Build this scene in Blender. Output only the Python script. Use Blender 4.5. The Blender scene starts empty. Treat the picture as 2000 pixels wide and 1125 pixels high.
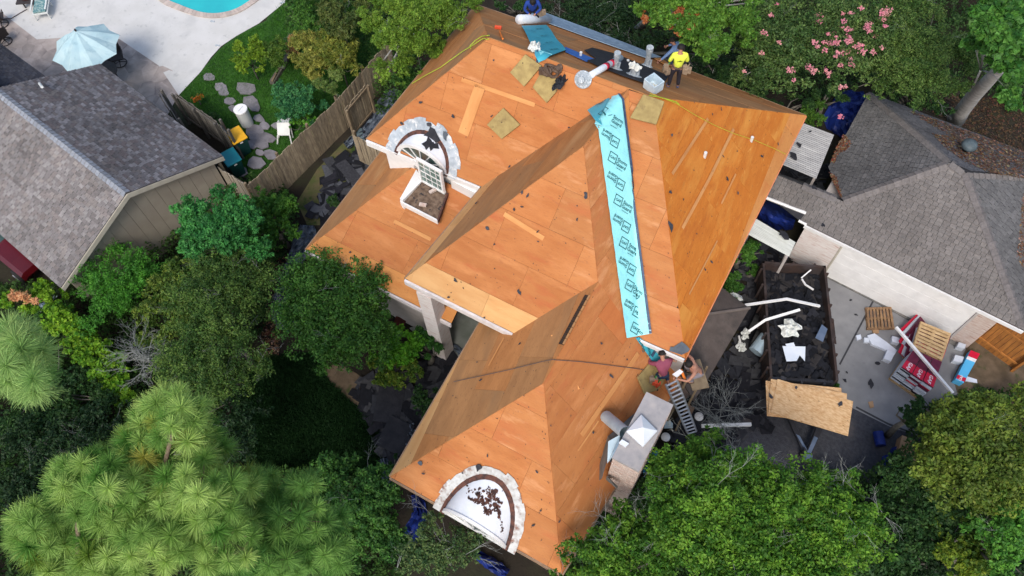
import bpy, bmesh, math, random
import numpy as np
from mathutils import Vector, Matrix, noise as mnoise
from mathutils.bvhtree import BVHTree

# ------------------------------------------------------------------ camera, sky, sun, exposure
sc = bpy.context.scene
COL = sc.collection
S, G = 20.5, 1.25
CZ = S * G
FPX = 1531.0
T, RL, YW = math.radians(28.376), math.radians(-2.941), math.radians(-31.909)
RM = Matrix.Rotation(-YW, 3, 'Z') @ Matrix.Rotation(T, 3, 'X') @ Matrix.Rotation(RL, 3, 'Z')
CAM = Vector((0, 0, CZ))
cd = bpy.data.cameras.new('camera')
cd.sensor_width = 36.0
cd.lens = FPX / 2000 * 36
cd.clip_end = 500
cam = bpy.data.objects.new('camera', cd)
cam.matrix_world = Matrix.Translation(CAM) @ RM.to_4x4()
COL.objects.link(cam)
sc.camera = cam

SUN_DIR = Vector((0.16, -0.62, 0.77)).normalized()      # towards the sun
elev = math.asin(SUN_DIR.z)
world = bpy.data.worlds.new('World')
sc.world = world
world.use_nodes = True
wn = world.node_tree
sky = wn.nodes.new('ShaderNodeTexSky')
sky.sky_type = 'NISHITA'
sky.sun_disc = False
sky.sun_elevation = elev
sky.sun_rotation = math.atan2(SUN_DIR.x, SUN_DIR.y)
sky.air_density = 1.2
sky.dust_density = 3.0
wn.links.new(sky.outputs['Color'], wn.nodes['Background'].inputs['Color'])
wn.nodes['Background'].inputs['Strength'].default_value = 0.15
sl = bpy.data.lights.new('sun', 'SUN')
sl.energy = 1.75
sl.angle = math.radians(22)
sl.color = (1.0, 0.96, 0.9)
sun = bpy.data.objects.new('sun', sl)
sun.rotation_euler = SUN_DIR.to_track_quat('Z', 'Y').to_euler()
COL.objects.link(sun)
sc.view_settings.view_transform = 'Standard'
sc.view_settings.look = 'None'
sc.view_settings.exposure = 0.40
sc.view_settings.gamma = 1.0
sc.view_settings.use_curve_mapping = False
sc.cycles.max_bounces = 6
sc.cycles.diffuse_bounces = 3
sc.cycles.glossy_bounces = 2
sc.cycles.transmission_bounces = 3
sc.cycles.transparent_max_bounces = 8

R = random.Random(7)
NR = np.random.default_rng(11)

# ------------------------------------------------------------------ geometry helpers
def ray(px, py):
    return RM @ Vector(((px - 1000) / FPX, -(py - 562.5) / FPX, -1.0))
def at(px, py, z=0.0):
    d = ray(px, py)
    return CAM + d * ((z - CZ) / d.z)
def uvz(u, v, z):
    return Vector((u * S, v * S, (z + G) * S))
def ppm(px, py, z):                                      # metres per pixel there
    d = at(px, py, z) - CAM
    return -(RM.transposed() @ d).z / FPX
class Plane:
    def __init__(s, a, b, c):
        s.o = Vector(a); n = (Vector(b) - s.o).cross(Vector(c) - s.o).normalized()
        s.n = n if n.z > 0 else -n
        e = Vector((0, 0, 1)).cross(s.n)
        s.e = e.normalized() if e.length > 1e-6 else Vector((1, 0, 0))
        s.w = s.n.cross(s.e)
    def pix(s, px, py):
        d = ray(px, py)
        return CAM + d * ((s.o - CAM).dot(s.n) / d.dot(s.n))
    def to2(s, p):
        q = Vector(p) - s.o
        return (q.dot(s.e), q.dot(s.w))
    def to3(s, q, h=0.0):
        return s.o + s.e * q[0] + s.w * q[1] + s.n * h
def area2(poly):
    return 0.5 * sum(poly[i][0] * poly[(i + 1) % len(poly)][1] - poly[(i + 1) % len(poly)][0] * poly[i][1] for i in range(len(poly)))
def clip(subj, win):
    if area2(win) < 0: win = win[::-1]
    out = list(subj)
    for i in range(len(win)):
        a, b = win[i], win[(i + 1) % len(win)]
        ex, ey = b[0] - a[0], b[1] - a[1]
        side = lambda p: ex * (p[1] - a[1]) - ey * (p[0] - a[0])
        inp, out = out, []
        for j in range(len(inp)):
            p, q = inp[j], inp[(j + 1) % len(inp)]
            sp, sq = side(p), side(q)
            if sp >= 0: out.append(p)
            if sp * sq < 0:
                t = sp / (sp - sq)
                out.append((p[0] + (q[0] - p[0]) * t, p[1] + (q[1] - p[1]) * t))
        if len(out) < 3: return []
    return out
def inpoly(x, y, poly):
    c = False
    n = len(poly)
    for i in range(n):
        x1, y1 = poly[i]; x2, y2 = poly[(i + 1) % n]
        if (y1 > y) != (y2 > y) and x < (x2 - x1) * (y - y1) / (y2 - y1) + x1: c = not c
    return c

class MB:
    def __init__(s): s.v = []; s.f = []; s.m = []; s.c = []; s.uv = None; s.cur = 0; s.tone = None
    def add(s, vs, fs):
        b = len(s.v)
        s.v += [tuple(p) for p in vs]
        for f in fs: s.f.append([b + i for i in f]); s.m.append(s.cur)
        if s.tone is not None: s.c += [s.tone] * len(vs)
        return s
    def prism(s, top, h, n=None):
        """top: 3D outline; extruded by h against n"""
        top = [Vector(p) for p in top]
        if n is None: n = Vector((0, 0, 1))
        nn = Vector((0, 0, 0))
        for i in range(len(top)): nn += top[i].cross(top[(i + 1) % len(top)])
        if nn.dot(n) < 0: top = top[::-1]
        k = len(top)
        bot = [p - Vector(n) * h for p in top]
        s.add(top + bot, [list(range(k)), list(range(2 * k - 1, k - 1, -1))] + [[k + i, k + (i + 1) % k, (i + 1) % k, i] for i in range(k)])
        return s
    def box(s, c, size, rz=0.0, M=None):
        x, y, z = [q / 2 for q in size]
        m = Matrix.Rotation(rz, 3, 'Z') if M is None else M
        vs = [Vector(c) + m @ Vector((sx * x, sy * y, sz * z)) for sz in (-1, 1) for sy in (-1, 1) for sx in (-1, 1)]
        return s.add(vs, [(0, 2, 3, 1), (4, 5, 7, 6), (0, 1, 5, 4), (2, 6, 7, 3), (0, 4, 6, 2), (1, 3, 7, 5)])
    def tube(s, pts, rad, n=6, cap=True):
        pts = [Vector(p) for p in pts]
        if not isinstance(rad, (list, tuple)): rad = [rad] * len(pts)
        vs, fs = [], []
        prev = None
        for i, p in enumerate(pts):
            d = (pts[min(i + 1, len(pts) - 1)] - pts[max(i - 1, 0)])
            d = d.normalized() if d.length > 1e-9 else Vector((0, 0, 1))
            if prev is None:
                a = d.orthogonal().normalized()
            else:
                a = (prev - d * prev.dot(d))
                a = a.normalized() if a.length > 1e-6 else d.orthogonal().normalized()
            prev = a
            b = d.cross(a)
            for k in range(n):
                t = 2 * math.pi * k / n
                vs.append(p + (a * math.cos(t) + b * math.sin(t)) * rad[i])
        for i in range(len(pts) - 1):
            for k in range(n):
                fs.append((i * n + k, i * n + (k + 1) % n, (i + 1) * n + (k + 1) % n, (i + 1) * n + k))
        if cap:
            fs.append(list(range(n - 1, -1, -1))); fs.append([(len(pts) - 1) * n + k for k in range(n)])
        return s.add(vs, fs)
    def lathe(s, prof, c, n=16, axis=None):
        """prof: (r, z) list round an axis through c"""
        q = Matrix.Identity(3) if axis is None else Vector(axis).normalized().to_track_quat('Z', 'Y').to_matrix()
        vs, fs = [], []
        for r, z in prof:
            for k in range(n):
                t = 2 * math.pi * k / n
                vs.append(Vector(c) + q @ Vector((r * math.cos(t), r * math.sin(t), z)))
        for i in range(len(prof) - 1):
            for k in range(n):
                fs.append((i * n + k, i * n + (k + 1) % n, (i + 1) * n + (k + 1) % n, (i + 1) * n + k))
        fs.append(list(range(n - 1, -1, -1))); fs.append([(len(prof) - 1) * n + k for k in range(n)])
        return s.add(vs, fs)
    def build(s, name, mats, parent=None, smooth=False, bevel=0):
        me = bpy.data.meshes.new(name)
        org = parent_org(parent)
        me.from_pydata([(x - org.x, y - org.y, z - org.z) for x, y, z in s.v], [], s.f)
        if not isinstance(mats, (list, tuple)): mats = [mats]
        for m in mats: me.materials.append(m)
        if len(mats) > 1: me.polygons.foreach_set('material_index', s.m)
        if s.c:
            ca = me.color_attributes.new('tone', 'FLOAT_COLOR', 'POINT')
            ca.data.foreach_set('color', np.array([(c[0], c[1], c[2], 1.0) for c in s.c], dtype=np.float32).ravel())
        if smooth: me.polygons.foreach_set('use_smooth', [True] * len(me.polygons))
        if s.uv:
            ul = me.uv_layers.new(name='UVMap')
            ul.data.foreach_set('uv', np.array([s.uv[l.vertex_index] for l in me.loops], dtype=np.float32).ravel())
        me.update()
        o = bpy.data.objects.new(name, me)
        COL.objects.link(o)
        if parent is not None: o.parent = parent
        if bevel:
            bv = o.modifiers.new('b', 'BEVEL'); bv.width = bevel; bv.segments = 2; bv.limit_method = 'ANGLE'
        return o
ORG = {}
def parent_org(p):
    v = Vector((0, 0, 0))
    while p is not None:
        v += Vector(p.location); p = p.parent
    return v
def thing(name, loc, label, cat, group=None, rz=0.0):
    o = bpy.data.objects.new(name, None)
    o.empty_display_size = 0.2
    o.location = loc; o.rotation_euler = (0, 0, rz)
    COL.objects.link(o)
    return tag(o, label, cat, group)
def tag(o, label, cat, group=None):
    o['label'] = label; o['category'] = cat
    if group: o['group'] = group
    return o
def structure(o): o['kind'] = 'structure'; return o
def stuff(o): o['kind'] = 'stuff'; return o
def recenter(o):
    """move a single-mesh thing's origin to its base centre"""
    me = o.data
    n = len(me.vertices); a = np.empty(n * 3, dtype=np.float32)
    me.vertices.foreach_get('co', a); a = a.reshape(-1, 3)
    c = np.array([(a[:, 0].min() + a[:, 0].max()) / 2, (a[:, 1].min() + a[:, 1].max()) / 2, a[:, 2].min()], dtype=np.float32)
    a -= c
    me.vertices.foreach_set('co', a.ravel()); me.update()
    o.location = Vector(o.location) + Vector([float(q) for q in c])
    return o

# ------------------------------------------------------------------ materials
MATS = {}
def mat(name, c1, c2=None, scale=4.0, rough=0.8, stretch=(1, 1, 1), bump=0.0, bscale=None, rnd=0.0, metal=0.0, detail=4,
        spots=None, uv=False, vcol=False, transl=0.0, big=None, alpha=1.0, spec=0.3, thr=(0.35, 0.65), world_c=False, emit=None):
    m = bpy.data.materials.new(name); m.use_nodes = True
    nt = m.node_tree; N = nt.nodes; L = nt.links
    bs = N['Principled BSDF']; out = N['Material Output']
    bs.inputs['Roughness'].default_value = rough
    bs.inputs['Metallic'].default_value = metal
    bs.inputs['Specular IOR Level'].default_value = spec
    if alpha < 1: bs.inputs['Alpha'].default_value = alpha
    tc = N.new('ShaderNodeTexCoord')
    if world_c:
        ge = N.new('ShaderNodeNewGeometry'); src = ge.outputs['Position']
    else:
        src = tc.outputs['UV' if uv else 'Object']
    mp = N.new('ShaderNodeMapping'); mp.inputs['Scale'].default_value = stretch
    L.new(src, mp.inputs['Vector'])
    vec = mp.outputs['Vector']
    oi = N.new('ShaderNodeObjectInfo')
    if rnd:
        ad = N.new('ShaderNodeVectorMath'); ad.operation = 'ADD'
        sc_ = N.new('ShaderNodeVectorMath'); sc_.operation = 'SCALE'; sc_.inputs['Scale'].default_value = 37.0
        cb = N.new('ShaderNodeCombineXYZ')
        for k in range(3): L.new(oi.outputs['Random'], cb.inputs[k])
        L.new(cb.outputs[0], sc_.inputs[0]); L.new(vec, ad.inputs[0]); L.new(sc_.outputs[0], ad.inputs[1])
        vec = ad.outputs[0]
    no = N.new('ShaderNodeTexNoise'); no.inputs['Scale'].default_value = scale; no.inputs['Detail'].default_value = detail
    L.new(vec, no.inputs['Vector'])
    if c2 is None: c2 = tuple(q * 0.8 for q in c1)
    rp = N.new('ShaderNodeMapRange'); rp.inputs[1].default_value = thr[0]; rp.inputs[2].default_value = thr[1]
    L.new(no.outputs['Fac'], rp.inputs[0])
    mx = N.new('ShaderNodeMix'); mx.data_type = 'RGBA'
    L.new(rp.outputs[0], mx.inputs[0])
    mx.inputs[6].default_value = (*c1, 1); mx.inputs[7].default_value = (*c2, 1)
    col = mx.outputs[2]
    def mul(a, b):
        q = N.new('ShaderNodeMix'); q.data_type = 'RGBA'; q.blend_type = 'MULTIPLY'; q.inputs[0].default_value = 1.0
        L.new(a, q.inputs[6])
        if isinstance(b, tuple): q.inputs[7].default_value = b
        else: L.new(b, q.inputs[7])
        return q.outputs[2]
    if vcol:
        at_ = N.new('ShaderNodeAttribute'); at_.attribute_name = 'tone'
        col = mul(col, at_.outputs['Color'])
    if rnd:
        r2 = N.new('ShaderNodeMapRange'); r2.inputs[3].default_value = 1 - rnd; r2.inputs[4].default_value = 1 + rnd
        L.new(oi.outputs['Random'], r2.inputs[0])
        hs = N.new('ShaderNodeHueSaturation')
        L.new(r2.outputs[0], hs.inputs['Value']); L.new(col, hs.inputs['Color'])
        col = hs.outputs['Color']
    if big:      # (scale, colour, low, high): large patches of another own colour
        for (bs_, bc, lo, hi) in (big if isinstance(big, list) else [big]):
            n2 = N.new('ShaderNodeTexNoise'); n2.inputs['Scale'].default_value = bs_; n2.inputs['Detail'].default_value = 5
            n2.inputs['Roughness'].default_value = 0.62
            L.new(vec, n2.inputs['Vector'])
            q2 = N.new('ShaderNodeMapRange'); q2.inputs[1].default_value = lo; q2.inputs[2].default_value = hi
            L.new(n2.outputs['Fac'], q2.inputs[0])
            m2 = N.new('ShaderNodeMix'); m2.data_type = 'RGBA'; L.new(q2.outputs[0], m2.inputs[0]); L.new(col, m2.inputs[6])
            m2.inputs[7].default_value = (*bc, 1); col = m2.outputs[2]
    if spots:    # (scale, colour, size)
        vo = N.new('ShaderNodeTexVoronoi'); vo.inputs['Scale'].default_value = spots[0]
        L.new(vec, vo.inputs['Vector'])
        q3 = N.new('ShaderNodeMapRange'); q3.inputs[1].default_value = spots[2]; q3.inputs[2].default_value = spots[2] * 1.4
        L.new(vo.outputs['Distance'], q3.inputs[0])
        m3 = N.new('ShaderNodeMix'); m3.data_type = 'RGBA'; L.new(q3.outputs[0], m3.inputs[0])
        m3.inputs[6].default_value = (*spots[1], 1); L.new(col, m3.inputs[7]); col = m3.outputs[2]
    L.new(col, bs.inputs['Base Color'])
    if bump:
        bn = N.new('ShaderNodeTexNoise'); bn.inputs['Scale'].default_value = bscale or scale * 2; bn.inputs['Detail'].default_value = 5
        L.new(vec, bn.inputs['Vector'])
        bu = N.new('ShaderNodeBump'); bu.inputs['Strength'].default_value = bump; bu.inputs['Distance'].default_value = 0.05
        L.new(bn.outputs['Fac'], bu.inputs['Height']); L.new(bu.outputs['Normal'], bs.inputs['Normal'])
    if transl:
        tr = N.new('ShaderNodeBsdfTranslucent'); ms = N.new('ShaderNodeMixShader'); ms.inputs[0].default_value = transl
        L.new(col, tr.inputs['Color']); L.new(bs.outputs[0], ms.inputs[1]); L.new(tr.outputs[0], ms.inputs[2])
        L.new(ms.outputs[0], out.inputs['Surface'])
    MATS[name] = m
    return m
PLYR = dict(scale=2.2, rough=0.8, stretch=(0.5, 1.7, 1), uv=True, bump=0.2, bscale=14, rnd=0.075, detail=9, thr=(0.30, 0.70))
DKS = (2.0, (0.06, 0.035, 0.02), 0.028)
mat('plywood_red', (0.475, 0.182, 0.058), (0.405, 0.140, 0.041), big=[(17.0, (0.30, 0.105, 0.04), 0.56, 0.80), (3.2, (0.30, 0.105, 0.04), 0.66, 0.80), (0.9, (0.56, 0.235, 0.085), 0.52, 0.74), (1.7, (0.42, 0.115, 0.040), 0.55, 0.76), (5.0, (0.36, 0.13, 0.05), 0.60, 0.78)], spots=DKS, **PLYR)
mat('plywood_peach', (0.48, 0.196, 0.066), (0.415, 0.152, 0.047), big=[(17.0, (0.31, 0.12, 0.05), 0.56, 0.80), (3.2, (0.31, 0.12, 0.05), 0.66, 0.80), (0.9, (0.44, 0.135, 0.046), 0.52, 0.74), (1.9, (0.57, 0.265, 0.115), 0.56, 0.74), (6.0, (0.37, 0.15, 0.06), 0.60, 0.78)], spots=DKS, **PLYR)
mat('plywood_amber', (0.56, 0.185, 0.026), (0.48, 0.140, 0.017), big=[(17.0, (0.30, 0.085, 0.015), 0.56, 0.80), (3.2, (0.30, 0.085, 0.015), 0.66, 0.80), (0.8, (0.60, 0.245, 0.045), 0.50, 0.68), (1.8, (0.42, 0.115, 0.018), 0.55, 0.72), (6.0, (0.64, 0.30, 0.07), 0.62, 0.76)], spots=DKS, **PLYR)
mat('plywood_rust', (0.47, 0.155, 0.045), (0.40, 0.120, 0.034), big=[(0.7, (0.50, 0.19, 0.065), 0.5, 0.7), (1.3, (0.30, 0.115, 0.05), 0.6, 0.75)], **PLYR)
mat('plywood_gold', (0.60, 0.265, 0.080), (0.52, 0.205, 0.055), big=[(17.0, (0.36, 0.14, 0.045), 0.56, 0.80), (3.2, (0.36, 0.14, 0.045), 0.66, 0.80), (0.9, (0.50, 0.17, 0.048), 0.52, 0.72)], spots=DKS, **PLYR)
mat('plywood_shaded', (0.46, 0.200, 0.068), (0.36, 0.145, 0.046), big=[(17.0, (0.20, 0.085, 0.032), 0.56, 0.80), (3.2, (0.20, 0.085, 0.032), 0.66, 0.80), (0.7, (0.33, 0.145, 0.055), 0.50, 0.70), (0.5, (0.50, 0.265, 0.11), 0.55, 0.74)], spots=DKS, **PLYR)  # shade of the left and back slopes put into the board colour
mat('plywood_shaded_grey', (0.42, 0.205, 0.080), (0.32, 0.150, 0.058), big=[(17.0, (0.19, 0.09, 0.04), 0.56, 0.80), (3.2, (0.19, 0.09, 0.04), 0.66, 0.80), (0.7, (0.29, 0.155, 0.07), 0.48, 0.68)], spots=DKS, **PLYR)  # greyer copy of the boards, slope shade put into the colour
mat('plywood_new', (0.62, 0.35, 0.145), (0.54, 0.27, 0.10), big=(1.2, (0.48, 0.26, 0.10), 0.60, 0.75), spots=(3.0, (0.10, 0.06, 0.04), 0.05), **PLYR)
mat('lap_strip', (0.60, 0.29, 0.105), (0.50, 0.21, 0.068), **PLYR)
mat('strand_board', (0.78, 0.53, 0.29), (0.60, 0.33, 0.14), scale=14, rough=0.7, stretch=(0.6, 1.6, 1), detail=8, bump=0.2, spots=(5.0, (0.3, 0.15, 0.06), 0.08))
mat('board_edge', (0.75, 0.27, 0.12))
mat('deck_gap', (0.05, 0.03, 0.02), (0.03, 0.02, 0.015))
mat('white_paint', (0.80, 0.79, 0.78), (0.72, 0.71, 0.70), scale=3, rough=0.5)
mat('fascia_paint', (0.78, 0.72, 0.70), (0.62, 0.56, 0.54), scale=5, rough=0.55)
mat('old_fascia', (0.34, 0.22, 0.14), (0.24, 0.155, 0.10), scale=5)
mat('grey_wall', (0.50, 0.46, 0.44), (0.42, 0.38, 0.36), scale=3)
mat('dormer_white', (0.80, 0.82, 0.86), (0.70, 0.73, 0.78), scale=2.5, rough=0.45, bump=0.15, big=(3.0, (0.30, 0.24, 0.22), 0.66, 0.75))
mat('flashing_grey', (0.42, 0.46, 0.50), (0.30, 0.34, 0.38), scale=6, rough=0.6, bump=0.3, big=(4.0, (0.72, 0.70, 0.67), 0.52, 0.66), rnd=0.08)
mat('flashing_white', (0.55, 0.55, 0.54), (0.40, 0.385, 0.365), scale=7, rough=0.6, bump=0.3, big=(3.5, (0.22, 0.11, 0.08), 0.54, 0.68), rnd=0.08)
mat('rust_tar', (0.13, 0.055, 0.04), (0.05, 0.03, 0.028), scale=9, rough=0.9, bump=0.4)
mat('galvanised', (0.44, 0.56, 0.63), (0.34, 0.45, 0.52), scale=3, rough=0.4, metal=0.15, spec=0.6)
mat('galvanised_dull', (0.20, 0.27, 0.29), (0.13, 0.19, 0.21), scale=3, rough=0.5, metal=0.35)
mat('bright_metal', (0.85, 0.88, 0.92), (0.75, 0.80, 0.86), scale=2, rough=0.35, metal=0.2)
mat('concrete_cap', (0.36, 0.335, 0.335), (0.29, 0.28, 0.285), scale=5, rough=0.9, bump=0.2, big=(1.6, (0.43, 0.39, 0.37), 0.5, 0.7))
mat('pvc_grey', (0.38, 0.42, 0.45), (0.30, 0.34, 0.37), scale=8, rough=0.5, big=(14, (0.6, 0.62, 0.64), 0.55, 0.6))
mat('foam_pad', (0.38, 0.285, 0.115), (0.29, 0.21, 0.085), scale=5, rough=0.95, bump=0.3, big=(3.0, (0.22, 0.155, 0.07), 0.58, 0.72), rnd=0.06, spots=(4, (0.10, 0.07, 0.04), 0.07))
mat('membrane_teal', (0.32, 0.77, 0.80), (0.285, 0.71, 0.75), scale=1.2, rough=0.45, bump=0.5, bscale=5)
mat('membrane_back', (0.06, 0.40, 0.50), (0.05, 0.35, 0.45), scale=2, rough=0.45)
mat('membrane_band', (0.05, 0.09, 0.16), (0.03, 0.06, 0.11), scale=5, rough=0.5, big=(9, (0.35, 0.5, 0.6), 0.62, 0.68))
mat('print_ink', (0.015, 0.10, 0.11), (0.012, 0.09, 0.10))
mat('roll_white', (0.70, 0.74, 0.78), (0.62, 0.66, 0.71), scale=5, rough=0.5)
mat('felt_black', (0.016, 0.017, 0.022), (0.028, 0.028, 0.034), scale=5, rough=0.75, bump=0.2)
mat('underlay_blue', (0.05, 0.17, 0.50), (0.035, 0.12, 0.40), scale=4, rough=0.5, bump=0.2)
mat('underlay_grey', (0.27, 0.36, 0.46), (0.20, 0.28, 0.37), scale=5, rough=0.6, bump=0.3, big=(7, (0.36, 0.46, 0.55), 0.55, 0.65))
mat('shingle_scrap', (0.035, 0.037, 0.045), (0.06, 0.06, 0.07), scale=12, rough=0.95, rnd=0.25)
mat('brick_pale', (0.50, 0.36, 0.30), (0.62, 0.55, 0.50), scale=5, rough=0.9, stretch=(1, 1, 7), bump=0.5, bscale=12, big=(2.5, (0.36, 0.20, 0.15), 0.55, 0.68))
mat('brick_brown', (0.22, 0.135, 0.10), (0.32, 0.23, 0.18), scale=5, rough=0.9, stretch=(1, 1, 7), bump=0.5, bscale=12)
mat('brick_white', (0.66, 0.57, 0.53), (0.74, 0.70, 0.67), scale=5, rough=0.9, stretch=(1, 1, 6), bump=0.4, bscale=10, big=(2.2, (0.50, 0.33, 0.28), 0.55, 0.70))
mat('mortar_dark', (0.12, 0.09, 0.08))
mat('glass_dark', (0.03, 0.06, 0.06), (0.05, 0.10, 0.09), scale=2, rough=0.12, spec=0.8)
mat('glass_green', (0.16, 0.24, 0.21), (0.08, 0.13, 0.12), scale=5, rough=0.15, spec=0.7)
mat('deck_tray', (0.10, 0.065, 0.045), (0.20, 0.14, 0.10), scale=7, rough=0.95, bump=0.5, big=(5, (0.03, 0.028, 0.03), 0.58, 0.64))
mat('soil', (0.016, 0.013, 0.010), (0.028, 0.022, 0.015), scale=1.2, rough=1, bump=0.5, bscale=8, world_c=True, big=(0.35, (0.03, 0.035, 0.015), 0.5, 0.7))
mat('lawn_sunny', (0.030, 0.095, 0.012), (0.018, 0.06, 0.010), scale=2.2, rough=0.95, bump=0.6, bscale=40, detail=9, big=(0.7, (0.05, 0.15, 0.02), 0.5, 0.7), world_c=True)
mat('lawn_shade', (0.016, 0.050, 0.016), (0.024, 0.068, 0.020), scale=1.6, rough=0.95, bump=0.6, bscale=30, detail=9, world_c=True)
mat('bare_path', (0.14, 0.10, 0.065), (0.09, 0.065, 0.04), scale=3, rough=1, bump=0.4, big=(1.6, (0.05, 0.06, 0.02), 0.55, 0.65), world_c=True)
mat('grass_patch', (0.08, 0.095, 0.03), (0.13, 0.10, 0.055), scale=3, rough=1, bump=0.5, big=(1.5, (0.04, 0.07, 0.015), 0.52, 0.62), world_c=True)
mat('pool_deck', (0.58, 0.57, 0.555), (0.53, 0.52, 0.50), scale=1.2, rough=0.9, big=[(0.8, (0.47, 0.465, 0.455), 0.52, 0.72), (2.6, (0.30, 0.305, 0.30), 0.60, 0.80), (9.0, (0.36, 0.36, 0.355), 0.62, 0.80)], world_c=True, bump=0.1)
mat('coping', (0.50, 0.42, 0.37), (0.42, 0.35, 0.31), scale=3, rough=0.85, rnd=0.12)
mat('pool_water', (0.03, 0.48, 0.50), (0.025, 0.38, 0.43), scale=0.5, rough=0.08, spec=0.5, bump=0.35, bscale=1.6, world_c=True)
mat('patio_stone', (0.40, 0.34, 0.31), (0.31, 0.265, 0.24), scale=2.2, rough=0.9, bump=0.2, rnd=0.10, big=(0.8, (0.20, 0.17, 0.16), 0.5, 0.7))
mat('step_stone', (0.23, 0.215, 0.23), (0.165, 0.155, 0.165), scale=4, rough=0.95, bump=0.3, rnd=0.16)
mat('driveway', (0.25, 0.25, 0.252), (0.195, 0.195, 0.20), scale=1.5, rough=0.95, big=[(0.5, (0.17, 0.17, 0.178), 0.5, 0.72), (3.5, (0.15, 0.15, 0.16), 0.62, 0.8)], world_c=True, bump=0.1)
mat('driveway_rough', (0.062, 0.064, 0.075), (0.042, 0.044, 0.054), scale=9, rough=0.95, bump=0.5, bscale=25, big=[(0.5, (0.12, 0.105, 0.10), 0.55, 0.72)], world_c=True)
mat('joint', (0.05, 0.05, 0.055))
mat('porch_floor', (0.24, 0.255, 0.235), (0.19, 0.205, 0.185), scale=2, rough=0.9, big=(1.0, (0.15, 0.17, 0.14), 0.5, 0.7))
mat('fence_grey', (0.17, 0.155, 0.135), (0.10, 0.092, 0.08), scale=5, rough=0.95, stretch=(3, 3, 0.6), rnd=0.2, bump=0.3)
mat('fence_wood', (0.40, 0.32, 0.215), (0.25, 0.195, 0.135), scale=5, rough=0.95, stretch=(3, 3, 0.6), rnd=0.22, bump=0.3)
mat('fence_rail', (0.25, 0.19, 0.12), (0.17, 0.125, 0.08), scale=5, rough=0.9)
mat('gate_wood', (0.42, 0.17, 0.04), (0.28, 0.11, 0.03), scale=4, rough=0.7, stretch=(3, 3, 0.6), rnd=0.15)
mat('pallet_wood', (0.55, 0.38, 0.20), (0.42, 0.27, 0.13), scale=6, rough=0.85, rnd=0.14)
mat('pallet_dark', (0.30, 0.18, 0.09), (0.17, 0.10, 0.06), scale=6, rough=0.85, rnd=0.2)
mat('shingle_tab', (1, 1, 1), (0.78, 0.78, 0.78), scale=14, rough=0.95, vcol=True, bump=0.4, bscale=60)
mat('trim_cream', (0.50, 0.46, 0.38), (0.44, 0.40, 0.33), scale=4, rough=0.6)
mat('siding', (0.37, 0.325, 0.26), (0.33, 0.285, 0.23), scale=2, rough=0.75, rnd=0.04)
mat('corrugated_grey', (0.34, 0.34, 0.345), (0.27, 0.27, 0.275), scale=4, rough=0.6, big=(2, (0.42, 0.42, 0.42), 0.5, 0.7), rnd=0.1)
mat('corrugated_white', (0.55, 0.57, 0.54), (0.48, 0.50, 0.47), scale=4, rough=0.6, rnd=0.08)
mat('tarp_blue', (0.010, 0.028, 0.19), (0.006, 0.014, 0.10), scale=2.5, rough=0.5, bump=0.6, bscale=4)
mat('tarp_grey', (0.075, 0.095, 0.13), (0.16, 0.19, 0.23), scale=6, rough=0.4, bump=0.8, bscale=7, thr=(0.45, 0.62))
mat('tarp_teal', (0.03, 0.36, 0.55), (0.02, 0.28, 0.45), scale=3, rough=0.5, bump=0.5)
mat('cloth_white', (0.72, 0.73, 0.70), (0.58, 0.60, 0.56), scale=4, rough=0.8, bump=0.4)
mat('steel_rust', (0.030, 0.022, 0.021), (0.055, 0.032, 0.025), scale=3, rough=0.8, bump=0.3, big=(1.5, (0.05, 0.04, 0.04), 0.5, 0.6))
mat('steel_dark', (0.02, 0.022, 0.03), (0.03, 0.03, 0.035), scale=3, rough=0.5)
mat('steel_blue', (0.10, 0.14, 0.21), (0.14, 0.18, 0.26), scale=3, rough=0.5, metal=0.2)
mat('rubber', (0.02, 0.02, 0.02), rough=0.8)
mat('wrap_red', (0.62, 0.015, 0.05), (0.50, 0.01, 0.04), scale=4, rough=0.4)
mat('wrap_plum', (0.16, 0.02, 0.05), (0.10, 0.015, 0.035), scale=5, rough=0.4)
mat('wrap_white', (0.62, 0.66, 0.72), (0.50, 0.54, 0.60), scale=5, rough=0.4, rnd=0.1)
mat('wrap_blue', (0.10, 0.46, 0.78), (0.09, 0.42, 0.72), scale=3, rough=0.4)
mat('card_white', (0.66, 0.70, 0.78), (0.56, 0.60, 0.68), scale=3, rough=0.6)
mat('card_brown', (0.40, 0.25, 0.14), (0.32, 0.19, 0.10), scale=3, rough=0.8)
mat('label_white', (0.85, 0.85, 0.87))
mat('umbrella_cloth', (0.58, 0.76, 0.79), (0.46, 0.66, 0.72), scale=2.0, rough=0.8, big=[(2.5, (0.30, 0.50, 0.57), 0.54, 0.72), (6, (0.30, 0.36, 0.34), 0.72, 0.82)], transl=0.25)
mat('chair_dark', (0.035, 0.028, 0.028), (0.05, 0.04, 0.038), scale=8, rough=0.6)
mat('wicker_red', (0.10, 0.02, 0.015), (0.05, 0.015, 0.012), scale=9, rough=0.7)
mat('cushion_green', (0.08, 0.20, 0.22), (0.30, 0.40, 0.38), scale=18, rough=0.9, thr=(0.48, 0.56))
mat('bin_yellow', (0.80, 0.42, 0.02), (0.72, 0.36, 0.015), scale=2, rough=0.45)
mat('bin_green', (0.012, 0.075, 0.065), (0.008, 0.05, 0.045), scale=2, rough=0.5)
mat('bin_teal', (0.015, 0.22, 0.26), (0.012, 0.19, 0.23), scale=2, rough=0.4)
mat('plastic_white', (0.68, 0.69, 0.67), (0.60, 0.61, 0.59), scale=3, rough=0.5)
mat('pot_beige', (0.48, 0.47, 0.45), (0.40, 0.39, 0.37), scale=3, rough=0.7)
mat('car_red', (0.085, 0.004, 0.008), (0.07, 0.003, 0.006), scale=1, rough=0.25, spec=0.6)
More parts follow.
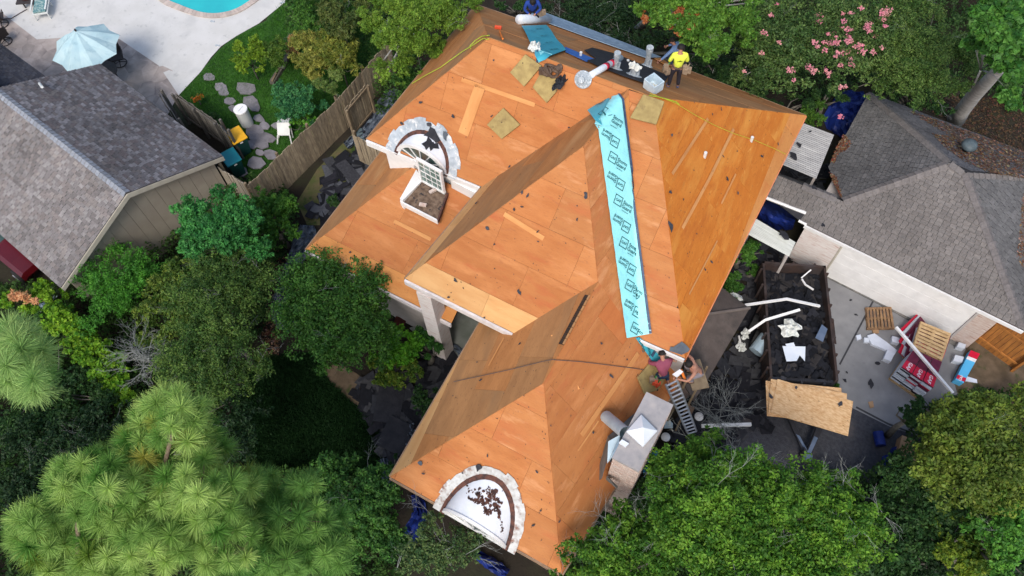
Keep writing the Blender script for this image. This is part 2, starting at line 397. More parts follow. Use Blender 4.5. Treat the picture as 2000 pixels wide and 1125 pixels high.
mat('chrome', (0.5, 0.5, 0.52), rough=0.3, metal=0.8)
mat('skin', (0.42, 0.21, 0.14), (0.38, 0.18, 0.12), scale=6, rough=0.6)
mat('hair', (0.015, 0.012, 0.010), rough=0.7)
mat('shirt_yellow', (0.80, 0.86, 0.10), (0.72, 0.80, 0.07), scale=4, rough=0.8)
mat('shirt_blue', (0.02, 0.06, 0.30), (0.015, 0.045, 0.22), scale=4, rough=0.85)
mat('shirt_sky', (0.16, 0.26, 0.46), (0.13, 0.21, 0.39), scale=4, rough=0.85)
mat('shirt_rose', (0.30, 0.075, 0.12), (0.24, 0.06, 0.10), scale=4, rough=0.85)
mat('shirt_grey', (0.25, 0.22, 0.24), (0.2, 0.18, 0.2), scale=4, rough=0.85)
mat('jeans_dark', (0.03, 0.025, 0.035), (0.02, 0.018, 0.025), scale=5, rough=0.9)
mat('jeans_blue', (0.03, 0.05, 0.10), (0.02, 0.04, 0.08), scale=5, rough=0.9)
mat('shoe_blue', (0.06, 0.09, 0.18)); mat('shoe_black', (0.02, 0.015, 0.015))
mat('leather', (0.34, 0.25, 0.17), (0.22, 0.16, 0.11), scale=8, rough=0.8)
mat('hivis', (0.55, 0.85, 0.05)); mat('tool_green', (0.05, 0.30, 0.08)); mat('tool_red', (0.75, 0.10, 0.04))
mat('orange', (0.75, 0.20, 0.03))
mat('rope_lime', (0.42, 0.58, 0.04), (0.34, 0.46, 0.03)); mat('rope_yellow', (0.55, 0.42, 0.04)); mat('cable', (0.10, 0.08, 0.08))
mat('aluminium', (0.50, 0.52, 0.55), (0.40, 0.42, 0.45), scale=4, rough=0.4, metal=0.5)
mat('vent_dark', (0.09, 0.12, 0.135), (0.06, 0.08, 0.09), scale=6, rough=0.55)
mat('bark_pale', (0.55, 0.52, 0.49), (0.36, 0.34, 0.31), scale=3, rough=0.95, stretch=(1, 1, 3), bump=0.5)
mat('bark_grey', (0.17, 0.155, 0.13), (0.10, 0.09, 0.075), scale=6, rough=0.95, bump=0.4)
mat('bark_pine', (0.16, 0.115, 0.085), (0.24, 0.18, 0.13), scale=8, rough=0.95, bump=0.5)
mat('twig_grey', (0.30, 0.31, 0.29), (0.22, 0.23, 0.21), scale=6, rough=0.9)
mat('litter', (0.16, 0.09, 0.055), (0.30, 0.20, 0.13), scale=10, rough=1, vcol=False)
LEAFM = mat('leaf', (1, 1, 1), (0.85, 0.85, 0.85), scale=3, rough=0.55, vcol=True, transl=0.35, spec=0.25)
NEEDLEM = mat('needle', (1, 1, 1), (0.9, 0.9, 0.9), scale=3, rough=0.5, vcol=True, transl=0.3, spec=0.2)
PETALM = mat('petal', (0.78, 0.26, 0.36), (0.72, 0.36, 0.34), scale=3, rough=0.7, transl=0.3, world_c=True)
M = MATS
# ------------------------------------------------------------------ the ground
def sheet(name, pts, z, m, kind='structure'):
    b = MB(); b.add([(p[0], p[1], z) for p in pts], [list(range(len(pts)))])
    o = b.build(name, M[m]); o['kind'] = kind
    return o
def gp(lst, z=0.0): return [at(x, y, z) for x, y in lst]
def smooth_loop(pts, n=5):
    out = []
    k = len(pts)
    for i in range(k):
        p0, p1, p2, p3 = [Vector(pts[(i + j - 1) % k]) for j in range(4)]
        for s in range(n):
            t = s / n
            out.append(0.5 * ((2 * p1) + (p2 - p0) * t + (2 * p0 - 5 * p1 + 4 * p2 - p3) * t * t + (3 * p1 - p0 - 3 * p2 + p3) * t ** 3))
    return out
def fan(name, pts, z, m, kind='structure'):
    me_b = bmesh.new()
    vs = [me_b.verts.new((p[0], p[1], z)) for p in pts]
    f = me_b.faces.new(vs)
    if f.normal.z < 0: f.normal_flip()
    f.normal_update()
    if f.normal.z < 0: bmesh.ops.reverse_faces(me_b, faces=[f])
    bmesh.ops.triangulate(me_b, faces=list(me_b.faces))
    me = bpy.data.meshes.new(name); me_b.to_mesh(me); me_b.free()
    me.materials.append(M[m])
    o = bpy.data.objects.new(name, me); COL.objects.link(o); o['kind'] = kind
    return o
sheet('ground', [(-150, -150), (150, -150), (150, 150), (-150, 150)], 0, 'soil')
# yard of the neighbour: lawn, beds, pool deck, stone patio
fan('lawn', gp([(560, -60), (640, -40), (740, 60), (745, 110), (520, 350), (455, 345), (430, 250), (345, 185), (392, 140), (425, 100), (452, 75), (520, 40)]), 0.004, 'lawn_sunny')
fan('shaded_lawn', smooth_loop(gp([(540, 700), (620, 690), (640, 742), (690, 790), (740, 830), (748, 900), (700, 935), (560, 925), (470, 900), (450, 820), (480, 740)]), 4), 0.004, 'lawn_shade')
fan('path', smooth_loop(gp([(632, 720), (670, 715), (720, 750), (745, 800), (752, 850), (738, 845), (715, 805), (680, 780), (650, 755)]), 4), 0.012, 'bare_path')
fan('side_yard', gp([(620, 330), (700, 250), (740, 300), (640, 440), (600, 440), (580, 395)]), 0.006, 'grass_patch')
# pool
PZ = 0.03
deck = gp([(-260, -300), (720, -300), (600, -60), (552, 8), (505, 46), (462, 70), (432, 90), (412, 112), (392, 140), (349, 186), (310, 128), (233, 76), (115, 74), (72, 77), (0, 22), (-120, -60)], PZ)
fan('pool_deck', deck, PZ, 'pool_deck')
fan('patio', gp([(-160, -90), (0, 22), (72, 77), (115, 74), (233, 76), (310, 128), (349, 186), (322, 235), (200, 260), (-200, 200)]), 0.02, 'patio_stone')
pc = at(395, -75, PZ)
poolpx = [(268, -62), (318, -8), (352, 10), (398, 25), (440, 24), (478, 8), (520, -30), (560, -110), (470, -220), (300, -180)]
inner = smooth_loop([at(x, y, PZ + 0.02) for x, y in poolpx], 7)
cen = sum(inner, Vector((0, 0, 0))) / len(inner)
fan('pool_water', [p for p in inner], PZ + 0.006, 'pool_water')
cop = thing('pool_coping', (cen.x, cen.y, 0), 'pinkish stone coping round the turquoise swimming pool', 'pool coping')
for i in range(len(inner)):
    a, b_ = inner[i], inner[(i + 1) % len(inner)]
    na = (a - cen).normalized(); nb = (b_ - cen).normalized()
    g = (b_ - a) * 0.025
    q = [a + g, b_ - g, b_ + nb * 0.30 - g, a + na * 0.30 + g]
    MB().prism([Vector((p.x, p.y, PZ + 0.05)) for p in q], 0.045).build('coping_stone', M['coping'], cop)
# driveway
fan('driveway', gp([(1560, 545), (1614, 520), (1760, 600), (1830, 640), (1900, 690), (1985, 760), (1900, 860), (1820, 860), (1740, 835), (1660, 795), (1600, 760), (1480, 760), (1480, 560)]), 0.02, 'driveway')
fan('brick_drive', gp([(1370, 760), (1600, 758), (1662, 792), (1800, 852), (1780, 1010), (1560, 1080), (1370, 1040), (1300, 900)]), 0.012, 'driveway_rough')
def line_on(name, px, w, z, m):
    b = MB()
    for (x1, y1), (x2, y2) in zip(px, px[1:]):
        a, c = at(x1, y1, z), at(x2, y2, z)
        d = (c - a).normalized(); n = Vector((-d.y, d.x, 0)) * w / 2
        b.add([a - n, c - n, c + n, a + n], [(0, 1, 2, 3)])
    o = b.build(name, M[m]); o['kind'] = 'structure'; return o
line_on('driveway_joint', [(1708, 583), (1640, 712)], 0.06, 0.026, 'joint')
line_on('driveway_joint', [(1616, 536), (1705, 583), (1832, 655)], 0.05, 0.026, 'joint')
line_on('driveway_edge', [(1672, 795), (1735, 828), (1772, 842)], 0.07, 0.026, 'joint')
MB().prism(gp([(1616, 524), (1750, 596), (1880, 670), (1874, 680), (1745, 608), (1612, 540)], 0.06), 0.055).build('apron', mat('old_concrete', (0.20, 0.19, 0.175), (0.11, 0.11, 0.105), scale=6, rough=0.95, world_c=True, bump=0.3))['kind'] = 'structure'
fan('leaf_strewn_ground', gp([(1900, 650), (2100, 760), (2100, 900), (1880, 800), (1860, 740)]), 0.03, 'bare_path')

# ------------------------------------------------------------------ the house under re-roofing
RZ, EZ = -0.833, -1.0
zz = lambda u: (u + G) * S
ap = lambda x, y, u: at(x, y, zz(u))
p_L, p_BL = ap(716.5, 271.5, EZ), ap(930, 9.3, EZ)
p_1, p_2, p_J, p_WA = ap(955, 74, RZ), ap(1275, 190, RZ), ap(1227, 175.5, RZ), ap(1140, 286, RZ)
p_FR, p_W2L, p_W2R = ap(1338, 700, EZ), ap(791.7, 544, EZ), ap(1013.6, 655.4, EZ)
PL_back = Plane(p_BL, p_1, p_2)
p_BR, p_B1, p_B2 = PL_back.pix(1574, 226), PL_back.pix(1030, 44), PL_back.pix(1042, 22)
PL_front = Plane(p_L, p_1, p_2)
PL_left = Plane(p_L, p_BL, p_1)
PL_right = Plane(p_FR, p_BR, p_2)
PL_fr = Plane(p_FR, p_2, p_2 + (p_1 - p_2))
PL_wf = Plane(p_W2L, p_W2R, p_WA)
PL_wl = Plane(p_W2L, p_WA, p_J)
p_top = PL_wf.pix(1168, 550)
PL_rp = Plane(p_WA, p_J, p_top)
p_3, p_RC = PL_rp.pix(1062, 748), PL_rp.pix(1097, 1121)
p_L3 = at(762.2, 931.2, p_RC.z)
PL_ll = Plane(p_L3, p_3, p_top)
PL_lf = Plane(p_L3, p_RC, p_3)
rdir = (p_2 - p_1).normalized()
def meet(P, Q, Rr):
    A = np.array([list(P.n), list(Q.n), list(Rr.n)])
    return Vector([float(q) for q in np.linalg.solve(A, np.array([P.o.dot(P.n), Q.o.dot(Q.n), Rr.o.dot(Rr.n)]))])
PL_eave = Plane((0, 0, p_L.z), (1, 0, p_L.z), (0, 1, p_L.z))
p_VW = meet(PL_front, PL_wl, PL_eave)
p_VJ = meet(PL_front, PL_wl, PL_back)
p_F1 = meet(PL_fr, PL_rp, PL_eave)
wdir = (p_J - p_WA).normalized()
PL_wall = Plane(p_F1, p_FR, p_F1 + Vector((0, 0, 1)))
p_RE = p_RC + wdir * ((p_F1 - p_RC).dot(rdir.cross(Vector((0, 0, 1)))) / wdir.dot(rdir.cross(Vector((0, 0, 1)))))
p_RE.z = p_RC.z
p_LE = p_L3 + (p_top - p_3).normalized() * 7.6
# lower skirt roof at the left
zL = zz(-1.10)
s_A = at(597.3, 487.5, zL); s_H = at(806, 327, zz(-1.032)); s_C = at(820, 600, zL)
PL_sf = Plane(s_A, s_C, s_H)
s_bk = at(748, 292, zL); s_bk = s_A + (s_bk - s_A).normalized() * 5.2; s_bk.z = zL
PL_sl = Plane(s_A, s_bk, s_H)

house = thing('house', (p_WA.x, p_WA.y, 0), 'large brick house stripped to bare orange plywood roof boards for re-roofing', 'house')
SLOPES = []
DECKV, DECKF = [], []
def slope(plane, pts, ms, band=None, stag=0.0, course=1.22, first=0.0, blen=2.44):
    """one roof slope: a deck with every plywood sheet on it"""
    P2 = [plane.to2(p) for p in pts]
    if area2(P2) < 0: P2 = P2[::-1]
    top = [plane.to3(q, -0.015) for q in P2]
    b = MB(); b.prism(top, 0.09, plane.n)
    base = len(DECKV); DECKV.extend([plane.to3(q, 0.018) for q in P2]); DECKF.append(list(range(base, base + len(P2))))
    sl_ = b.build('roof_slope', M['deck_gap'], house)
    SLOPES.append(sl_)
    e0 = min(q[1] for q in P2); e1 = max(q[1] for q in P2); s0 = min(q[0] for q in P2); s1 = max(q[0] for q in P2)
    rows = []
    t = e0
    if band: rows.append((t, t + band[0], band[1])); t += band[0]
    if first: rows.append((t, t + first, None)); t += first
    while t < e1 - .01: rows.append((t, t + course, None)); t += course
    for j, (a, c, bm) in enumerate(rows):
        off = s0 - blen + (stag + (j % 2) * blen / 2 + R.uniform(-0.3, 0.3)) % blen
        x = off
        while x < s1:
            g = 0.003
            rect = [(x + g, a + g), (x + blen - g, a + g), (x + blen - g, c - g), (x + g, c - g)]
            pc_ = clip(rect, P2)
            if len(pc_) >= 3 and abs(area2(pc_)) > 0.004:
                h = 0.012 + R.uniform(0, 0.008)
                mb = MB(); tp = [plane.to3(q, h) for q in pc_]
                mb.prism(tp, 0.024, plane.n)
                ox = R.uniform(0, 20)
                uvs = [(q[0] + ox, q[1] + ox * 1.7) for q in pc_]
                mb.uv = uvs + uvs if (tp[1] - tp[0]).cross(tp[2] - tp[1]).dot(plane.n) > 0 else uvs[::-1] * 2
                mname = bm or (R.choice(ms) if isinstance(ms, list) else ms)
                mb.build('plywood_sheet', M[mname], sl_)
            x += blen
    return sl_
PR, PP, PB, PGY, PA, PG, PN = 'plywood_red', 'plywood_peach', 'plywood_shaded', 'plywood_shaded_grey', 'plywood_amber', 'plywood_gold', 'plywood_new'
slope(PL_left, [p_L, p_BL, p_1], [PB, PGY, PB])
slope(PL_front, [p_L, p_VW, p_VJ, p_1], [PR, PR, PP], band=(0.62, PP))
slope(PL_back, [p_BL, p_B1, p_B2, p_BR, p_2, p_1], [PB, PB, PGY]) if False else None
# the back slope bends outwards at its eave, so it is laid in two convex pieces
q_B1r = p_B1 + (p_BR - p_B2).normalized() * 40
mid = meet(PL_back, Plane(p_B1, p_B1 + rdir, p_B1 + Vector((0, 0, 1))), PL_right)
slope(PL_back, [p_BL, p_B1, mid, p_2, p_1], [PB, PGY, PB])
slope(PL_back, [p_B1, p_B2, p_BR, mid], [PB], course=0.8)
slope(PL_right, [p_FR, p_BR, p_2], [PA], band=(0.75, PG))
slope(PL_fr, [p_F1, p_FR, p_2, p_J], [PP, PP, PR], course=1.22)
slope(PL_wl, [p_W2L, p_VW, p_VJ, p_J, p_WA], [PB, PGY, PB], band=(0.55, PN))
slope(PL_wf, [p_W2L, p_W2R, p_top, p_WA], [PR, PR, PP], band=(0.72, PN))
slope(PL_rp, [p_J, p_WA, p_top, p_F1], [PP, PP, PG])
p_topE = p_top + (p_RE - p_RC).normalized() * 0
_f = PL_rp.to2(p_F1); _t = PL_rp.to2(p_top); _r = PL_rp.to2(p_RE)
_k = (_f[0] - _t[0]) / (_f[1] - _t[1])
p_RF = PL_rp.to3((_f[0] + (_r[1] - _f[1]) * _k, _r[1]))
slope(PL_rp, [p_top, p_3, p_RC, p_RF, p_F1], [PR, PR, PP, 'plywood_rust'], stag=1.1)
slope(PL_rp, [p_F1, p_RF, PL_rp.to3((_f[0] + .25, _r[1])), PL_rp.to3((_f[0] + .25, _f[1]))], [PP])
slope(PL_ll, [p_L3, p_LE, p_top, p_3], [PB, PB, PGY], band=(0.62, PN))
slope(PL_lf, [p_L3, p_RC, p_3], [PP, PR, PP])
s_E = s_C + (s_C - s_A).normalized() * 1.2; s_E.z = zL
s_F = s_H + (s_C - s_A).normalized() * 3.6
slope(PL_sf, [s_A, s_E, PL_sf.to3(PL_sf.to2(s_F)), s_H], [PR, PP, PR], band=(0.72, PG))
s_G = s_H - (s_C - s_A).normalized() * 1.25; s_G = PL_sl.to3(PL_sl.to2(s_G))
slope(PL_sl, [s_A, s_bk, s_bk + (s_G - s_H) * 0 + (s_H - s_bk) * 0.0 + Vector((1.0, 0, 0)) * 0, s_H], [PB, PGY]) if False else None
PLx = PL_sl.to3(PL_sl.to2(s_bk + rdir * 0.95))
slope(PL_sl, [s_A, s_bk, PLx, s_H], [PB, PGY, PB])
BVH = BVHTree.FromPolygons(DECKV, DECKF)
def hit(px, py, h=0.0, fallback=None):
    for ox, oy in ((0, 0), (0, 4), (0, -4), (4, 0), (-4, 0)):
        loc, nor, i, d = BVH.ray_cast(CAM, ray(px + ox, py + oy).normalized())
        if loc is not None:
            if ox or oy: loc = at(px, py, loc.z)
            break
    if loc is None:
        if fallback is None: return None, None
        return at(px, py, fallback), Vector((0, 0, 1))
    if nor.z < 0: nor = -nor
    return loc + nor * h, nor

# eave boards
def fascia(a, b, h, m, out, th=0.04, drop=0.01):
    d = (b - a); n = Vector((d.y, -d.x, 0)).normalized()
    if n.dot(out) < 0: n = -n
    a1, b1 = a + n * 0.012 - Vector((0, 0, drop)), b + n * 0.012 - Vector((0, 0, drop))
    return MB().prism([a1, b1, b1 + n * th, a1 + n * th], h).build('fascia', M[m], house)
OF, OL, OB, OR = Vector((0, -1, 0)), Vector((-1, 0, 0)), Vector((0, 1, 0)), Vector((1, 0, 0))
fascia(p_L, p_VW, 0.24, 'white_paint', OF, 0.07); fascia(p_L, p_BL, 0.2, 'old_fascia', OL); fascia(p_BL, p_B1, 0.2, 'old_fascia', OB)
fascia(p_B2, p_BR, 0.2, 'old_fascia', OB); fascia(p_BR, p_FR, 0.2, 'board_edge', OR, 0.03); fascia(p_F1 + (p_FR - p_F1) * 0.02, p_FR, 0.16, 'white_paint', OF, 0.06)
fascia(p_W2L, p_W2R, 0.24, 'fascia_paint', OF, 0.07); fascia(p_W2L, p_VW, 0.2, 'old_fascia', OL)
fascia(p_L3, p_RC, 0.2, 'old_fascia', OF); fascia(p_L3, p_LE, 0.2, 'old_fascia', OL); fascia(p_RC, p_RE, 0.2, 'old_fascia', OR)
fascia(s_A, s_E, 0.2, 'fascia_paint', OF, 0.06); fascia(s_A, s_bk, 0.2, 'old_fascia', OL)

# walls
def wall(pts, z0, z1, m, name='wall', th=0.2):
    b = MB()
    for (a, c) in zip(pts, pts[1:]):
        a = Vector((a[0], a[1], 0)); c = Vector((c[0], c[1], 0)); d = (c - a).normalized(); n = Vector((-d.y, d.x, 0)) * th / 2
        b.prism([Vector((q.x, q.y, z1)) for q in (a - n, c - n, c + n, a + n)], z1 - z0)
    return b.build(name, M[m], house)
U = lambda u, v: (u * S, v * S)
wall([U(-.598, .60), U(-.598, .915), U(-.05, .945), U(-.05, .493)], 0, zz(-1.03), 'brick_brown')
wall([U(-.60, .597), U(-.43, .600)], 0.0, zz(-1.012), 'white_paint', th=0.12)
wall([U(-.40, .60), U(-.40, .50), U(-.25, .50), U(-.10, .50)], 0, zz(-1.02), 'grey_wall', th=0.15)
wall([U(-.62, .43), U(-.42, .425), U(-.42, .60)], 0, zL - 0.1, 'grey_wall')
wall([U(-.62, .43), U(-.62, .60)], 0, zL - 0.1, 'brick_brown')
zl = p_RC.z - 0.08
wall([U(-.255, .50), U(-.280, .20), U(-.262, .188)], 0, zl, 'brick_brown')
wall([U(-.262, .186), U(-.072, .180)], 0, zl, 'brick_brown')
wall([U(-.072, .182), U(-.066, .49)], 0, zl, 'brick_brown')
# grey wall triangle over the second membrane
q0 = p_F1 - Vector((0, 0, 0.02)); q1 = p_FR - Vector((0, 0, 0.02)); inn = Vector((0, 0.05, 0))
MB().prism([q0 + inn, q1 + inn, q1 + inn + Vector((0, .12, 0)), q0 + inn + Vector((0, .12, 0))], 1.75).build('wall', M['grey_wall'], house)
# porch column, bay post and floor
def column(px, py, sz, name='column'):
    c = ap(px, py, -1.015)
    b = MB(); b.box((c.x, c.y, c.z / 2), (sz, sz, c.z), rz=-0.0)
    return b.build(name, M['brick_white'], house), c
column(836, 564, 0.52)
column(1003, 648, 0.42)
column(893, 593, 0.14) if False else None
MB().prism(gp([(800, 640), (985, 600), (1010, 690), (915, 700), (862, 690)], 0.12), 0.11).build('porch_floor', M['porch_floor'], house)
fp = [U(-.425, .40), U(-.262, .395), U(-.262, .495), U(-.425, .495)]
MB().prism([Vector((x, y, 0.10)) for x, y in fp], 0.1).build('porch_floor', M['porch_floor'], house)
# window frames on the porch wall (seen past the column)
def vwindow(a, b, z0, z1, nx, nz, out, fr='white_paint', gl='glass_dark', parent=None):
    """a window in a vertical wall: frame, bars and panes"""
    a = Vector((a[0], a[1], 0)); b = Vector((b[0], b[1], 0)); d = (b - a); L_ = d.length; d.normalize(); n = Vector(out).normalized() * 0.06
    w = MB(); M3 = Matrix((d, Vector((-d.y, d.x, 0)), Vector((0, 0, 1)))).transposed()
    mid_ = lambda s, z: a + d * s + Vector((0, 0, z)) + n
    for zc in (z0, z1): w.box(mid_(L_ / 2, zc), (L_ + .10, .10, .07), M=M3)
    for sc_ in (0, L_): w.box(mid_(sc_, (z0 + z1) / 2), (.07, .098, z1 - z0 - .09), M=M3)
    for i in range(1, nx): w.box(mid_(L_ * i / nx, (z0 + z1) / 2), (.022, .03, z1 - z0 - .09), M=M3)
    for j in range(1, nz): w.box(mid_(L_ / 2, z0 + (z1 - z0) * j / nz), (L_ - .09, .028, .022 if j != nz // 2 else .06), M=M3)
    f = w.build('window', M[fr], parent or house)
    for i in range(nx):
        for j in range(nz):
            MB().box(mid_(L_ * (i + .5) / nx, z0 + (z1 - z0) * (j + .5) / nz), (L_ / nx - .04, .012, (z1 - z0) / nz - .04), M=M3).build('pane', M[gl], f)
    return f
vwindow((U(-.385, .4963)), (U(-.33, .4963)), 0.9, 3.2, 2, 3, (0, -1, 0), gl='glass_green')
vwindow((U(-.235, .185 - .0048)), (U(-.10, .182 - .0048)), 0.9, zl - 0.35, 4, 3, (0, -1, 0), fr='steel_dark')

# ---- barrel dormers: vault, window below, flashing band on the boards
def vault(px_a, px_b, zsp, back_plane, rise, mroof, depth_out, mflash, tag_len, band=0.36, rust='rust_tar', n=22):
    """half-round roof running back into a slope. a, b: springing points of its front arch"""
    A = at(*px_a, zsp); B = at(*px_b, zsp)
    d = (B - A); r = d.length / 2; c = (A + B) / 2; dx = d.normalized(); back = Vector((-dx.y, dx.x, 0))
    if back.y < 0: back = -back
    P = back_plane
    def yback(p):                                       # how far back the slope is met from p
        return (P.o - p).dot(P.n) / back.dot(P.n)
    vs, fs, edge = [], [], []
    for k in range(n + 1):
        t = math.pi * k / n
        p = c - dx * r * math.cos(t) + Vector((0, 0, rise * math.sin(t)))
        f_ = p - back * depth_out
        yb = max(yback(p), -depth_out + 0.01)
        bk = p + back * (yb + 0.03)
        edge.append(p + back * yb)
        m_ = 5
        for i in range(m_):
            vs.append(f_.lerp(bk, i / (m_ - 1)))
    for k in range(n):
        for i in range(4):
            fs.append((k * 5 + i, k * 5 + i + 1, (k + 1) * 5 + i + 1, (k + 1) * 5 + i))
    dm = MB().add(vs, fs)
    # front arch rim with thickness
    rim = []
    for k in range(n + 1):
        t = math.pi * k / n
        rim.append(c - dx * (r + .0) * math.cos(t) + Vector((0, 0, rise * math.sin(t))) - back * depth_out)
    dmo = dm.build('dormer_roof', M[mroof], house, smooth=True)
    rb = MB()
    for k in range(n):
        a_, b_ = rim[k], rim[k + 1]
        ca = c - back * depth_out
        ia, ib = ca + (a_ - ca) * 0.88, ca + (b_ - ca) * 0.88
        a_, b_ = ca + (a_ - ca) * 1.03, ca + (b_ - ca) * 1.03
        rb.add([a_, b_, ib, ia, a_ + back * .08, b_ + back * .08, ib + back * .08, ia + back * .08],
               [(0, 1, 2, 3), (0, 4, 5, 1), (2, 6, 7, 3)])
    rb.build('arch_trim', M['white_paint'], house)
    ca = c - back * (depth_out - .06)
    gm = MB(); gv = [ca - dx * r * .9 * math.cos(math.pi * k / n) + Vector((0, 0, rise * .9 * math.sin(math.pi * k / n))) for k in range(n + 1)]
    gm.add(gv, [list(range(n + 1))])
    fan_w = gm.build('arched_window', M['glass_dark'], house)
    fm = MB()
    for k in range(1, 6):
        t = math.pi * k / 6
        fm.tube([ca - back * .02, ca - back * .02 - dx * r * .9 * math.cos(t) + Vector((0, 0, rise * .9 * math.sin(t)))], .02, 4)
    fm.tube([ca - back * .02 - dx * r * .9, ca - back * .02 + dx * r * .9], .04, 4)
    fm.build('glazing_bar', M['white_paint'], fan_w)
    # rusty tar line along the joint
    tb = MB()
    w2 = [P.to2(q) for q in edge]
    cx, cy = P.to2(c + back * yback(c))
    def outw(i, dist, h):
        q = w2[i]; a = w2[max(i - 1, 0)]; b = w2[min(i + 1, n)]
        tx, ty = b[0] - a[0], b[1] - a[1]; l = math.hypot(tx, ty) or 1
        nx, ny = ty / l, -tx / l
        if (q[0] - cx) * nx + (q[1] - (cy - .3)) * ny < 0: nx, ny = -nx, -ny
        return P.to3((q[0] + nx * dist, q[1] + ny * dist), h)
    for i in range(n):
        w_ = 0.13 + 0.05 * math.sin(i * 1.7)
        tb.add([outw(i, -0.05, 0.05), outw(i + 1, -0.05, 0.05), outw(i + 1, w_, 0.028), outw(i, w_, 0.028)], [(0, 1, 2, 3)])
    tb.build('tar_line', M[rust], house)
    for i in range(n):                                   # flashing pieces, each its own sheet
        if i % 2: continue
        j = min(i + 2, n)
        bw = band * R.uniform(0.85, 1.2)
        q = [outw(i, 0.10, .034), outw(min(i + 1, n), 0.10, .036), outw(j, 0.10, .034), outw(j, bw * R.uniform(.9, 1.1), .040), outw(min(i + 1, n), bw * 1.05, .042), outw(i, bw, .040)]
        MB().prism(q, 0.012, P.n).build('flashing', M[mflash], house)
    return A, B, c, dx, back, r
A1 = vault((778, 299), (872, 341.5), zz(-1.0) - 0.12, PL_front, 0.86, 'dormer_white', 0.05, 'flashing_grey', 0, band=0.42)
A2 = vault((867, 999), (987, 1069), p_RC.z - 0.12, PL_lf, 0.98, 'dormer_white', 0.05, 'flashing_white', 0, band=0.34)
# window and tray balcony under the upper dormer
def win_px(c1, c2, z0, z1, v, nx, nz):
    return None
wv = .590
wz = zz(-1.032) + .06
vwindow(at(826, 349, wz).xy, at(869, 373, wz).xy, wz, wz + 1.12, 4, 4, (0, -1, 0), gl='glass_green')
MB().prism([at(813, 331, wz), at(826, 351, wz), at(786, 392, wz), at(781, 388, wz)], .5).build('side_wall', M['white_paint'], house)
tr = [at(815, 350, zz(-1.032)), at(874, 378, zz(-1.032)), at(855, 432, zz(-1.036)), at(783, 395, zz(-1.036))]
tray = MB().prism(tr, 0.10).build('balcony_tray', M['deck_tray'], house)
for a, b in ((3, 0), (2, 3), (1, 2)):
    d = (tr[b] - tr[a]).normalized(); n = Vector((-d.y, d.x, 0)) * 0.04
    MB().prism([q + Vector((0, 0, .05)) for q in (tr[a] - n * .7, tr[b] - n * .7, tr[b] + n * .7, tr[a] + n * .7)], 0.16 if (a, b) != (2, 3) else 0.2).build('curb', M['white_paint' if (a, b) != (1, 2) else 'rust_tar'], tray)
for (x, y, rz) in ((845, 373, 1.1), (826, 400, .3)):
    MB().box(at(x, y, zz(-1.032) + .06), (.24, .11, .07), rz=rz).build('brick', M['brick_pale'], tray)
# white gable return left of the dormer and low wall right of it
for (xa, ya, xb, yb) in ((752, 291, 806, 315), (880, 352, 930, 378)):
    a = at(xa, ya, zz(-1.012)); b = at(xb, yb, zz(-1.012))
    MB().prism([a, b, b + Vector((0, .1, 0)), a + Vector((0, .1, 0))], 1.35 if xa < 800 else 1.0).build('wall_panel', M['white_paint'], house)

# ---- open ridge slot with its boards on the lower wing
for k in range(9):
    a = p_3.lerp(p_top, 0.36 + k * 0.055); b = p_3.lerp(p_top, 0.36 + k * 0.055 + 0.05)
    s_ = Vector((0.16, 0, 0)); h = Vector((0, 0, 0.03))
    MB().prism([a - s_ - h * 2, b - s_ - h * 2, b + h, a + h], .02).build('ridge_slot', M['deck_gap'], house)
    MB().box((a + b) / 2 + Vector((-.02, 0, .05)), (.05, (b - a).length * .96, .03), M=Matrix((Vector((0, 0, 0)) + (b - a).normalized().cross(Vector((0, 0, 1))), (b - a).normalized(), Vector((0, 0, 1)))).transposed()).build('ridge_batten', M['plywood_shaded_grey'], house)
# pale strips where the old felt laps kept the boards fresh
def strip(x1, y1, x2, y2, w, m='lap_strip', parent=None, h=0.0225):
    a, na = hit(x1, y1, h); b, nb = hit(x2, y2, h)
    if a is None or b is None: return
    d = (b - a).normalized(); n = na.cross(d).normalized() * w / 2
    mb = MB(); tp = [a - n, b - n, b + n, a + n]
    mb.prism(tp, 0.002, na); l = (b - a).length
    mb.uv = [(0, 0), (l, 0), (l, w), (0, w)] * 2
    return mb.build('wood_strip', M[m], parent or SLOPES[0])
for q in ((1382, 232, 1312, 340, .10), (1432, 252, 1383, 352, .11), (1383, 352, 1332, 446, .11), (1436, 340, 1408, 398, .07),
          (902, 155, 1045, 205, .13), (985, 418, 1062, 466, .14), (770, 432, 842, 468, .12), (1078, 655, 1130, 760, .05), (985, 660, 955, 715, .06),
          (1246, 690, 1135, 850, .15), (938, 168, 905, 262, .36), (1128, 880, 1168, 822, .05), (1400, 470, 1345, 575, .05)):
    strip(*q)

# ---- chimney
cz = zz(-0.955)
cc = [at(1262.8, 765.2, cz), at(1315.5, 790.6, cz), at(1248.3, 921, cz), at(1195.5, 893.4, cz)]
b = MB()
cn = sum(cc, Vector((0, 0, 0))) / 4
ins = [c + (cn - c) * 0.045 for c in cc]
ch = MB().prism([Vector((q.x, q.y, cz - 0.11)) for q in ins], cz - 0.11).build('chimney', M['brick_pale'], house)
MB().prism(cc, 0.11).build('chimney_cap', M['concrete_cap'], ch)
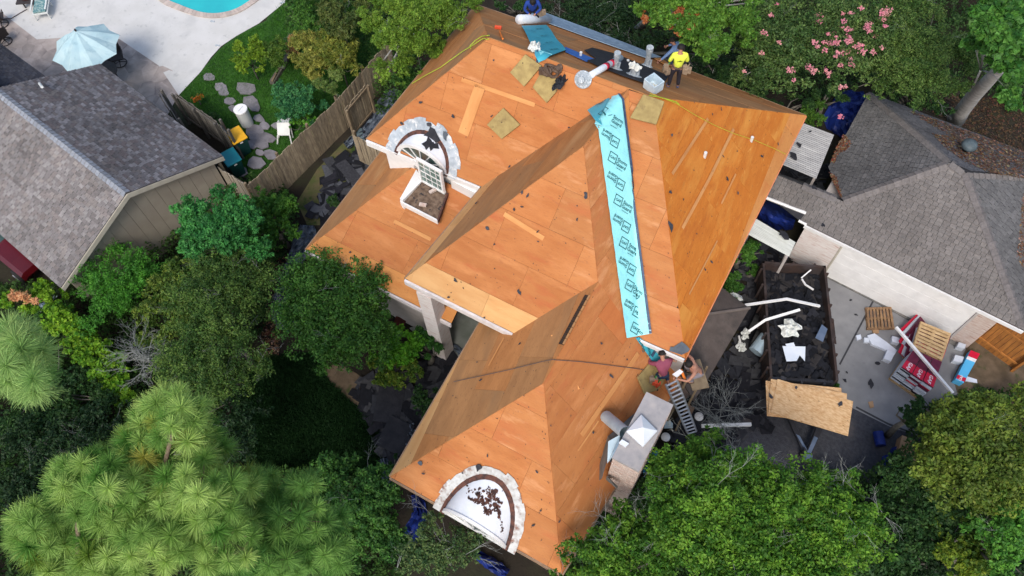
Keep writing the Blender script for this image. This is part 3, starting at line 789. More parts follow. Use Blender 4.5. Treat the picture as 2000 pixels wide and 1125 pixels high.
# brick courses: proud rows of bricks on the two faces that show
for (i, j) in ((2, 3), (1, 2)):
    a, c_ = ins[i], ins[j]; d = (c_ - a); L_ = d.length; d.normalize(); o_ = Vector((-d.y, d.x, 0))
    if (a + o_ - cn).length < (a - cn).length: o_ = -o_
    zt = cz - 0.13; row = 0
    mb = MB(); M3 = Matrix((d, o_, Vector((0, 0, 1)))).transposed()
    while zt > cz - 2.6:
        x = 0.0 if row % 2 else -0.11
        while x < L_:
            x0, x1 = max(x, 0), min(x + .215, L_)
            if x1 - x0 > .05 and not (row in (1, 2) and R.random() < .55):
                mb.box(a + d * (x0 + x1) / 2 + o_ * R.uniform(.004, .014) + Vector((0, 0, zt - .035 - a.z)), (x1 - x0 - .012, .03, .060), M=M3)
            x += .225
        zt -= .075; row += 1
    mb.build('brickwork', M['brick_pale'], ch)['kind'] = 'stuff'
pz = cz + 0.02
pb = [at(x, y, pz) for x, y in ((1251.6, 812), (1283, 843.6), (1255.5, 874), (1223, 844.5))]
pcn = sum(pb, Vector((0, 0, 0))) / 4
ob_ = MB().add([q for q in pb] + [q + Vector((0, 0, .10)) for q in pb] + [pcn + Vector((0, 0, .34))], [(0, 1, 5, 4), (1, 2, 6, 5), (2, 3, 7, 6), (3, 0, 4, 7), (4, 5, 8), (5, 6, 8), (6, 7, 8), (7, 4, 8)]).build('flue_cap', M['bright_metal'], ch)
MB().prism([at(x, y, pz + .1) for x, y in ((1215, 858), (1228.5, 866), (1222, 872.5), (1209, 864))], .09).build('metal_box', M['bright_metal'], ch)
# duct lying beside the chimney, sheet-metal saddle round it
d1, _ = hit(1174, 812, .22); d2 = at(1222, 846, cz - .02)
dk = (d2 - d1)
duct = MB().tube([d1, d1 + dk * .5, d2], .17, 14, cap=False)
duct.build('stove_pipe', M['galvanised'], house, smooth=True)
MB().tube([d1 - dk * .004, d1 + dk * .01], .150, 14).build('stove_pipe_shade', M['steel_dark'], house)  # dark disc standing in for the shade inside the open pipe
def hp(x, y, h): return hit(x, y, h, fallback=cz - 1.0)[0]
MB().add([hp(1237, 806, .06), hp(1184, 852, .06), cc[3] - Vector((0, 0, .55)), at(1218, 856, cz - .5)], [(0, 1, 2), (0, 2, 3)]).build('saddle_flashing', M['galvanised_dull'], house)
MB().add([hp(1184, 850, .07), hp(1168, 905, .07), hp(1167, 938, .07), at(1176, 934, cz - .85), at(1184, 905, cz - .62), at(1197, 872, cz - .45)], [(0, 1, 4, 5), (1, 2, 3, 4)]).build('saddle_flashing', M['galvanised_dull'], house)
MB().add([at(1188, 862, cz - .36), at(1211, 849, cz - .3), at(1208, 872, cz - .36), at(1192, 898, cz - .5), at(1186, 905, cz - .5)], [(0, 1, 2, 3, 4)]).build('saddle_flashing', M['galvanised'], house)
MB().add([hp(1181, 936, .05), hp(1205, 955, .05), at(1207, 950, cz - 1.7), at(1185, 929, cz - 1.5)], [(0, 1, 2, 3)]).build('step_flashing', M['galvanised_dull'], house)
# ------------------------------------------------------------------ shingled roofs and neighbouring buildings
def shingles(name, plane, pts, parent, tones, cw=0.22, chh=0.125, seed=1):
    """every shingle tab of a roof slope, joined; each tab has its own height and its own tone"""
    rr = random.Random(seed)
    P2 = [plane.to2(p) for p in pts]
    if area2(P2) < 0: P2 = P2[::-1]
    e0 = min(q[1] for q in P2); e1 = max(q[1] for q in P2); s0 = min(q[0] for q in P2); s1 = max(q[0] for q in P2)
    mb = MB(); t = e0; j = 0
    while t < e1:
        x = s0 - cw * (j % 2) * .5 - rr.random() * .1
        while x < s1:
            w = cw * rr.uniform(.7, 1.15)
            rect = [(x + .006, t), (x + w - .006, t), (x + w - .006, t + chh + .02), (x + .006, t + chh + .02)]
            q = clip(rect, P2)
            if len(q) >= 3:
                h = .022 + rr.random() * .012
                c = rr.choice(tones); k = rr.uniform(.90, 1.08); w3 = plane.to3((x, t)); k *= 1 + .30 * mnoise.noise(w3 * .55) + .16 * mnoise.noise(Vector((w3.x * 2.2, w3.y * 2.2, 3)))
                mb.tone = (c[0] * k, c[1] * k, c[2] * k)
                top = [plane.to3(p, h - .022 * (p[1] - t) / chh) for p in q]
                mb.add(top, [list(range(len(top)))])
                if len(q) == 4: mb.add([top[0], top[1], plane.to3(q[1], 0), plane.to3(q[0], 0)], [(0, 1, 2, 3)][::1])
            x += w
        t += chh; j += 1
    o = mb.build(name, M['shingle_tab'], parent); o['kind'] = 'stuff'
    return o
def roof_base(plane, pts, parent, m='felt_black', h=0.12):
    P2 = [plane.to2(p) for p in pts]
    return MB().prism([plane.to3(q, -0.004) for q in P2], h, plane.n).build('roof_slope', M[m], parent)
def ridge_caps(a, b, parent, tone, w=0.16, step=0.2, seed=3):
    rr = random.Random(seed); mb = MB(); d = b - a; L_ = d.length; d.normalize(); s_ = d.cross(Vector((0, 0, 1))).normalized() * w
    n = int(L_ / step)
    for i in range(n):
        k = rr.uniform(.88, 1.12); mb.tone = tuple(q * k for q in tone)
        p = a + d * i * step; q = p + d * (step * 1.05); u = Vector((0, 0, .05)); l = Vector((0, 0, -.05))
        mb.add([p + s_ + l + u * .6, q + s_ + l, q + u * .8, p + u * 1.3, p - s_ + l + u * .6, q - s_ + l], [(0, 1, 2, 3), (3, 2, 5, 4)])
    o = mb.build('ridge_cap', M['shingle_tab'], parent); o['kind'] = 'stuff'; return o

# neighbour's house, top left
nb_ = thing('neighbour_house', at(247, 378, 0), 'beige sided house with a weathered mottled shingle gable roof, cut by the picture edge', 'house')
e_, r_ = 2.4, 4.0
nE, nW, nR = at(435, 305, e_), at(119, 562, e_), at(247, 378, r_)
n0 = at(0, 183, r_); ndir = (n0 - nR); ndir.z = 0; ndir.normalize()
nE2, nR2, nW2 = nE + ndir * 7.6, nR + ndir * 14, nW + ndir * 14
nE2 = at(195, 122, e_)
PNE = Plane(nE, nE + ndir, nR); PNW = Plane(nW, nW + ndir, nR)
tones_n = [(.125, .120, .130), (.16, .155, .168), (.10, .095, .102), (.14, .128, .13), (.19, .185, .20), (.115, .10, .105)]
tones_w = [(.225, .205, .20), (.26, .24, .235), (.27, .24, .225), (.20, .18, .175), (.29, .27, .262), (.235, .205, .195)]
neR2 = nR + ndir * ((nE2 - nE).dot(ndir) + 0.0)
roof_base(PNE, [nE, nE2, nR + ndir * (nE2 - nE).length * 1.02, nR], nb_)
roof_base(PNW, [nW, nW2, nR2, nR], nb_)
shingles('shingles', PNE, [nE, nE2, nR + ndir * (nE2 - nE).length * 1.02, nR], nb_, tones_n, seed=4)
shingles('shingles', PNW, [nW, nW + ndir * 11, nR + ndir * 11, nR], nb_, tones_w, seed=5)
ridge_caps(nR, nR + ndir * 11, nb_, (.30, .32, .36), w=.15)
# gable: boards and rake
def vert_boards(a, b, ztop, parent, mname, bw, zb=0.0):
    """vertical siding boards from a to b; ztop(s) gives the height along it"""
    d = (b - a); d.z = 0; L_ = d.length; d.normalize(); n = Vector((d.y, -d.x, 0))
    if n.y > 0: n = -n
    x = 0.0
    while x < L_ - .02:
        x1 = min(x + bw, L_)
        p, q = a + d * (x + .005), a + d * (x1 - .005)
        za, zb_ = ztop(x), ztop(x1)
        vs = [Vector((p.x, p.y, zb)), Vector((q.x, q.y, zb)), Vector((q.x, q.y, zb_)), Vector((p.x, p.y, za))]
        vs += [v + n * .03 for v in vs]
        MB().add(vs, [(0, 3, 2, 1), (4, 5, 6, 7), (0, 1, 5, 4), (1, 2, 6, 5), (2, 3, 7, 6), (3, 0, 4, 7)]).build('siding_board', M[mname], parent)
        x = x1
gi = ndir * 0.28
gA, gB = nW + gi, nE + gi
gl = (Vector((gB.x, gB.y, 0)) - Vector((gA.x, gA.y, 0)))
Lg = gl.length; gl.normalize()
A_, B_ = gA + gl * .35, gB - gl * .35
fz = lambda s: r_ - abs((s + .35) - Lg / 2) / (Lg / 2) * (r_ - e_) - 0.1
MB().prism([Vector((p.x, p.y, e_ - .05)) for p in (A_ + ndir * .02, B_ + ndir * .02, B_ + ndir * 6.9, A_ + ndir * 9)], e_ - .06).build('wall', M['siding'], nb_)
MB().prism([Vector((A_.x, A_.y, e_ - .1)) + ndir * .04, Vector((nR.x, nR.y, r_ - .12)) + gi + ndir * .04, Vector((B_.x, B_.y, e_ - .1)) + ndir * .04], .1, -ndir).build('gable_wall', M['siding'], nb_)
vert_boards(A_ + Vector((0, 0, 0)), B_, fz, nb_, 'siding', 0.42)
for (p, q) in ((nW, nR), (nE, nR)):
    p1, q1 = p - Vector((0, 0, .02)), q - Vector((0, 0, .02))
    MB().prism([p1 - ndir * .03, q1 - ndir * .03, q1 + ndir * .04, p1 + ndir * .04], .2).build('rake_board', M['trim_cream'], nb_)
MB().tube([at(77, 163, 3.6), at(82, 170, 3.9)], .05, 8).build('vent_pipe', M['plastic_white'], nb_)
MB().box(at(72, 45, e_ + .3), (.05, .05, .05)) 
# its dark second roof
dk_ = thing('dark_roof_wing', at(30, 120, 0), 'low wing with a dark charcoal roof behind the mottled shingle roof', 'building')
PD = Plane(at(0, 85, 2.6), at(85, 147, 2.6), at(-60, 190, 3.7))
dp = [at(-80, 30, 2.6), at(0, 85, 2.6), at(92, 152, 2.6), PD.pix(20, 170), PD.pix(-80, 190)]
roof_base(PD, [dp[1], dp[2], PD.pix(10, 172), PD.pix(-120, 120)], dk_)
shingles('shingles', PD, [dp[1], dp[2], PD.pix(10, 172), PD.pix(-120, 120)], dk_, [(.035, .037, .05), (.05, .052, .065), (.045, .045, .055)], seed=6)
MB().prism([Vector((p.x, p.y, 2.4)) for p in (dp[1] + Vector((0, -.4, 0)), dp[2] + Vector((-.3, -.3, 0)), dp[2] + Vector((-1.5, -1.2, 0)), dp[1] + Vector((-1.5, -2.5, 0)))], 2.38).build('wall', M['siding'], dk_)
MB().prism(gp([(-6, 165), (10, 188), (-4, 200), (-20, 190)], 3.9), .12).build('chimney_shelf', M['trim_cream'], dk_)

# garage on the right
ga = thing('garage', at(1780, 500, 0), 'white garage with a brown-grey hipped shingle roof littered with dead leaves', 'garage')
ge, gr = 2.3, 4.3
g1, g2, gm1 = at(1575.4, 438.7, ge), at(1975.2, 632.8, ge), at(1858, 318, gr)
PGF = Plane(g1, g2, gm1); gm2 = PGF.pix(1888, 339)
gK = at(1697, 182, ge); PGL = Plane(gK, at(1618, 327, ge), gm1)
gV = PGF.pix(1646, 393); PGB = Plane(gK, at(2000, 297, ge), gm1)
g2b = g2 + (g2 - g1).normalized() * 0.45; g2b.z = ge
gR_ = at(2005, 560, ge)
PGR = Plane(g2b, gm2, g2b + Vector((0.05, 1, 0)))
gX = at(2100, 345, 3.9)
PGB2 = Plane(gK, gm1, gm2)
def on(pl, x, y): return pl.pix(x, y)
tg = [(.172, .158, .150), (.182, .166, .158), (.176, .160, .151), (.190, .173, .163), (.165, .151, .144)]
bwA = on(PGF, 1500, 383); bwR = on(PGF, 1568, 362)
polyF = [bwA, on(PGF, 1574, 417), g1 - (g2 - g1) * 0.0, g2b, gm2, gm1, gV, bwR]
roof_base(PGF, [g1, g2b, gm2, gm1, gV], ga)
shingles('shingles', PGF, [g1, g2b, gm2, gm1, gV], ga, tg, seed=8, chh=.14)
bw_e = on(PGF, 1562, 431)
roof_base(PGF, [bwA, bw_e, g1, gV, bwR, on(PGF, 1500, 335)], ga)
shingles('shingles', PGF, [bwA, on(PGF, 1574, 416), gV, bwR, on(PGF, 1500, 335)], ga, tg, seed=9, chh=.14)
shingles('shingles', PGF, [on(PGF, 1574, 416), bw_e, g1, gV], ga, tg, seed=19, chh=.14)
gM_ = at(1618, 327, ge)
tl_ = [(.125, .122, .122), (.135, .132, .132), (.118, .115, .116), (.145, .14, .14)]  # darker tabs: slope shade put into the shingle colours
roof_base(PGL, [gK, gM_, PGL.pix(1646, 391), gm1], ga)
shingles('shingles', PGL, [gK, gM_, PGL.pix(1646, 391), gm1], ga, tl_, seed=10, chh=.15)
gEe = gK + (at(2000, 297, ge) - gK) * 1.35
gRr = PGB.pix(2000, 345); gRr = gm2 + (gRr - gm2) * 1.7
roof_base(PGB, [gK, gm1, gm2, gRr, gEe], ga)
shingles('shingles', PGB, [gK, gm1, gm2, gRr, gEe], ga, [(.10, .10, .11), (.12, .12, .13), (.09, .09, .10)], seed=11)  # shade of the back slope put into the tab colours
PG5 = Plane(gm2, g2b, gRr)
gQ = g2b + Vector((.55, 1.2, 0)); gQ = PG5.pix(2010, 560)
roof_base(PG5, [gm2, g2b, PG5.pix(2075, 500), gRr], ga)
shingles('shingles', PG5, [gm2, g2b, PG5.pix(2075, 500), gRr], ga, tl_, seed=12, chh=.14)
for a, b, t in ((gK, gm1, (.16, .148, .145)), (gV, gm1, (.19, .172, .165)), (gm1, gm2, (.18, .165, .16)), (gm2, g2b, (.165, .15, .148)), (gm2, gRr, (.19, .172, .165)), (bwR, gV, (.175, .16, .155))):
    ridge_caps(a, b, ga, t, w=.17, step=.24)
PBW = Plane(bwR, gV, at(1530, 345, 2.35))
roof_base(PBW, [on(PBW, 1500, 335), on(PBW, 1530, 343), on(PBW, 1615, 372), gV, bwR], ga)
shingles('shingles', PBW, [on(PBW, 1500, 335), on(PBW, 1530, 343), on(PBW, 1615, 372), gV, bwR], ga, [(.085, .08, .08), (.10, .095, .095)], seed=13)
# walls, door, pillars
def gwall(x1, y1, x2, y2, m, name, z1=None, th=.12, off=(0.02, 0.02)):
    a, c = at(x1, y1, ge - .10), at(x2, y2, ge - .10)
    return MB().prism([a, c, c + Vector((0.0, th, 0)), a + Vector((0.0, th, 0))], ge - .12).build(name, M[m], ga)
gd = (g2 - g1); gd.z = 0; Lw = gd.length; gd.normalize(); gn = Vector((gd.y, -gd.x, 0))
def gpt(s, dn=0.0, z=0.0): p = g1 + gd * s + gn * dn; return Vector((p.x, p.y, z))
def gseg(s0, s1, m, name, dn=-.02, z0=0.0, z1=2.2, th=.14, parent=None):
    return MB().prism([gpt(s0, dn, z1), gpt(s1, dn, z1), gpt(s1, dn - th, z1), gpt(s0, dn - th, z1)], z1 - z0).build(name, M[m], parent or ga)
gseg(0.0, 1.35, 'brick_white', 'brick_wall', dn=.01)
gseg(6.15, 6.75, 'brick_pale', 'brick_pier', dn=.01)
door = gseg(1.4, 6.1, 'white_paint', 'garage_door', dn=-.02, th=.06)
for r in range(4):
    for c in range(8):
        a = 1.46 + c * .573; z0 = .06 + r * .53
        gseg(a - .008, a + .555, 'white_paint', 'door_panel', dn=-.012, z0=z0, z1=z0 + .518, th=.02, parent=door)
gseg(1.36, 1.42, 'trim_cream', 'door_jamb', dn=.03, th=.08); gseg(6.09, 6.16, 'grey_wall', 'door_jamb', dn=.03, th=.08)
gseg(-.05, 7.5, 'white_paint', 'eave_board', dn=.07, z0=ge - .16, z1=ge - .015, th=.05)
MB().prism([gpt(0, -.2, 2.2), gpt(6.7, -.2, 2.2), gpt(6.7, -5.5, 2.2), gpt(0, -5.5, 2.2)], 2.18).build('wall', M['grey_wall'], ga)
a, c = on(PGF, 1497, 386.5), on(PGF, 1574, 416.5)
MB().tube([a, c], .06, 6).build('gutter', M['white_paint'], ga)
a, c = on(PGF, 1560, 431), g1
MB().tube([a, c], .05, 6).build('gutter', M['white_paint'], ga)
vb = PGB.pix(1884, 296)
MB().lathe([(.10, 0), (.10, .22), (.22, .24), (.27, .34), (.22, .46), (.08, .52)], vb, 16).build('roof_vent', M['vent_dark'], ga, smooth=True)
# dead leaves on its roof: beyond counting
def litter(name, plane, pxs, n, h, sz, cols, parent=None, seed=1, zc=None):
    rr = random.Random(seed); mb = MB(); k = 0
    xs = [p[0] for p in pxs]; ys = [p[1] for p in pxs]
    while k < n:
        x, y = rr.uniform(min(xs), max(xs)), rr.uniform(min(ys), max(ys))
        if not inpoly(x, y, pxs): continue
        p = plane.pix(x, y) + plane.n * h * rr.uniform(.3, 1.4); s_ = sz * rr.uniform(.6, 1.4)
        c = rr.choice(cols); mb.tone = tuple(q * rr.uniform(.75, 1.2) for q in c)
        t = rr.uniform(0, 6.28); a = plane.e * math.cos(t) + plane.w * math.sin(t); b_ = plane.n.cross(a)
        u = plane.n * rr.uniform(-.4, .4) * s_
        mb.add([p - a * s_ + u, p - b_ * s_ * .45, p + a * s_, p + b_ * s_ * .45 + u], [(0, 1, 2, 3)]); k += 1
    o = mb.build(name, M['leaf'], parent); o['kind'] = 'stuff'; return o
LC = [(.22, .11, .06), (.34, .20, .11), (.14, .075, .045), (.42, .29, .19), (.19, .085, .05)]
litter('dead_leaves', PGB, [(1770, 215), (2010, 300), (2010, 350), (1930, 338), (1880, 315), (1845, 288), (1820, 262), (1858, 268), (1800, 235)], 5200, .03, .055, LC, ga, 1)
litter('dead_leaves', PGL, [(1648, 262), (1664, 280), (1655, 292), (1638, 300), (1630, 318), (1622, 318)], 500, .03, .05, LC + [(.35, .08, .04)], ga, 2)
litter('dead_leaves', PGL, [(1620, 338), (1632, 345), (1646, 390), (1640, 380)], 260, .03, .05, LC + [(.35, .08, .04)], ga, 3)
litter('dead_leaves', PG5, [(1995, 380), (2010, 380), (2010, 560), (1985, 500), (1992, 440)], 500, .03, .05, LC, ga, 4)

# wooden gate beside the garage
def boards(parent, a, b, h, bw, m, name, jit=.03, gap=.012, n_out=None, base=0.0, th=.02, lean=0.0):
    d = (b - a); d.z = 0; L_ = d.length; d.normalize(); n = Vector((d.y, -d.x, 0))
    k = max(1, round(L_ / bw)); w = L_ / k
    for i in range(k):
        p, q = a + d * (i * w + gap / 2), a + d * ((i + 1) * w - gap / 2)
        hh = h + R.uniform(-jit, jit); o_ = n * R.uniform(-.01, .01); tp = n * (lean * hh + R.uniform(-.02, .02))
        vs = [Vector((x.x, x.y, base)) + o_ for x in (p, q, q + n * th, p + n * th)] + [Vector((x.x, x.y, base + hh)) + o_ + tp for x in (p, q, q + n * th, p + n * th)]
        MB().add(vs, [(0, 3, 2, 1), (4, 5, 6, 7), (0, 1, 5, 4), (1, 2, 6, 5), (2, 3, 7, 6), (3, 0, 4, 7)]).build(name, M[m], parent)
def rails(parent, a, b, hs, m, side=1, sz=.06, post=None, h=1.8, off=.05):
    d = (b - a); d.z = 0; L_ = d.length; d.normalize(); n = Vector((d.y, -d.x, 0)) * side
    for z in hs:
        p, q = a + n * off, b + n * off
        MB().prism([Vector((x.x, x.y, z + sz)) for x in (p, q, q + n * .04, p + n * .04)], sz * 1.5).build('rail', M[m], parent)
    if post:
        k = int(L_ / post) + 1
        for i in range(k + 1):
            p = a + d * min(L_, i * L_ / k) + n * (off + .09)
            MB().box((p.x, p.y, h / 2 + .02), (.09, .09, h + .04)).build('post', M[m], parent)
def fence(name, x1, y1, x2, y2, h, label, cat='fence', m='fence_wood', bw=.14, side=1, post=2.4, hs=(.3, 1.5), lean=0.0, mr='fence_rail', bn='fence_board', jit=.04):
    a, b = at(x1, y1, h), at(x2, y2, h)
    a.z = b.z = 0
    f = thing(name, (a + b) / 2, label, cat)
    boards(f, a, b, h, bw, m, bn, lean=lean, jit=jit)
    rails(f, a, b, hs, mr, side=side, post=post, h=h)
    return f
fence('fence', 484, 362, 660, 192, 1.85, 'long weathered grey-brown board fence between the lawn and the house', side=-1, bw=.19)
fence('fence', 661, 191, 760, 78, 1.85, 'weathered board fence running on from the gate under the lime green tree', side=-1)
f = fence('garden_gate', 662, 194, 703, 146, 1.75, 'weathered board gate panel with pale rails along its top and posts', cat='gate', side=1, hs=(.25, 1.62), post=1.6)
f.location = Vector(f.location) + Vector((0.5, -.35, 0))
fence('fence', 687, 262, 768, 300, 1.8, 'short cross fence of narrow boards reaching the house corner', side=-1, hs=(.4, 1.5))
fence('fence', 309, 180, 343, 236, 1.8, 'grey leaning fence stub beside the stone patio', side=-1, m='fence_grey', mr='fence_grey')
fence('fence', 342, 181, 424, 238, 1.8, 'grey board fence with a rail along its top beside the lawn', side=1, hs=(.3, 1.68), m='fence_grey', mr='fence_grey')
fence('fence', 424, 238, 440, 258, 1.8, 'dark grey end fence next to the yellow-lidded bin', side=-1, m='fence_grey', mr='fence_grey')
fence('fence', 425, 326, 484, 362, 1.75, 'faded grey fence joining the beige house to the long fence', side=-1, m='siding', bw=.12)
gt = fence('wooden_gate', 1935, 603, 2040, 676, 1.9, 'stained orange-brown board gate beside the garage pier', cat='gate', m='gate_wood', bw=.16, side=1, hs=(.4, 1.5), mr='gate_wood', post=3)

# corrugated patio covers
def corrugated(name, px, z, m, label, nx, dz=.02, rr_=None):
    A_, B_, C_, D_ = [at(x, y, zq) for (x, y), zq in zip(px, z)]
    t = thing(name, ((A_ + C_) / 2).xy.to_3d(), label, 'patio cover')
    n = (B_ - A_).cross(D_ - A_).normalized()
    if n.z < 0: n = -n
    for i in range(nx):
        t0, t1 = i / nx, (i + 1) / nx
        a, b = A_.lerp(D_, t0), B_.lerp(C_, t0); c, d = B_.lerp(C_, t1), A_.lerp(D_, t1)
        m0, m1 = A_.lerp(D_, (t0 + t1) / 2), B_.lerp(C_, (t0 + t1) / 2)
        j = R.uniform(0, .01)
        MB().add([a, b, m1 + n * (dz + j), m0 + n * (dz + j), c, d], [(0, 1, 2, 3), (3, 2, 4, 5)]).build('roof_panel', M[m], t)
    for p in (A_, B_, C_, D_):
        q = p.lerp((A_ + C_) / 2, .08)
        MB().box((q.x, q.y, (q.z - .1) / 2), (.09, .09, q.z - .1)).build('post', M['grey_wall'], t)
    return t
corrugated('patio_cover', [(1558, 236), (1629, 263), (1594, 349), (1520, 318)], (2.4, 2.3, 2.3, 2.4), 'corrugated_grey', 'ribbed grey metal patio cover with black scraps on it beside the right eave', 26)
corrugated('patio_cover', [(1541, 501), (1456, 455), (1472, 424), (1554, 473)], (2.1, 2.2, 2.2, 2.1), 'corrugated_white', 'ribbed whitish patio cover with a black shingle patch, above the trailer', 12)

# brown lean-to roof over the side door
lt = thing('side_porch_roof', at(1400, 690, 0), 'dark brown lean-to roof over the side door below the eave', 'porch')
mat('brown_roof', (.085, .066, .058), (.115, .092, .08), scale=2.5, rough=.95, bump=.3, bscale=30, big=(1.2, (.06, .05, .045), .5, .65))
q_ = [at(1378, 614, 3.5), at(1464, 602, 2.9), at(1385, 737, 2.9), at(1356, 782, 2.9), at(1329, 738, 3.5), at(1408, 560, 2.9)]
MB().prism([q_[0], q_[1], q_[2], q_[3], q_[4]], .12).build('roof_slope', M['brown_roof'], lt)
MB().prism([q_[0] + Vector((0, 0, .003)), q_[5], q_[1] + Vector((0, 0, .003))], .12).build('roof_slope', M['brown_roof'], lt)
MB().tube([q_[0] + Vector((0, 0, .02)), q_[1] + Vector((0, 0, .02))], .05, 6).build('hip_cap', mat('brown_cap', (.16, .13, .115)), lt)
MB().prism([Vector((p.x, p.y, 2.75)) for p in (q_[0] + Vector((-.2, -.3, 0)), q_[1] + Vector((-.3, -.2, 0)), q_[2] + Vector((-.3, .3, 0)), q_[4])], 2.74).build('wall', M['brick_brown'], lt)
# ------------------------------------------------------------------ things on the roof
def slab(name, pxs, th, m, label=None, cat=None, group=None, h0=.034, parent=None, fb=None, wob=0.0, z=None, bevel=0, pl=None):
    """a flat piece lying on the roof (or at height z), its outline given corner by corner"""
    pts = []; nn = Vector((0, 0, 0))
    for x, y in pxs:
        if z is not None: p, n = at(x, y, z), Vector((0, 0, 1))
        elif pl is not None: p, n = pl.pix(x, y) + pl.n * h0, pl.n
        else: p, n = hit(x, y, h0, fallback=fb)
        if p is None: return None
        pts.append(p + n * R.uniform(0, wob)); nn += n
    nn.normalize()
    o = MB().prism([p + nn * th for p in pts], th, nn).build(name, M[m] if isinstance(m, str) else m, parent, bevel=bevel)
    if label: tag(o, label, cat, group)
    if parent is None: recenter(o)
    return o
FG = 'square foam knee pads lying on the roof boards'
for pxs, lab in (([(1028, 105.6), (1060, 128), (1025.5, 169), (998, 141)], 'square ochre foam pad left of the leather tool belt near the ridge'),
                 ([(1063.6, 131), (1091, 156), (1089, 178), (1069.5, 201), (1042, 170)], 'ochre foam pad under the leather tool belt, with a chipped lower corner'),
                 ([(985, 210), (1018, 243), (982, 271), (953, 243)], 'square dull ochre foam pad lying alone above the arched window dormer'),
                 ([(1258, 187), (1299, 201), (1283, 246), (1232, 233)], 'large ochre foam pad below the clear plastic tub near the ridge'),
                 ([(1268, 706), (1296, 740), (1280, 762), (1255, 769), (1241, 737)], 'dirty ochre foam pad beside the kneeling man in the rose shirt')):
    slab('foam_pad', pxs, .07, 'foam_pad', lab, 'foam pad', FG, bevel=.02, pl=PL_fr if pxs[0][0] == 1258 else (PL_rp if pxs[0][0] == 1268 else PL_front), h0=.16 if pxs[0][0] == 1258 else .034)

# ---- the long teal membrane, draped
def grid_px(corners, nu, nv, hfun):
    """bilinear grid over a pixel quad (TL, TR, BR, BL), draped on the roof"""
    TL, TR, BR, BL = [Vector((*c, 0)) for c in corners]
    vs = []
    for j in range(nv + 1):
        for i in range(nu + 1):
            q = TL.lerp(TR, i / nu).lerp(BL.lerp(BR, i / nu), j / nv)
            p, n = hit(q.x, q.y, 0, fallback=5.2)
            vs.append(p + n * hfun(i / nu, j / nv))
    fs = [(j * (nu + 1) + i, (j + 1) * (nu + 1) + i, (j + 1) * (nu + 1) + i + 1, j * (nu + 1) + i + 1) for j in range(nv) for i in range(nu)]
    return vs, fs
STRIP = [(1160, 190), (1211, 187), (1270, 652), (1222, 660)]
vs, fs = grid_px([(1165, 247), (1220.5, 247), (1273, 651), (1221, 660)], 10, 60, lambda a, b: .064 + .009 * math.sin(b * 40 + a * 3) * math.sin(a * 5) + .006 * math.sin(b * 97))
mem = MB().add(vs, fs).build('membrane', M['membrane_teal'], None, smooth=True)
tag(mem, 'long printed pale teal membrane strip laid down the roof valley', 'underlayment')
vs, fs = grid_px([(1184, 199), (1213, 187), (1220.5, 247), (1165, 247)], 8, 10, lambda a, b: .062 + .07 * (1 - a) * (1 - b * .6))
MB().add(vs, fs).build('membrane_top', M['membrane_teal'], mem, smooth=True)
vs, fs = grid_px([(1183, 201), (1196, 197), (1171, 246), (1156, 226)], 5, 5, lambda a, b: .12 + .1 * (1 - a) * b)
MB().add(vs, fs).build('folded_corner', M['membrane_back'], mem, smooth=True)
vs, fs = grid_px([(1209.5, 187), (1214, 187), (1273.5, 650.5), (1268.5, 651.5)], 2, 60, lambda a, b: .086)
MB().add(vs, fs).build('selvedge', M['membrane_band'], mem, smooth=True)

FONTS = {}
def text_mesh(s):
    if s not in FONTS:
        cu = bpy.data.curves.new('t', 'FONT'); cu.body = s; cu.size = 1.0; cu.resolution_u = 2; cu.align_x = 'CENTER'; cu.align_y = 'CENTER'; cu.offset = .018
        o = bpy.data.objects.new('t', cu); COL.objects.link(o)
        dg = bpy.context.evaluated_depsgraph_get()
        me = bpy.data.meshes.new_from_object(o.evaluated_get(dg))
        vs = [(v.co.x, v.co.y) for v in me.vertices]; fs = [list(p.vertices) for p in me.polygons]
        bpy.data.objects.remove(o); bpy.data.curves.remove(cu); bpy.data.meshes.remove(me)
        FONTS[s] = (vs, fs)
    return FONTS[s]
def print_on(parent, s, px, py, size, ang, h, m='print_ink', roof=True, plane=None, name='lettering', sx=1.0):
    """letters lying on the surface; size = letter height in metres; ang measured in the picture"""
    vs, fs = text_mesh(s)
    if roof: c, n = hit(px, py, 0, fallback=5.2)
    else: c, n = plane.pix(px, py), plane.n
    k = ppm(px, py, c.z)
    d2 = Vector((math.cos(ang), math.sin(ang)))
    P = Plane(c, c + n.orthogonal(), c + n.cross(n.orthogonal()))
    e1 = (P.pix(px + d2.x * 8, py + d2.y * 8) - P.pix(px, py)).normalized()
    up = n.cross(e1)
    if up.dot(P.pix(px + d2.y * 8, py - d2.x * 8) - P.pix(px, py)) < 0: up = -up
    pts = [c + e1 * x * size * sx + up * y * size + (n * h if not roof else Vector((0, 0, 0))) for x, y in vs]
    if roof:                                             # follow the folds below
        q = []
        for p in pts:
            d = (p - CAM).normalized(); loc, nr_, i, dd = BVH.ray_cast(CAM, d)
            q.append(loc + (nr_ if nr_.z > 0 else -nr_) * h if loc is not None and (loc - p).length < .5 else p)
        pts = q
    return MB().add(pts, fs).build(name, M[m], parent)
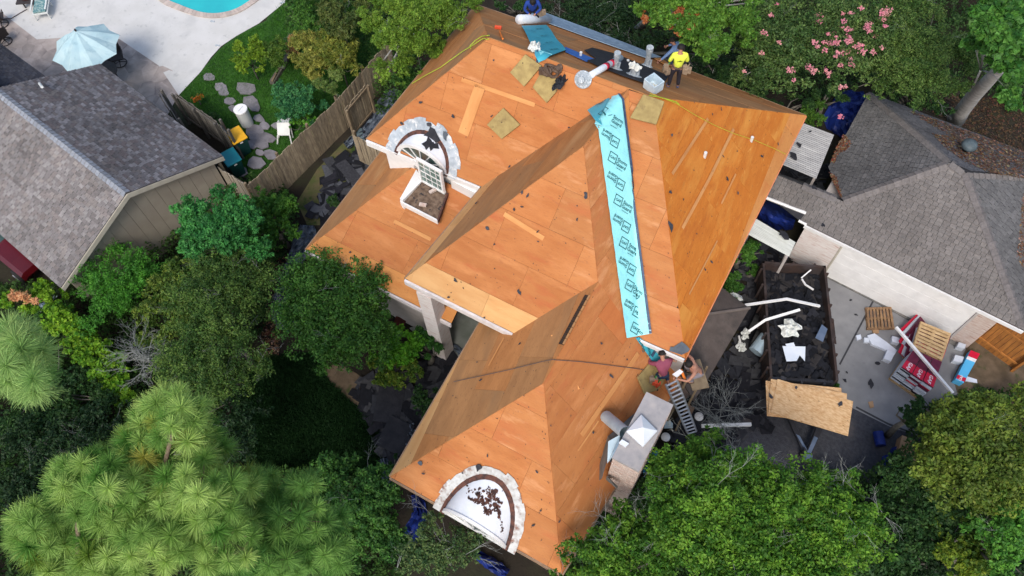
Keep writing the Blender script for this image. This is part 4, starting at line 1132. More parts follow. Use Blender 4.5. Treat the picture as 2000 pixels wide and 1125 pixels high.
def logo_box(parent, px, py, size, ang, h):
    c, n = hit(px, py, h, fallback=5.2)
    P = Plane(c, c + n.orthogonal(), c + n.cross(n.orthogonal()))
    e1 = (P.pix(px + math.cos(ang) * 8, py + math.sin(ang) * 8) - P.pix(px, py)).normalized(); up = n.cross(e1)
    s_, w = size / 2, .022
    b = MB()
    for a, q in (((-s_, -s_), (s_, -s_)), ((s_, -s_), (s_, s_)), ((s_, s_), (-s_, s_)), ((-s_, s_), (-s_, -s_))):
        a3, q3 = c + e1 * a[0] + up * a[1], c + e1 * q[0] + up * q[1]; d = (q3 - a3).normalized(); o_ = n.cross(d) * w / 2
        b.add([a3 - o_ - d * w / 2, q3 - o_ + d * w / 2, q3 + o_ + d * w / 2, a3 + o_ - d * w / 2], [(0, 1, 2, 3)])
    b.build('logo_frame', M['print_ink'], parent)
    print_on(parent, 'GAF', px, py, size * .42, ang, h)
A25 = math.radians(33)
for k in range(6):
    ox, oy = 10.9 * k, 83 * k
    logo_box(mem, 1182 + ox + (3 if k == 0 else 0), 226 + oy, .27, A25, .088 if k else .17)
    if k < 5:
        print_on(mem, 'Storm', 1201 + ox, 235 + oy, .15, A25, .088 if k else .14)
        print_on(mem, 'Guard', 1197.5 + ox, 242.5 + oy, .15, A25, .088 if k else .14)
        print_on(mem, 'Leak Barrier', 1194.5 + ox, 248.5 + oy, .05, A25, .088)
        print_on(mem, 'Guard', 1183 + ox, 260 + oy, .14, A25 + math.pi, .088)
        print_on(mem, 'Storm', 1179.5 + ox, 267 + oy, .14, A25 + math.pi, .088)
        logo_box(mem, 1197 + ox, 278 + oy, .27, A25 + math.pi, .088)
    else:
        print_on(mem, 'Sto', 1251, 648, .14, A25, .088)
# second membrane under the wall
vs, fs = grid_px([(1239, 660), (1249, 658), (1303, 704), (1284, 722)], 4, 12, lambda a, b: .05)
m2 = MB().add(vs, fs).build('membrane', M['membrane_back'], None, smooth=True)
tag(m2, 'darker teal membrane strip along the wall beside the kneeling man', 'underlayment')
print_on(m2, 'Guard', 1251, 676, .15, math.radians(250), .07); print_on(m2, 'Storm', 1264, 683, .15, math.radians(255), .07); print_on(m2, 'GAF', 1289, 709, .13, math.radians(60), .07)
slab('dark_band', [(1276, 681), (1280, 684), (1272, 698), (1268, 694)], .004, 'membrane_band', h0=.06, parent=m2)

# ---- unrolled sheet with its roll on the back slope
vs, fs = grid_px([(1017, 54), (1066, 52), (1104, 102), (1054, 121)], 8, 14, lambda a, b: .07 + .02 * math.sin(b * 9))
m3 = MB().add(vs, fs).build('membrane', M['membrane_back'], None, smooth=True)
tag(m3, 'bright teal membrane sheet unrolled over the ridge from a white roll', 'underlayment')
slab('torn_end', [(1049, 103), (1060, 112), (1077, 112), (1054, 122.5)], .01, 'membrane_teal', h0=.09, parent=m3)
slab('dark_band', [(1046, 103), (1050, 104), (1053, 122), (1049.5, 121)], .006, 'membrane_band', h0=.1, parent=m3)
for k in range(4):
    print_on(m3, 'Storm Guard', 1052 + k * 9.5, 62 + k * 13.5, .12, math.radians(-6 + 180), .11, sx=1.0)
    print_on(m3, 'GAF', 1040 + k * 9, 67 + k * 13, .10, math.radians(20), .11)
a, na = hit(1012, 47, .16); b_, nb2 = hit(1069, 46, .16)
rl = MB().tube([a, b_], .165, 18).build('membrane_roll', M['roll_white'], None, smooth=True)
tag(rl, 'thick white roll of membrane lying level on the back slope', 'roll'); recenter(rl)
p, n = hit(1042, 100, .12)
def crumple(name, c, r, m, label=None, cat=None, parent=None, sq=.6, seed=1, sub=2, group=None, amp=.35):
    """a crumpled sheet: ragged outline, folds rising out of it"""
    rr = np.random.default_rng(seed); c = Vector(c); N_ = 13; K = 22
    ph = rr.uniform(0, 6.283, 6); edge = 1 + .22 * np.sin(np.arange(K) * 2 * math.pi / K * 2 + ph[0]) + .16 * np.sin(np.arange(K) * 2 * math.pi / K * 5 + ph[1]) + rr.uniform(-.16, .12, K)
    vs, fs = [tuple(c + Vector((0, 0, r[2] * .6)))], []
    for i in range(1, N_):
        q = i / (N_ - 1)
        for k in range(K):
            t = 2 * math.pi * k / K; rad = q * edge[k]
            x, y = rad * math.cos(t), rad * math.sin(t)
            fold = abs(math.sin(x * 4.1 + y * 2.3 + ph[2])) * .55 + abs(math.sin(y * 5.3 - x * 1.9 + ph[3])) * .4 + .2 * math.sin(9 * x + ph[4]) + rr.uniform(-.12, .12)
            h = r[2] * (1.5 * fold) * (1 - q ** 3 * .75)
            vs.append(tuple(c + Vector((x * r[0] * 1.15, y * r[1] * 1.15, h - r[2] * .2))))
    for k in range(K): fs.append((0, 1 + k, 1 + (k + 1) % K))
    for i in range(N_ - 2):
        for k in range(K): fs.append((1 + i * K + k, 1 + (i + 1) * K + k, 1 + (i + 1) * K + (k + 1) % K, 1 + i * K + (k + 1) % K))
    o = MB().add(vs, fs).build(name, M[m], parent)
    if label: tag(o, label, cat, group); recenter(o)
    return o
crumple('rag', p, (.14, .22, .14), 'cloth_white', 'crumpled white wrapper beside the unrolled teal sheet', 'wrapper', seed=2)
# hammer
p, n = hit(973, 58, .05); q, _ = hit(981, 79, .05)
hm = thing('hammer', (p + q) / 2, 'red and orange roofing hammer lying on the brown back slope', 'hammer')
MB().tube([p.lerp(q, .3), q], [.022, .028], 8).build('handle', M['orange'], hm)
MB().box(hit(972, 57, .06)[0], (.22, .08, .08), rz=.3).build('head', M['tool_red'], hm)
# tool belt and black jacket
p, n = hit(1078, 140, .10)
tb = thing('tool_belt', p, 'brown leather tool belt with pouches dropped on the foam pad', 'tool belt')
for dx, dy, rr_, tl in ((0, 0, .22, .5), (.12, .14, .16, -.3), (-.12, -.1, .15, .2)):
    ring = []
    for k in range(15):
        t = 2 * math.pi * k / 14
        o_ = Vector((math.cos(t) * rr_, math.sin(t) * rr_ * .75, .05 * math.sin(2 * t) + .03))
        ring.append(p + Vector((dx, dy, .05)) + Matrix.Rotation(tl, 3, 'Y') @ o_)
    MB().tube(ring, .05, 5, cap=False).build('strap', mat('dark_leather', (.13, .085, .06), (.08, .05, .035), scale=8) if 'dark_leather' not in M else M['dark_leather'], tb)
MB().box(p + Vector((-.2, -.16, .08)), (.2, .14, .18), rz=.4).build('pouch', M['dark_leather'], tb)
MB().box(p + Vector((.18, .1, .08)), (.18, .14, .18), rz=-.3).build('pouch', M['dark_leather'], tb)
p, n = hit(1098, 158, .1)
crumple('jacket', p, (.17, .30, .09), 'felt_black', 'crumpled black jacket beside the leather tool belt', 'jacket', seed=5)
# roof vent pipes
def pipe(x0, y0, x1, y1, r, m, label, cap=None, flange=None):
    p, n = hit(x0, y0, 0); k = ppm(x0, y0, p.z)
    hh = math.hypot(x1 - x0, y1 - y0) * k * 1.55
    t = thing('vent_pipe', p, label, 'vent pipe')
    MB().tube([p - Vector((0, 0, .12)), p + Vector((0, 0, hh))], r, 12).build('pipe', M[m], t, smooth=False)
    if cap: MB().tube([p + Vector((0, 0, hh * .8)), p + Vector((0, 0, hh * 1.03))], r * cap, 12).build('cap', M[m], t)
    if flange:
        MB().lathe([(flange, 0), (flange, .02), (r * 1.5, .06), (r * 1.2, .25)], p + n * .03, 14, axis=n).build('flange', M['pvc_grey'], t)
    return t, p, hh
pipe(1202, 137, 1202, 108, .075, 'pvc_grey', 'grey mottled vent pipe behind the white roll lying on the black felt', cap=1.4, flange=.24)
pipe(1263, 131, 1270, 99, .09, 'pvc_grey', 'tall grey vent pipe near the two workmen at the back', cap=1.35, flange=.2)
t, p, hh = pipe(1237, 150, 1242, 134, .11, 'pvc_grey', 'short grey vent pipe stuffed with a white rag', flange=.28)
crumple('rag', p + Vector((0, 0, hh + .02)), (.16, .16, .12), 'cloth_white', parent=t, seed=8)
pipe(1134, 111, 1134, 103, .045, 'plastic_white', 'small white pipe stub on the blue underlayment')
pipe(1226, 123, 1226, 118, .045, 'plastic_white', 'small white pipe stub between the grey vent pipes')
pipe(1376, 306, 1379, 298, .05, 'plastic_white', 'white pipe stub with a dark ring low on the right slope')
pipe(1467, 275, 1469, 268, .05, 'plastic_white', 'white pipe stub under the yellow rope on the right slope')
# lying roll and round metal vent
p, n = hit(1157, 146, .12); q, _ = hit(1206, 131, .3); 
lr = thing('membrane_roll', (p + q) / 2, 'thin white roll with red print lying across the ridge by the round vent', 'roll')
MB().tube([p, q], .10, 12).build('roll', M['roll_white'], lr, smooth=True)
MB().tube([p.lerp(q, .42), p.lerp(q, .52)], .103, 12).build('red_print', M['wrap_red'], lr, smooth=True)
MB().tube([p.lerp(q, .62), p.lerp(q, .72)], .103, 12).build('red_print', M['wrap_red'], lr, smooth=True)
p, n = hit(1140, 155, .04)
rv = thing('round_vent', p, 'round ribbed grey metal vent cone lying on the orange boards', 'vent')
MB().lathe([(.26, 0), (.26, .03), (.22, .05), (.21, .04), (.16, .08), (.15, .07), (.09, .12), (.09, .2), (.0, .2)], p, 20, axis=n).build('cone', M['pvc_grey'], rv)
# underlayments on the back slope
o = slab('underlayment', [(1102.7, 94), (1163, 119), (1145, 123), (1104, 104)], .01, 'underlay_blue', 'bright blue underlayment strip between the teal sheet and black felt', 'underlayment', h0=.04)
slab('felt_patch', [(1140, 101), (1156, 96), (1199, 107), (1257, 131), (1305, 151), (1299, 160), (1288, 169), (1263, 167), (1215, 151), (1167, 132), (1145, 121), (1163, 117)], .012, 'felt_black', 'black roofing felt patch round the vent pipes behind the ridge', 'felt', h0=.045)
slab('underlayment', [(1036, 26), (1057, 25), (1165, 65), (1290, 114), (1262, 116), (1165, 82), (1071, 48), (1030, 41)], .02, 'underlay_grey', 'long grey-blue underlayment strip along the back eave', 'underlayment', h0=.045)
# clear tub
p, n = hit(1274, 178, 0)
tub = thing('plastic_tub', p, 'clear pale blue plastic tub standing on the ridge by the yellow rope', 'tub')
mat('tub_plastic', (.48, .60, .68), (.62, .72, .78), scale=8, rough=.3)
M3 = Matrix.Rotation(-.4, 3, 'Z')
for s_ in (((0, 0, .03), (.44, .38, .03)), ((.21, 0, .2), (.02, .38, .32)), ((-.21, 0, .2), (.02, .38, .32)), ((0, .18, .2), (.40, .02, .32)), ((0, -.18, .2), (.40, .02, .32))):
    MB().box(p + Vector((0, 0, .1)) + M3 @ Vector(s_[0]), s_[1], M=M3).build('side' if s_[0][2] > .1 else 'base', M['tub_plastic'], tub)
crumple('contents', p + Vector((0, 0, .2)), (.12, .1, .08), 'cloth_white', parent=tub, seed=12)

# ropes
def rope(pxs, r, m, label, cat='rope', h=.05, roof=True, n=6, zs=None):
    pts = []
    for i, ((x1, y1), (x2, y2)) in enumerate(zip(pxs, pxs[1:])):
        for k in range(n):
            t = k / n; x, y = x1 + (x2 - x1) * t, y1 + (y2 - y1) * t
            if roof: p, _ = hit(x, y, h, fallback=None)
            else: p = at(x, y, zs[i] + (zs[i + 1] - zs[i]) * t)
            if p is not None: pts.append(p)
    o = MB().tube(pts, r, 5).build('rope' if cat == 'rope' else 'cable', M[m]); tag(o, label, cat); recenter(o); return o
rope([(957, 76), (945, 78), (925, 91), (905, 103), (862, 134), (830, 151), (802, 168)], .011, 'rope_lime', 'lime yellow rope running from the top ridge corner down the left slope')
rope([(955, 72), (944, 73), (931, 81), (920, 92), (922, 98)], .011, 'rope_lime', 'short doubled end of lime rope looped at the ridge corner', )
rope([(1268, 186), (1290, 192), (1318, 203), (1356, 226), (1394, 246), (1432, 262), (1470, 274), (1510, 291), (1536, 304)], .011, 'rope_yellow', 'yellow rope stretched from the plastic tub across the amber slope')
rope([(1268, 187), (1295, 193), (1318, 200), (1325, 206)], .013, 'rope_lime', 'lime green rope end lying by the plastic tub')
rope([(888, 747), (940, 736), (1000, 723), (1060, 708), (1085, 703), (1130, 706), (1180, 712), (1235, 719), (1266, 724)], .010, 'cable', 'thin dark cable running over the lower ridge to the kneeling man', 'cable', h=.045)

mat('scrap_slate', (.10, .12, .14), (.07, .08, .10), scale=6, rough=.9)
# torn shingle scraps, each a small irregular piece
def scrap_shape(r, rr, n=9):
    return [(r * rr.uniform(.35, 1.15) * math.cos(2 * math.pi * k / n), r * rr.uniform(.2, .75) * math.sin(2 * math.pi * k / n)) for k in range(n)]
def scrap(x, y, r, label, z=None, m='shingle_scrap', group='torn shingle scraps', cat='shingle scrap', h=.045, st=1.0, th=.008, seed=None):
    r = r * .92
    rr = random.Random(seed if seed is not None else int(x * 7 + y * 13))
    if z is None:
        p, n = hit(x, y, h)
        if p is None: return
    else: p, n = at(x, y, z), Vector((0, 0, 1))
    P = Plane(p, p + n.orthogonal(), p + n.cross(n.orthogonal()))
    t = rr.uniform(0, 3); c, s_ = math.cos(t), math.sin(t)
    sh = [(a * st * c - b * s_, a * st * s_ + b * c) for a, b in scrap_shape(r, rr)]
    o = MB().prism([P.to3((P.to2(p)[0] + a, P.to2(p)[1] + b), rr.uniform(0, .02)) for a, b in sh], th, n).build('shingle_scrap', M[m])
    tag(o, label, cat, group); recenter(o); return o
SCR = 'small dark shingle scrap lying on the bare roof boards'
for x, y, r, lab in ((1307, 444, .20, 'ragged grey scrap on the hip near the top of the amber slope'), (1145, 382, .14, 'grey scrap beside the pale board strip left of the membrane'),
                  (1328, 682, .34, 'large slate grey scrap at the lower right eave corner'), (822, 905, .14, 'square grey scrap near the lower left eave corner'),
                  (936, 911, .18, 'pointed black scrap above the lower arched dormer'), (1307, 376, .10, 'black scrap just right of the hip'),
                  (1486, 306, .12, 'pair-like black scrap low on the amber slope'), (1015, 570, .12, 'bluish scrap in the middle of the porch roof slope'),
                  (1193, 735, .12, 'dark scrap right of the cable on the lower wing'), (1418, 350, .10, 'slim black scrap near the long pale strip'),
                  (840, 243, .14, 'black scrap stuck at the top of the grey flashing'), (871, 262, .22, 'black patch on the grey flashing right of the dormer'),
                  (786, 240, .09, 'little dark scrap left of the dormer flashing'), (886, 226, .10, 'dark scrap on the seam above the dormer'),
                  (932, 398, .12, 'dark scrap at the valley edge'), (953, 445, .09, 'thin curved scrap on the lower left roof'),
                  (1098, 12, .01, '')):
    if lab: scrap(x, y, r, lab, m='scrap_slate' if x in (1328, 871, 822) else 'shingle_scrap')
rs = random.Random(5)
cnt = 0
while cnt < 75:
    x, y = rs.uniform(610, 1560), rs.uniform(80, 1110)
    p, n = hit(x, y)
    if p is None or n.y > .2: continue
    if n.x < -.2 and rs.random() < .6: continue
    if 1160 < x < 1275 and y < 660: continue
    if n.x > .35: wh = 'amber right-hand slope' if x > 1270 and y < 700 else 'slope left of the chimney'
    elif n.x < -.2: wh = 'shaded brown slopes facing left'
    elif x < 1000 and y < 420: wh = 'orange slope round the upper dormer'
    elif y > 760: wh = 'orange slope above the lower dormer'
    elif x > 1170: wh = 'orange strip right of the teal membrane'
    elif x < 800 or (y > 480 and x < 840): wh = 'lower left skirt roof'
    else: wh = 'orange slope over the porch'
    scrap(x, y, rs.uniform(.02, .07), 'small dark shingle scrap lying on the ' + wh, seed=cnt, st=rs.uniform(.6, 1.6), group='small scraps on the ' + wh); cnt += 1
mbs = MB()
for k in range(1000):                                    # granules and nails: beyond counting
    x, y = rs.uniform(610, 1560), rs.uniform(60, 1115)
    p, n = hit(x, y, .036)
    if p is None or n.y > .15 or (1160 < x < 1275 and y < 660): continue
    a = n.orthogonal().normalized(); b_ = n.cross(a); s_ = rs.uniform(.004, .013)
    mbs.prism([p + a * s_, p + b_ * s_ * rs.uniform(.5, 3.5), p - a * s_, p - b_ * s_], .006, n)
stuff(mbs.build('roof_debris', M['shingle_scrap'])); 
# dark drips on the upper dormer, droppings on the lower
def on_vault(x, y): 
    dg = bpy.context.evaluated_depsgraph_get()
    return sc.ray_cast(dg, CAM, ray(x, y).normalized())
bpy.context.view_layer.update()
for (x, y, r, lab) in ((842, 267, .26, 'ragged black scrap on the white upper dormer roof'), (836, 281, .20, 'black scrap lying below another on the upper dormer roof'), (845, 285, .17, 'small black scrap on the front of the upper dormer roof')):
    ok, loc, nor, *_ = on_vault(x, y)
    if ok: 
        rr = random.Random(int(x)); P = Plane(loc, loc + nor.orthogonal(), loc + nor.cross(nor.orthogonal()))
        c2 = P.to2(loc)
        o = MB().prism([P.to3((c2[0] + a * 1.3, c2[1] + b * 2.0), .03) for a, b in scrap_shape(r, rr, 9)], .006, P.n).build('shingle_scrap', M['felt_black']); tag(o, lab, 'shingle scrap', 'torn shingle scraps'); recenter(o)
rsm = random.Random(12)
bx = []
for (x0, y0, x1, y1, w) in ((912, 958, 972, 962, 6), (932, 958, 948, 985, 5), (952, 960, 958, 1000, 4), (960, 965, 976, 1006, 5), (918, 975, 945, 980, 4), (970, 985, 984, 1045, 3.5), (944, 985, 952, 1004, 2.5), (950, 952, 980, 985, 5)):
    for k in range(34): t = rsm.random(); bx.append((x0 + (x1 - x0) * t + rsm.gauss(0, w * .55), y0 + (y1 - y0) * t + rsm.gauss(0, w * .55), rsm.uniform(.01, .06), rsm.uniform(1, 2)))
sm = MB()
for x, y, r, st in bx:
    ok, loc, nor, *_ = on_vault(x, y)
    if not ok: continue
    rr = random.Random(int(x * y)); P = Plane(loc, loc + nor.orthogonal(), loc + nor.cross(nor.orthogonal())); c2 = P.to2(loc); t = rr.uniform(0, 3.1)
    sh = [(a * math.cos(t) - 1.9 * b * math.sin(t), a * math.sin(t) + 1.9 * b * math.cos(t)) for a, b in scrap_shape(r * rr.uniform(.5, 1.3), rr, 7)]
    sm.add([P.to3((c2[0] + a, c2[1] + b), .012) for a, b in sh], [list(range(7))])
st_ = sm.build('tar_smears', M['rust_tar'], house); st_['kind'] = 'stuff'
# ------------------------------------------------------------------ the yard on the left
# umbrella
uc = at(168, 92, 2.15); 
um = thing('patio_umbrella', (uc.x, uc.y, 0), 'open pale blue patio umbrella with eight sun-bleached panels', 'umbrella')
apx = at(146, 56, 2.75); apx = Vector((uc.x, uc.y, 2.85)) * .4 + apx * .6
rimr = 1.42; nrib = 8
rim = [Vector((uc.x + rimr * math.cos(2 * math.pi * (k + .3) / nrib), uc.y + rimr * math.sin(2 * math.pi * (k + .3) / nrib), 2.12)) for k in range(nrib)]
for k in range(nrib):
    a, b = rim[k], rim[(k + 1) % nrib]; m_ = (a + b) / 2; m_ = m_.lerp(Vector((uc.x, uc.y, 2.15)), .07)
    f1, f2 = apx.lerp(a, .5) + Vector((0, 0, .07)), apx.lerp(b, .5) + Vector((0, 0, .07)); fm = apx.lerp(m_, .5) + Vector((0, 0, .03))
    mb = MB().add([apx, f1, fm, f2, a, m_, b], [(0, 1, 2), (0, 2, 3), (1, 4, 5, 2), (2, 5, 6, 3)])
    mb.build('canopy_panel', M['umbrella_cloth'], um)
    MB().tube([apx - Vector((0, 0, .03)), f1 - Vector((0, 0, .03)), a - Vector((0, 0, .03))], .012, 4).build('rib', M['chair_dark'], um)
MB().tube([Vector((uc.x, uc.y, 0)), Vector((uc.x, uc.y, 2.3)), apx], .028, 8).build('pole', M['chair_dark'], um)
MB().lathe([(.02, 0), (.05, .03), (.03, .1)], apx, 8).build('finial', M['chair_dark'], um)
MB().lathe([(.3, 0), (.3, .05), (.06, .12)], (uc.x, uc.y, .03), 14).build('base', M['chair_dark'], um)
# round table
tt = thing('patio_table', (uc.x, uc.y, 0.03), 'round dark patio table standing under the umbrella', 'table')
MB().lathe([(.62, .70), (.62, .74)], (uc.x, uc.y, 0), 20).build('tabletop', M['chair_dark'], tt)
for k in range(4): MB().tube([Vector((uc.x, uc.y, .7)) + Vector((math.cos(k * 1.57) * .5, math.sin(k * 1.57) * .5, 0)), Vector((uc.x, uc.y, .03)) + Vector((math.cos(k * 1.57) * .45, math.sin(k * 1.57) * .45, 0))], .02, 5).build('leg', M['chair_dark'], tt)
def swivel_chair(x, y, rz, label):
    p = at(x, y, 0.03); t = thing('swivel_chair', p, label, 'patio chair', 'dark swivel chairs round the patio table')
    Mz = Matrix.Rotation(rz, 3, 'Z'); V = lambda a, b, c: p + Mz @ Vector((a, b, c))
    MB().tube([V(.28 * math.cos(k * math.pi / 8), .28 * math.sin(k * math.pi / 8), .03) for k in range(17)], .022, 5, cap=False).build('base_ring', M['chair_dark'], t)
    for k in range(4): MB().tube([V(0, 0, .12), V(.28 * math.cos(k * 1.57), .28 * math.sin(k * 1.57), .03)], .018, 5).build('spoke', M['chair_dark'], t)
    MB().tube([V(0, 0, .08), V(0, 0, .42)], .03, 6).build('stem', M['chair_dark'], t)
    MB().prism([V(-.27, -.26, .47), V(.27, -.26, .47), V(.29, .25, .45), V(-.29, .25, .45)], .05).build('seat', M['chair_dark'], t)
    MB().prism([V(-.27, -.30, .45), V(.27, -.30, .45), V(.22, -.48, 1.02), V(0, -.50, 1.08), V(-.22, -.48, 1.02)], .04, Vector((0, 1, .3))).build('backrest', M['chair_dark'], t)
    for s in (-1, 1):
        MB().tube([V(s * .28, -.3, .66), V(s * .32, .0, .68), V(s * .31, .2, .62), V(s * .28, .18, .45)], .02, 5).build('armrest', M['chair_dark'], t)
swivel_chair(236, 124, -2.35, 'dark swivel chair with round base ring showing right of the umbrella')
swivel_chair(212, 128, -3.1, 'dark swivel chair half hidden under the umbrella edge')
swivel_chair(5, 48, .9, 'dark patio chair at the left picture edge')
swivel_chair(12, 82, 1.4, 'dark patio chair above the charcoal roof')
# lounge chair
def L_at(x, y, z=.03): return at(x, y, z)
p = at(88, 26, .03); lg_ = thing('lounge_chair', p, 'white lounge chair with a green patterned cushion by the pool', 'lounge chair')
Mz = Matrix.Rotation(-2.45, 3, 'Z'); V = lambda a, b, c: p + Mz @ Vector((a, b, c))
MB().box(V(0, 0, .34), (.68, .9, .05), M=Mz).build('seat_frame', M['plastic_white'], lg_)
MB().box(V(0, 0, .42), (.56, .8, .1), M=Mz).build('cushion', M['cushion_green'], lg_, bevel=.03)
MB().prism([V(-.3, -.42, .42), V(.3, -.42, .42), V(.28, -.85, .95), V(-.28, -.85, .95)], .05, Vector((0, 0, 1))).build('backrest', M['plastic_white'], lg_)
for a in (-.3, .3):
    for b in (-.4, .42): MB().tube([V(a, b, .34), V(a * 1.05, b * 1.05, 0)], .03, 5).build('leg', M['plastic_white'], lg_)
    MB().box(V(a * 1.1, 0, .55), (.06, .8, .03), M=Mz).build('armrest', M['plastic_white'], lg_)
p = at(62, 8, .03); sq = thing('side_table', p, 'dark square side table with a red tray beside the lounge chair', 'table')
MB().box(p + Vector((0, 0, .4)), (.85, .85, .05), rz=.6).build('tabletop', M['chair_dark'], sq)
MB().lathe([(.26, .43), (.28, .47), (.2, .48)], p, 14).build('tray', M['wicker_red'], sq)
for k in range(4): MB().box(p + Vector((.32 * math.cos(.6 + k * 1.57 + .78), .32 * math.sin(.6 + k * 1.57 + .78), .19)), (.05, .05, .38)).build('leg', M['chair_dark'], sq)
rope([(0, 37), (22, 36), (40, 25), (56, 16)], .02, 'cable', 'dark hose trailing over the white pool deck', 'hose', roof=False, zs=[.06] * 4, n=5)
for (x, y, rz, lab) in ((425, 89, .4, 'small grey deck drain at the curved lawn edge'), (552, 5, .9, 'small grey drain near the top picture edge by the lawn'), (415, 42, .2, 'dark leaf-like drain on the white deck below the pool')):
    recenter(tag(MB().box(at(x, y, .04), (.20, .10, .03), rz=rz).build('deck_drain', M['pvc_grey']), lab, 'drain'))
# stamped stones of the patio: irregular flags with open joints
def flags(area_px, n, z, m, parent, seed, hfac=.03):
    rr = random.Random(seed); xs = [q[0] for q in area_px]; ys = [q[1] for q in area_px]
    P2 = [tuple(at(x, y, z).xy) for x, y in area_px]
    gx = [p[0] for p in P2]; gy = [p[1] for p in P2]; s_ = .72; k = 0
    c = []
    for i in range(int((max(gx) - min(gx)) / s_) + 2):
        for j in range(int((max(gy) - min(gy)) / s_) + 2):
            c.append((min(gx) + (i + rr.uniform(-.35, .35)) * s_, min(gy) + (j + rr.uniform(-.35, .35)) * s_))
    for a in c:
        if not inpoly(a[0], a[1], P2): continue
        cell = [(a[0] - s_, a[1] - s_), (a[0] + s_, a[1] - s_), (a[0] + s_, a[1] + s_), (a[0] - s_, a[1] + s_)]
        for b in c:
            d = math.hypot(b[0] - a[0], b[1] - a[1])
            if b is a or d > 2.2 * s_: continue
            mx_, my_ = (a[0] + b[0]) / 2, (a[1] + b[1]) / 2; ux, uy = (b[0] - a[0]) / d, (b[1] - a[1]) / d
            mx_ -= ux * .012; my_ -= uy * .012
            w = [(mx_ - uy * 9, my_ + ux * 9), (mx_ - uy * 9 - ux * 9, my_ + ux * 9 - uy * 9), (mx_ + uy * 9 - ux * 9, my_ - ux * 9 - uy * 9), (mx_ + uy * 9, my_ - ux * 9)]
            cell = clip(cell, w)
            if len(cell) < 3: break
        if len(cell) < 3: continue
        o = MB().prism([Vector((x, y, z + rr.uniform(.012, .02))) for x, y in cell], hfac).build('flagstone', M[m], parent)
pf = bpy.data.objects['patio']
flags([(-30, 20), (0, 24), (70, 79), (115, 76), (232, 78), (309, 130), (346, 186), (330, 215), (200, 215), (-30, 110)], 0, .012, 'patio_stone', pf, 3)
# stepping stones
steps = [(408, 150, .26), (431, 170, .28), (437, 181, .24), (481, 172, .42), (491, 200, .38), (449, 198, .24), (458, 213, .24), (497, 210, .28), (505, 232, .24), (517, 246, .25), (497, 258, .42), (502, 271, .34), (523, 270, .34), (491, 283, .28), (510, 282, .32), (540, 247, .2), (530, 303, .3), (500, 320, .36), (470, 335, .3), (508, 300, .2)]
lawn = bpy.data.objects['lawn']
for i, (x, y, r) in enumerate(steps):
    rr = random.Random(i); p = at(x, y, .03); n = 7; t0 = rr.uniform(0, 1)
    sh = [p + Vector((r * rr.uniform(.75, 1.15) * 1.2 * math.cos(t0 + 2 * math.pi * k / n), r * rr.uniform(.7, 1.1) * .9 * math.sin(t0 + 2 * math.pi * k / n), .012 + .0035 * i)) for k in range(n)]
    MB().prism(sh, .05).build('stepping_stone', M['step_stone'], lawn)
# white drum, bins
p = at(484, 243, 0); dr = thing('white_drum', p, 'tall white plastic drum with a lid beside the stepping stones', 'drum')
MB().lathe([(.24, 0), (.26, .05), (.27, .9), (.25, .92)], p, 20).build('barrel', M['plastic_white'], dr, smooth=False)
MB().lathe([(.29, .91), (.29, .97), (.27, .985)], p, 20).build('lid', M['white_paint'], dr)
MB().box(p + Vector((.02, 0, .99)), (.02, .3, .02)).build('lid_handle', M['pvc_grey'], dr)
def wheelie(x, y, rz, lidm, bodym, label):
    p = at(x, y, 0); t = thing('wheelie_bin', p, label, 'bin', 'wheelie bins by the beige house'); Mz = Matrix.Rotation(rz, 3, 'Z'); V = lambda a, b, c: p + Mz @ Vector((a, b, c))
    vs = [V(a * .22, b * .26, .05) for a, b in ((-1, -1), (1, -1), (1, 1), (-1, 1))] + [V(a * .29, b * .36, 1.02) for a, b in ((-1, -1), (1, -1), (1, 1), (-1, 1))]
    MB().add(vs, [(0, 3, 2, 1), (4, 5, 6, 7), (0, 1, 5, 4), (1, 2, 6, 5), (2, 3, 7, 6), (3, 0, 4, 7)]).build('body', M[bodym], t, bevel=.03)
    l = MB().prism([V(-.32, -.40, 1.08), V(.32, -.40, 1.08), V(.32, .38, 1.10), V(-.32, .38, 1.10)], .07).build('lid', M[lidm], t, bevel=.03)
    MB().tube([V(-.22, .42, 1.03), V(.22, .42, 1.03)], .02, 6).build('handle', M[bodym], t)
    MB().box(V(0, -.41, .97), (.12, .02, .05), M=Mz).build('catch', M['plastic_white'], t)
    for s in (-1, 1): MB().tube([V(s * .24, .30, .10), V(s * .30, .30, .10)], .10, 12).build('wheel', M['rubber'], t)
wheelie(478, 296, 1.15, 'bin_yellow', 'bin_green', 'dark green wheelie bin with a bright yellow lid')
wheelie(467, 338, 1.15, 'bin_teal', 'bin_green', 'dark green wheelie bin with a teal lid by the house corner')
# white garden chair, tipped
p = at(560, 262, 0); gc = thing('garden_chair', p, 'white plastic garden chair tipped over beside the blue-green bush', 'chair')
V = lambda a, b, c: p + Matrix.Rotation(.5, 3, 'Z') @ Vector((a, b, c))
for k in range(5): MB().prism([V(-.25 + k * .1, .1, .62), V(-.17 + k * .1, .1, .62), V(-.15 + k * .1, .5, .5), V(-.26 + k * .1, .5, .5)], .02).build('back_slat', M['plastic_white'], gc)
MB().prism([V(-.26, -.3, .3), V(.26, -.3, .3), V(.26, .12, .6), V(-.26, .12, .6)], .03).build('seat', M['plastic_white'], gc)
for a in (-.25, .25):
    MB().tube([V(a, .12, .6), V(a * 1.2, -.2, 0)], .028, 5).build('leg', M['plastic_white'], gc); MB().tube([V(a, -.3, .3), V(a * 1.2, -.55, .02)], .028, 5).build('leg', M['plastic_white'], gc)
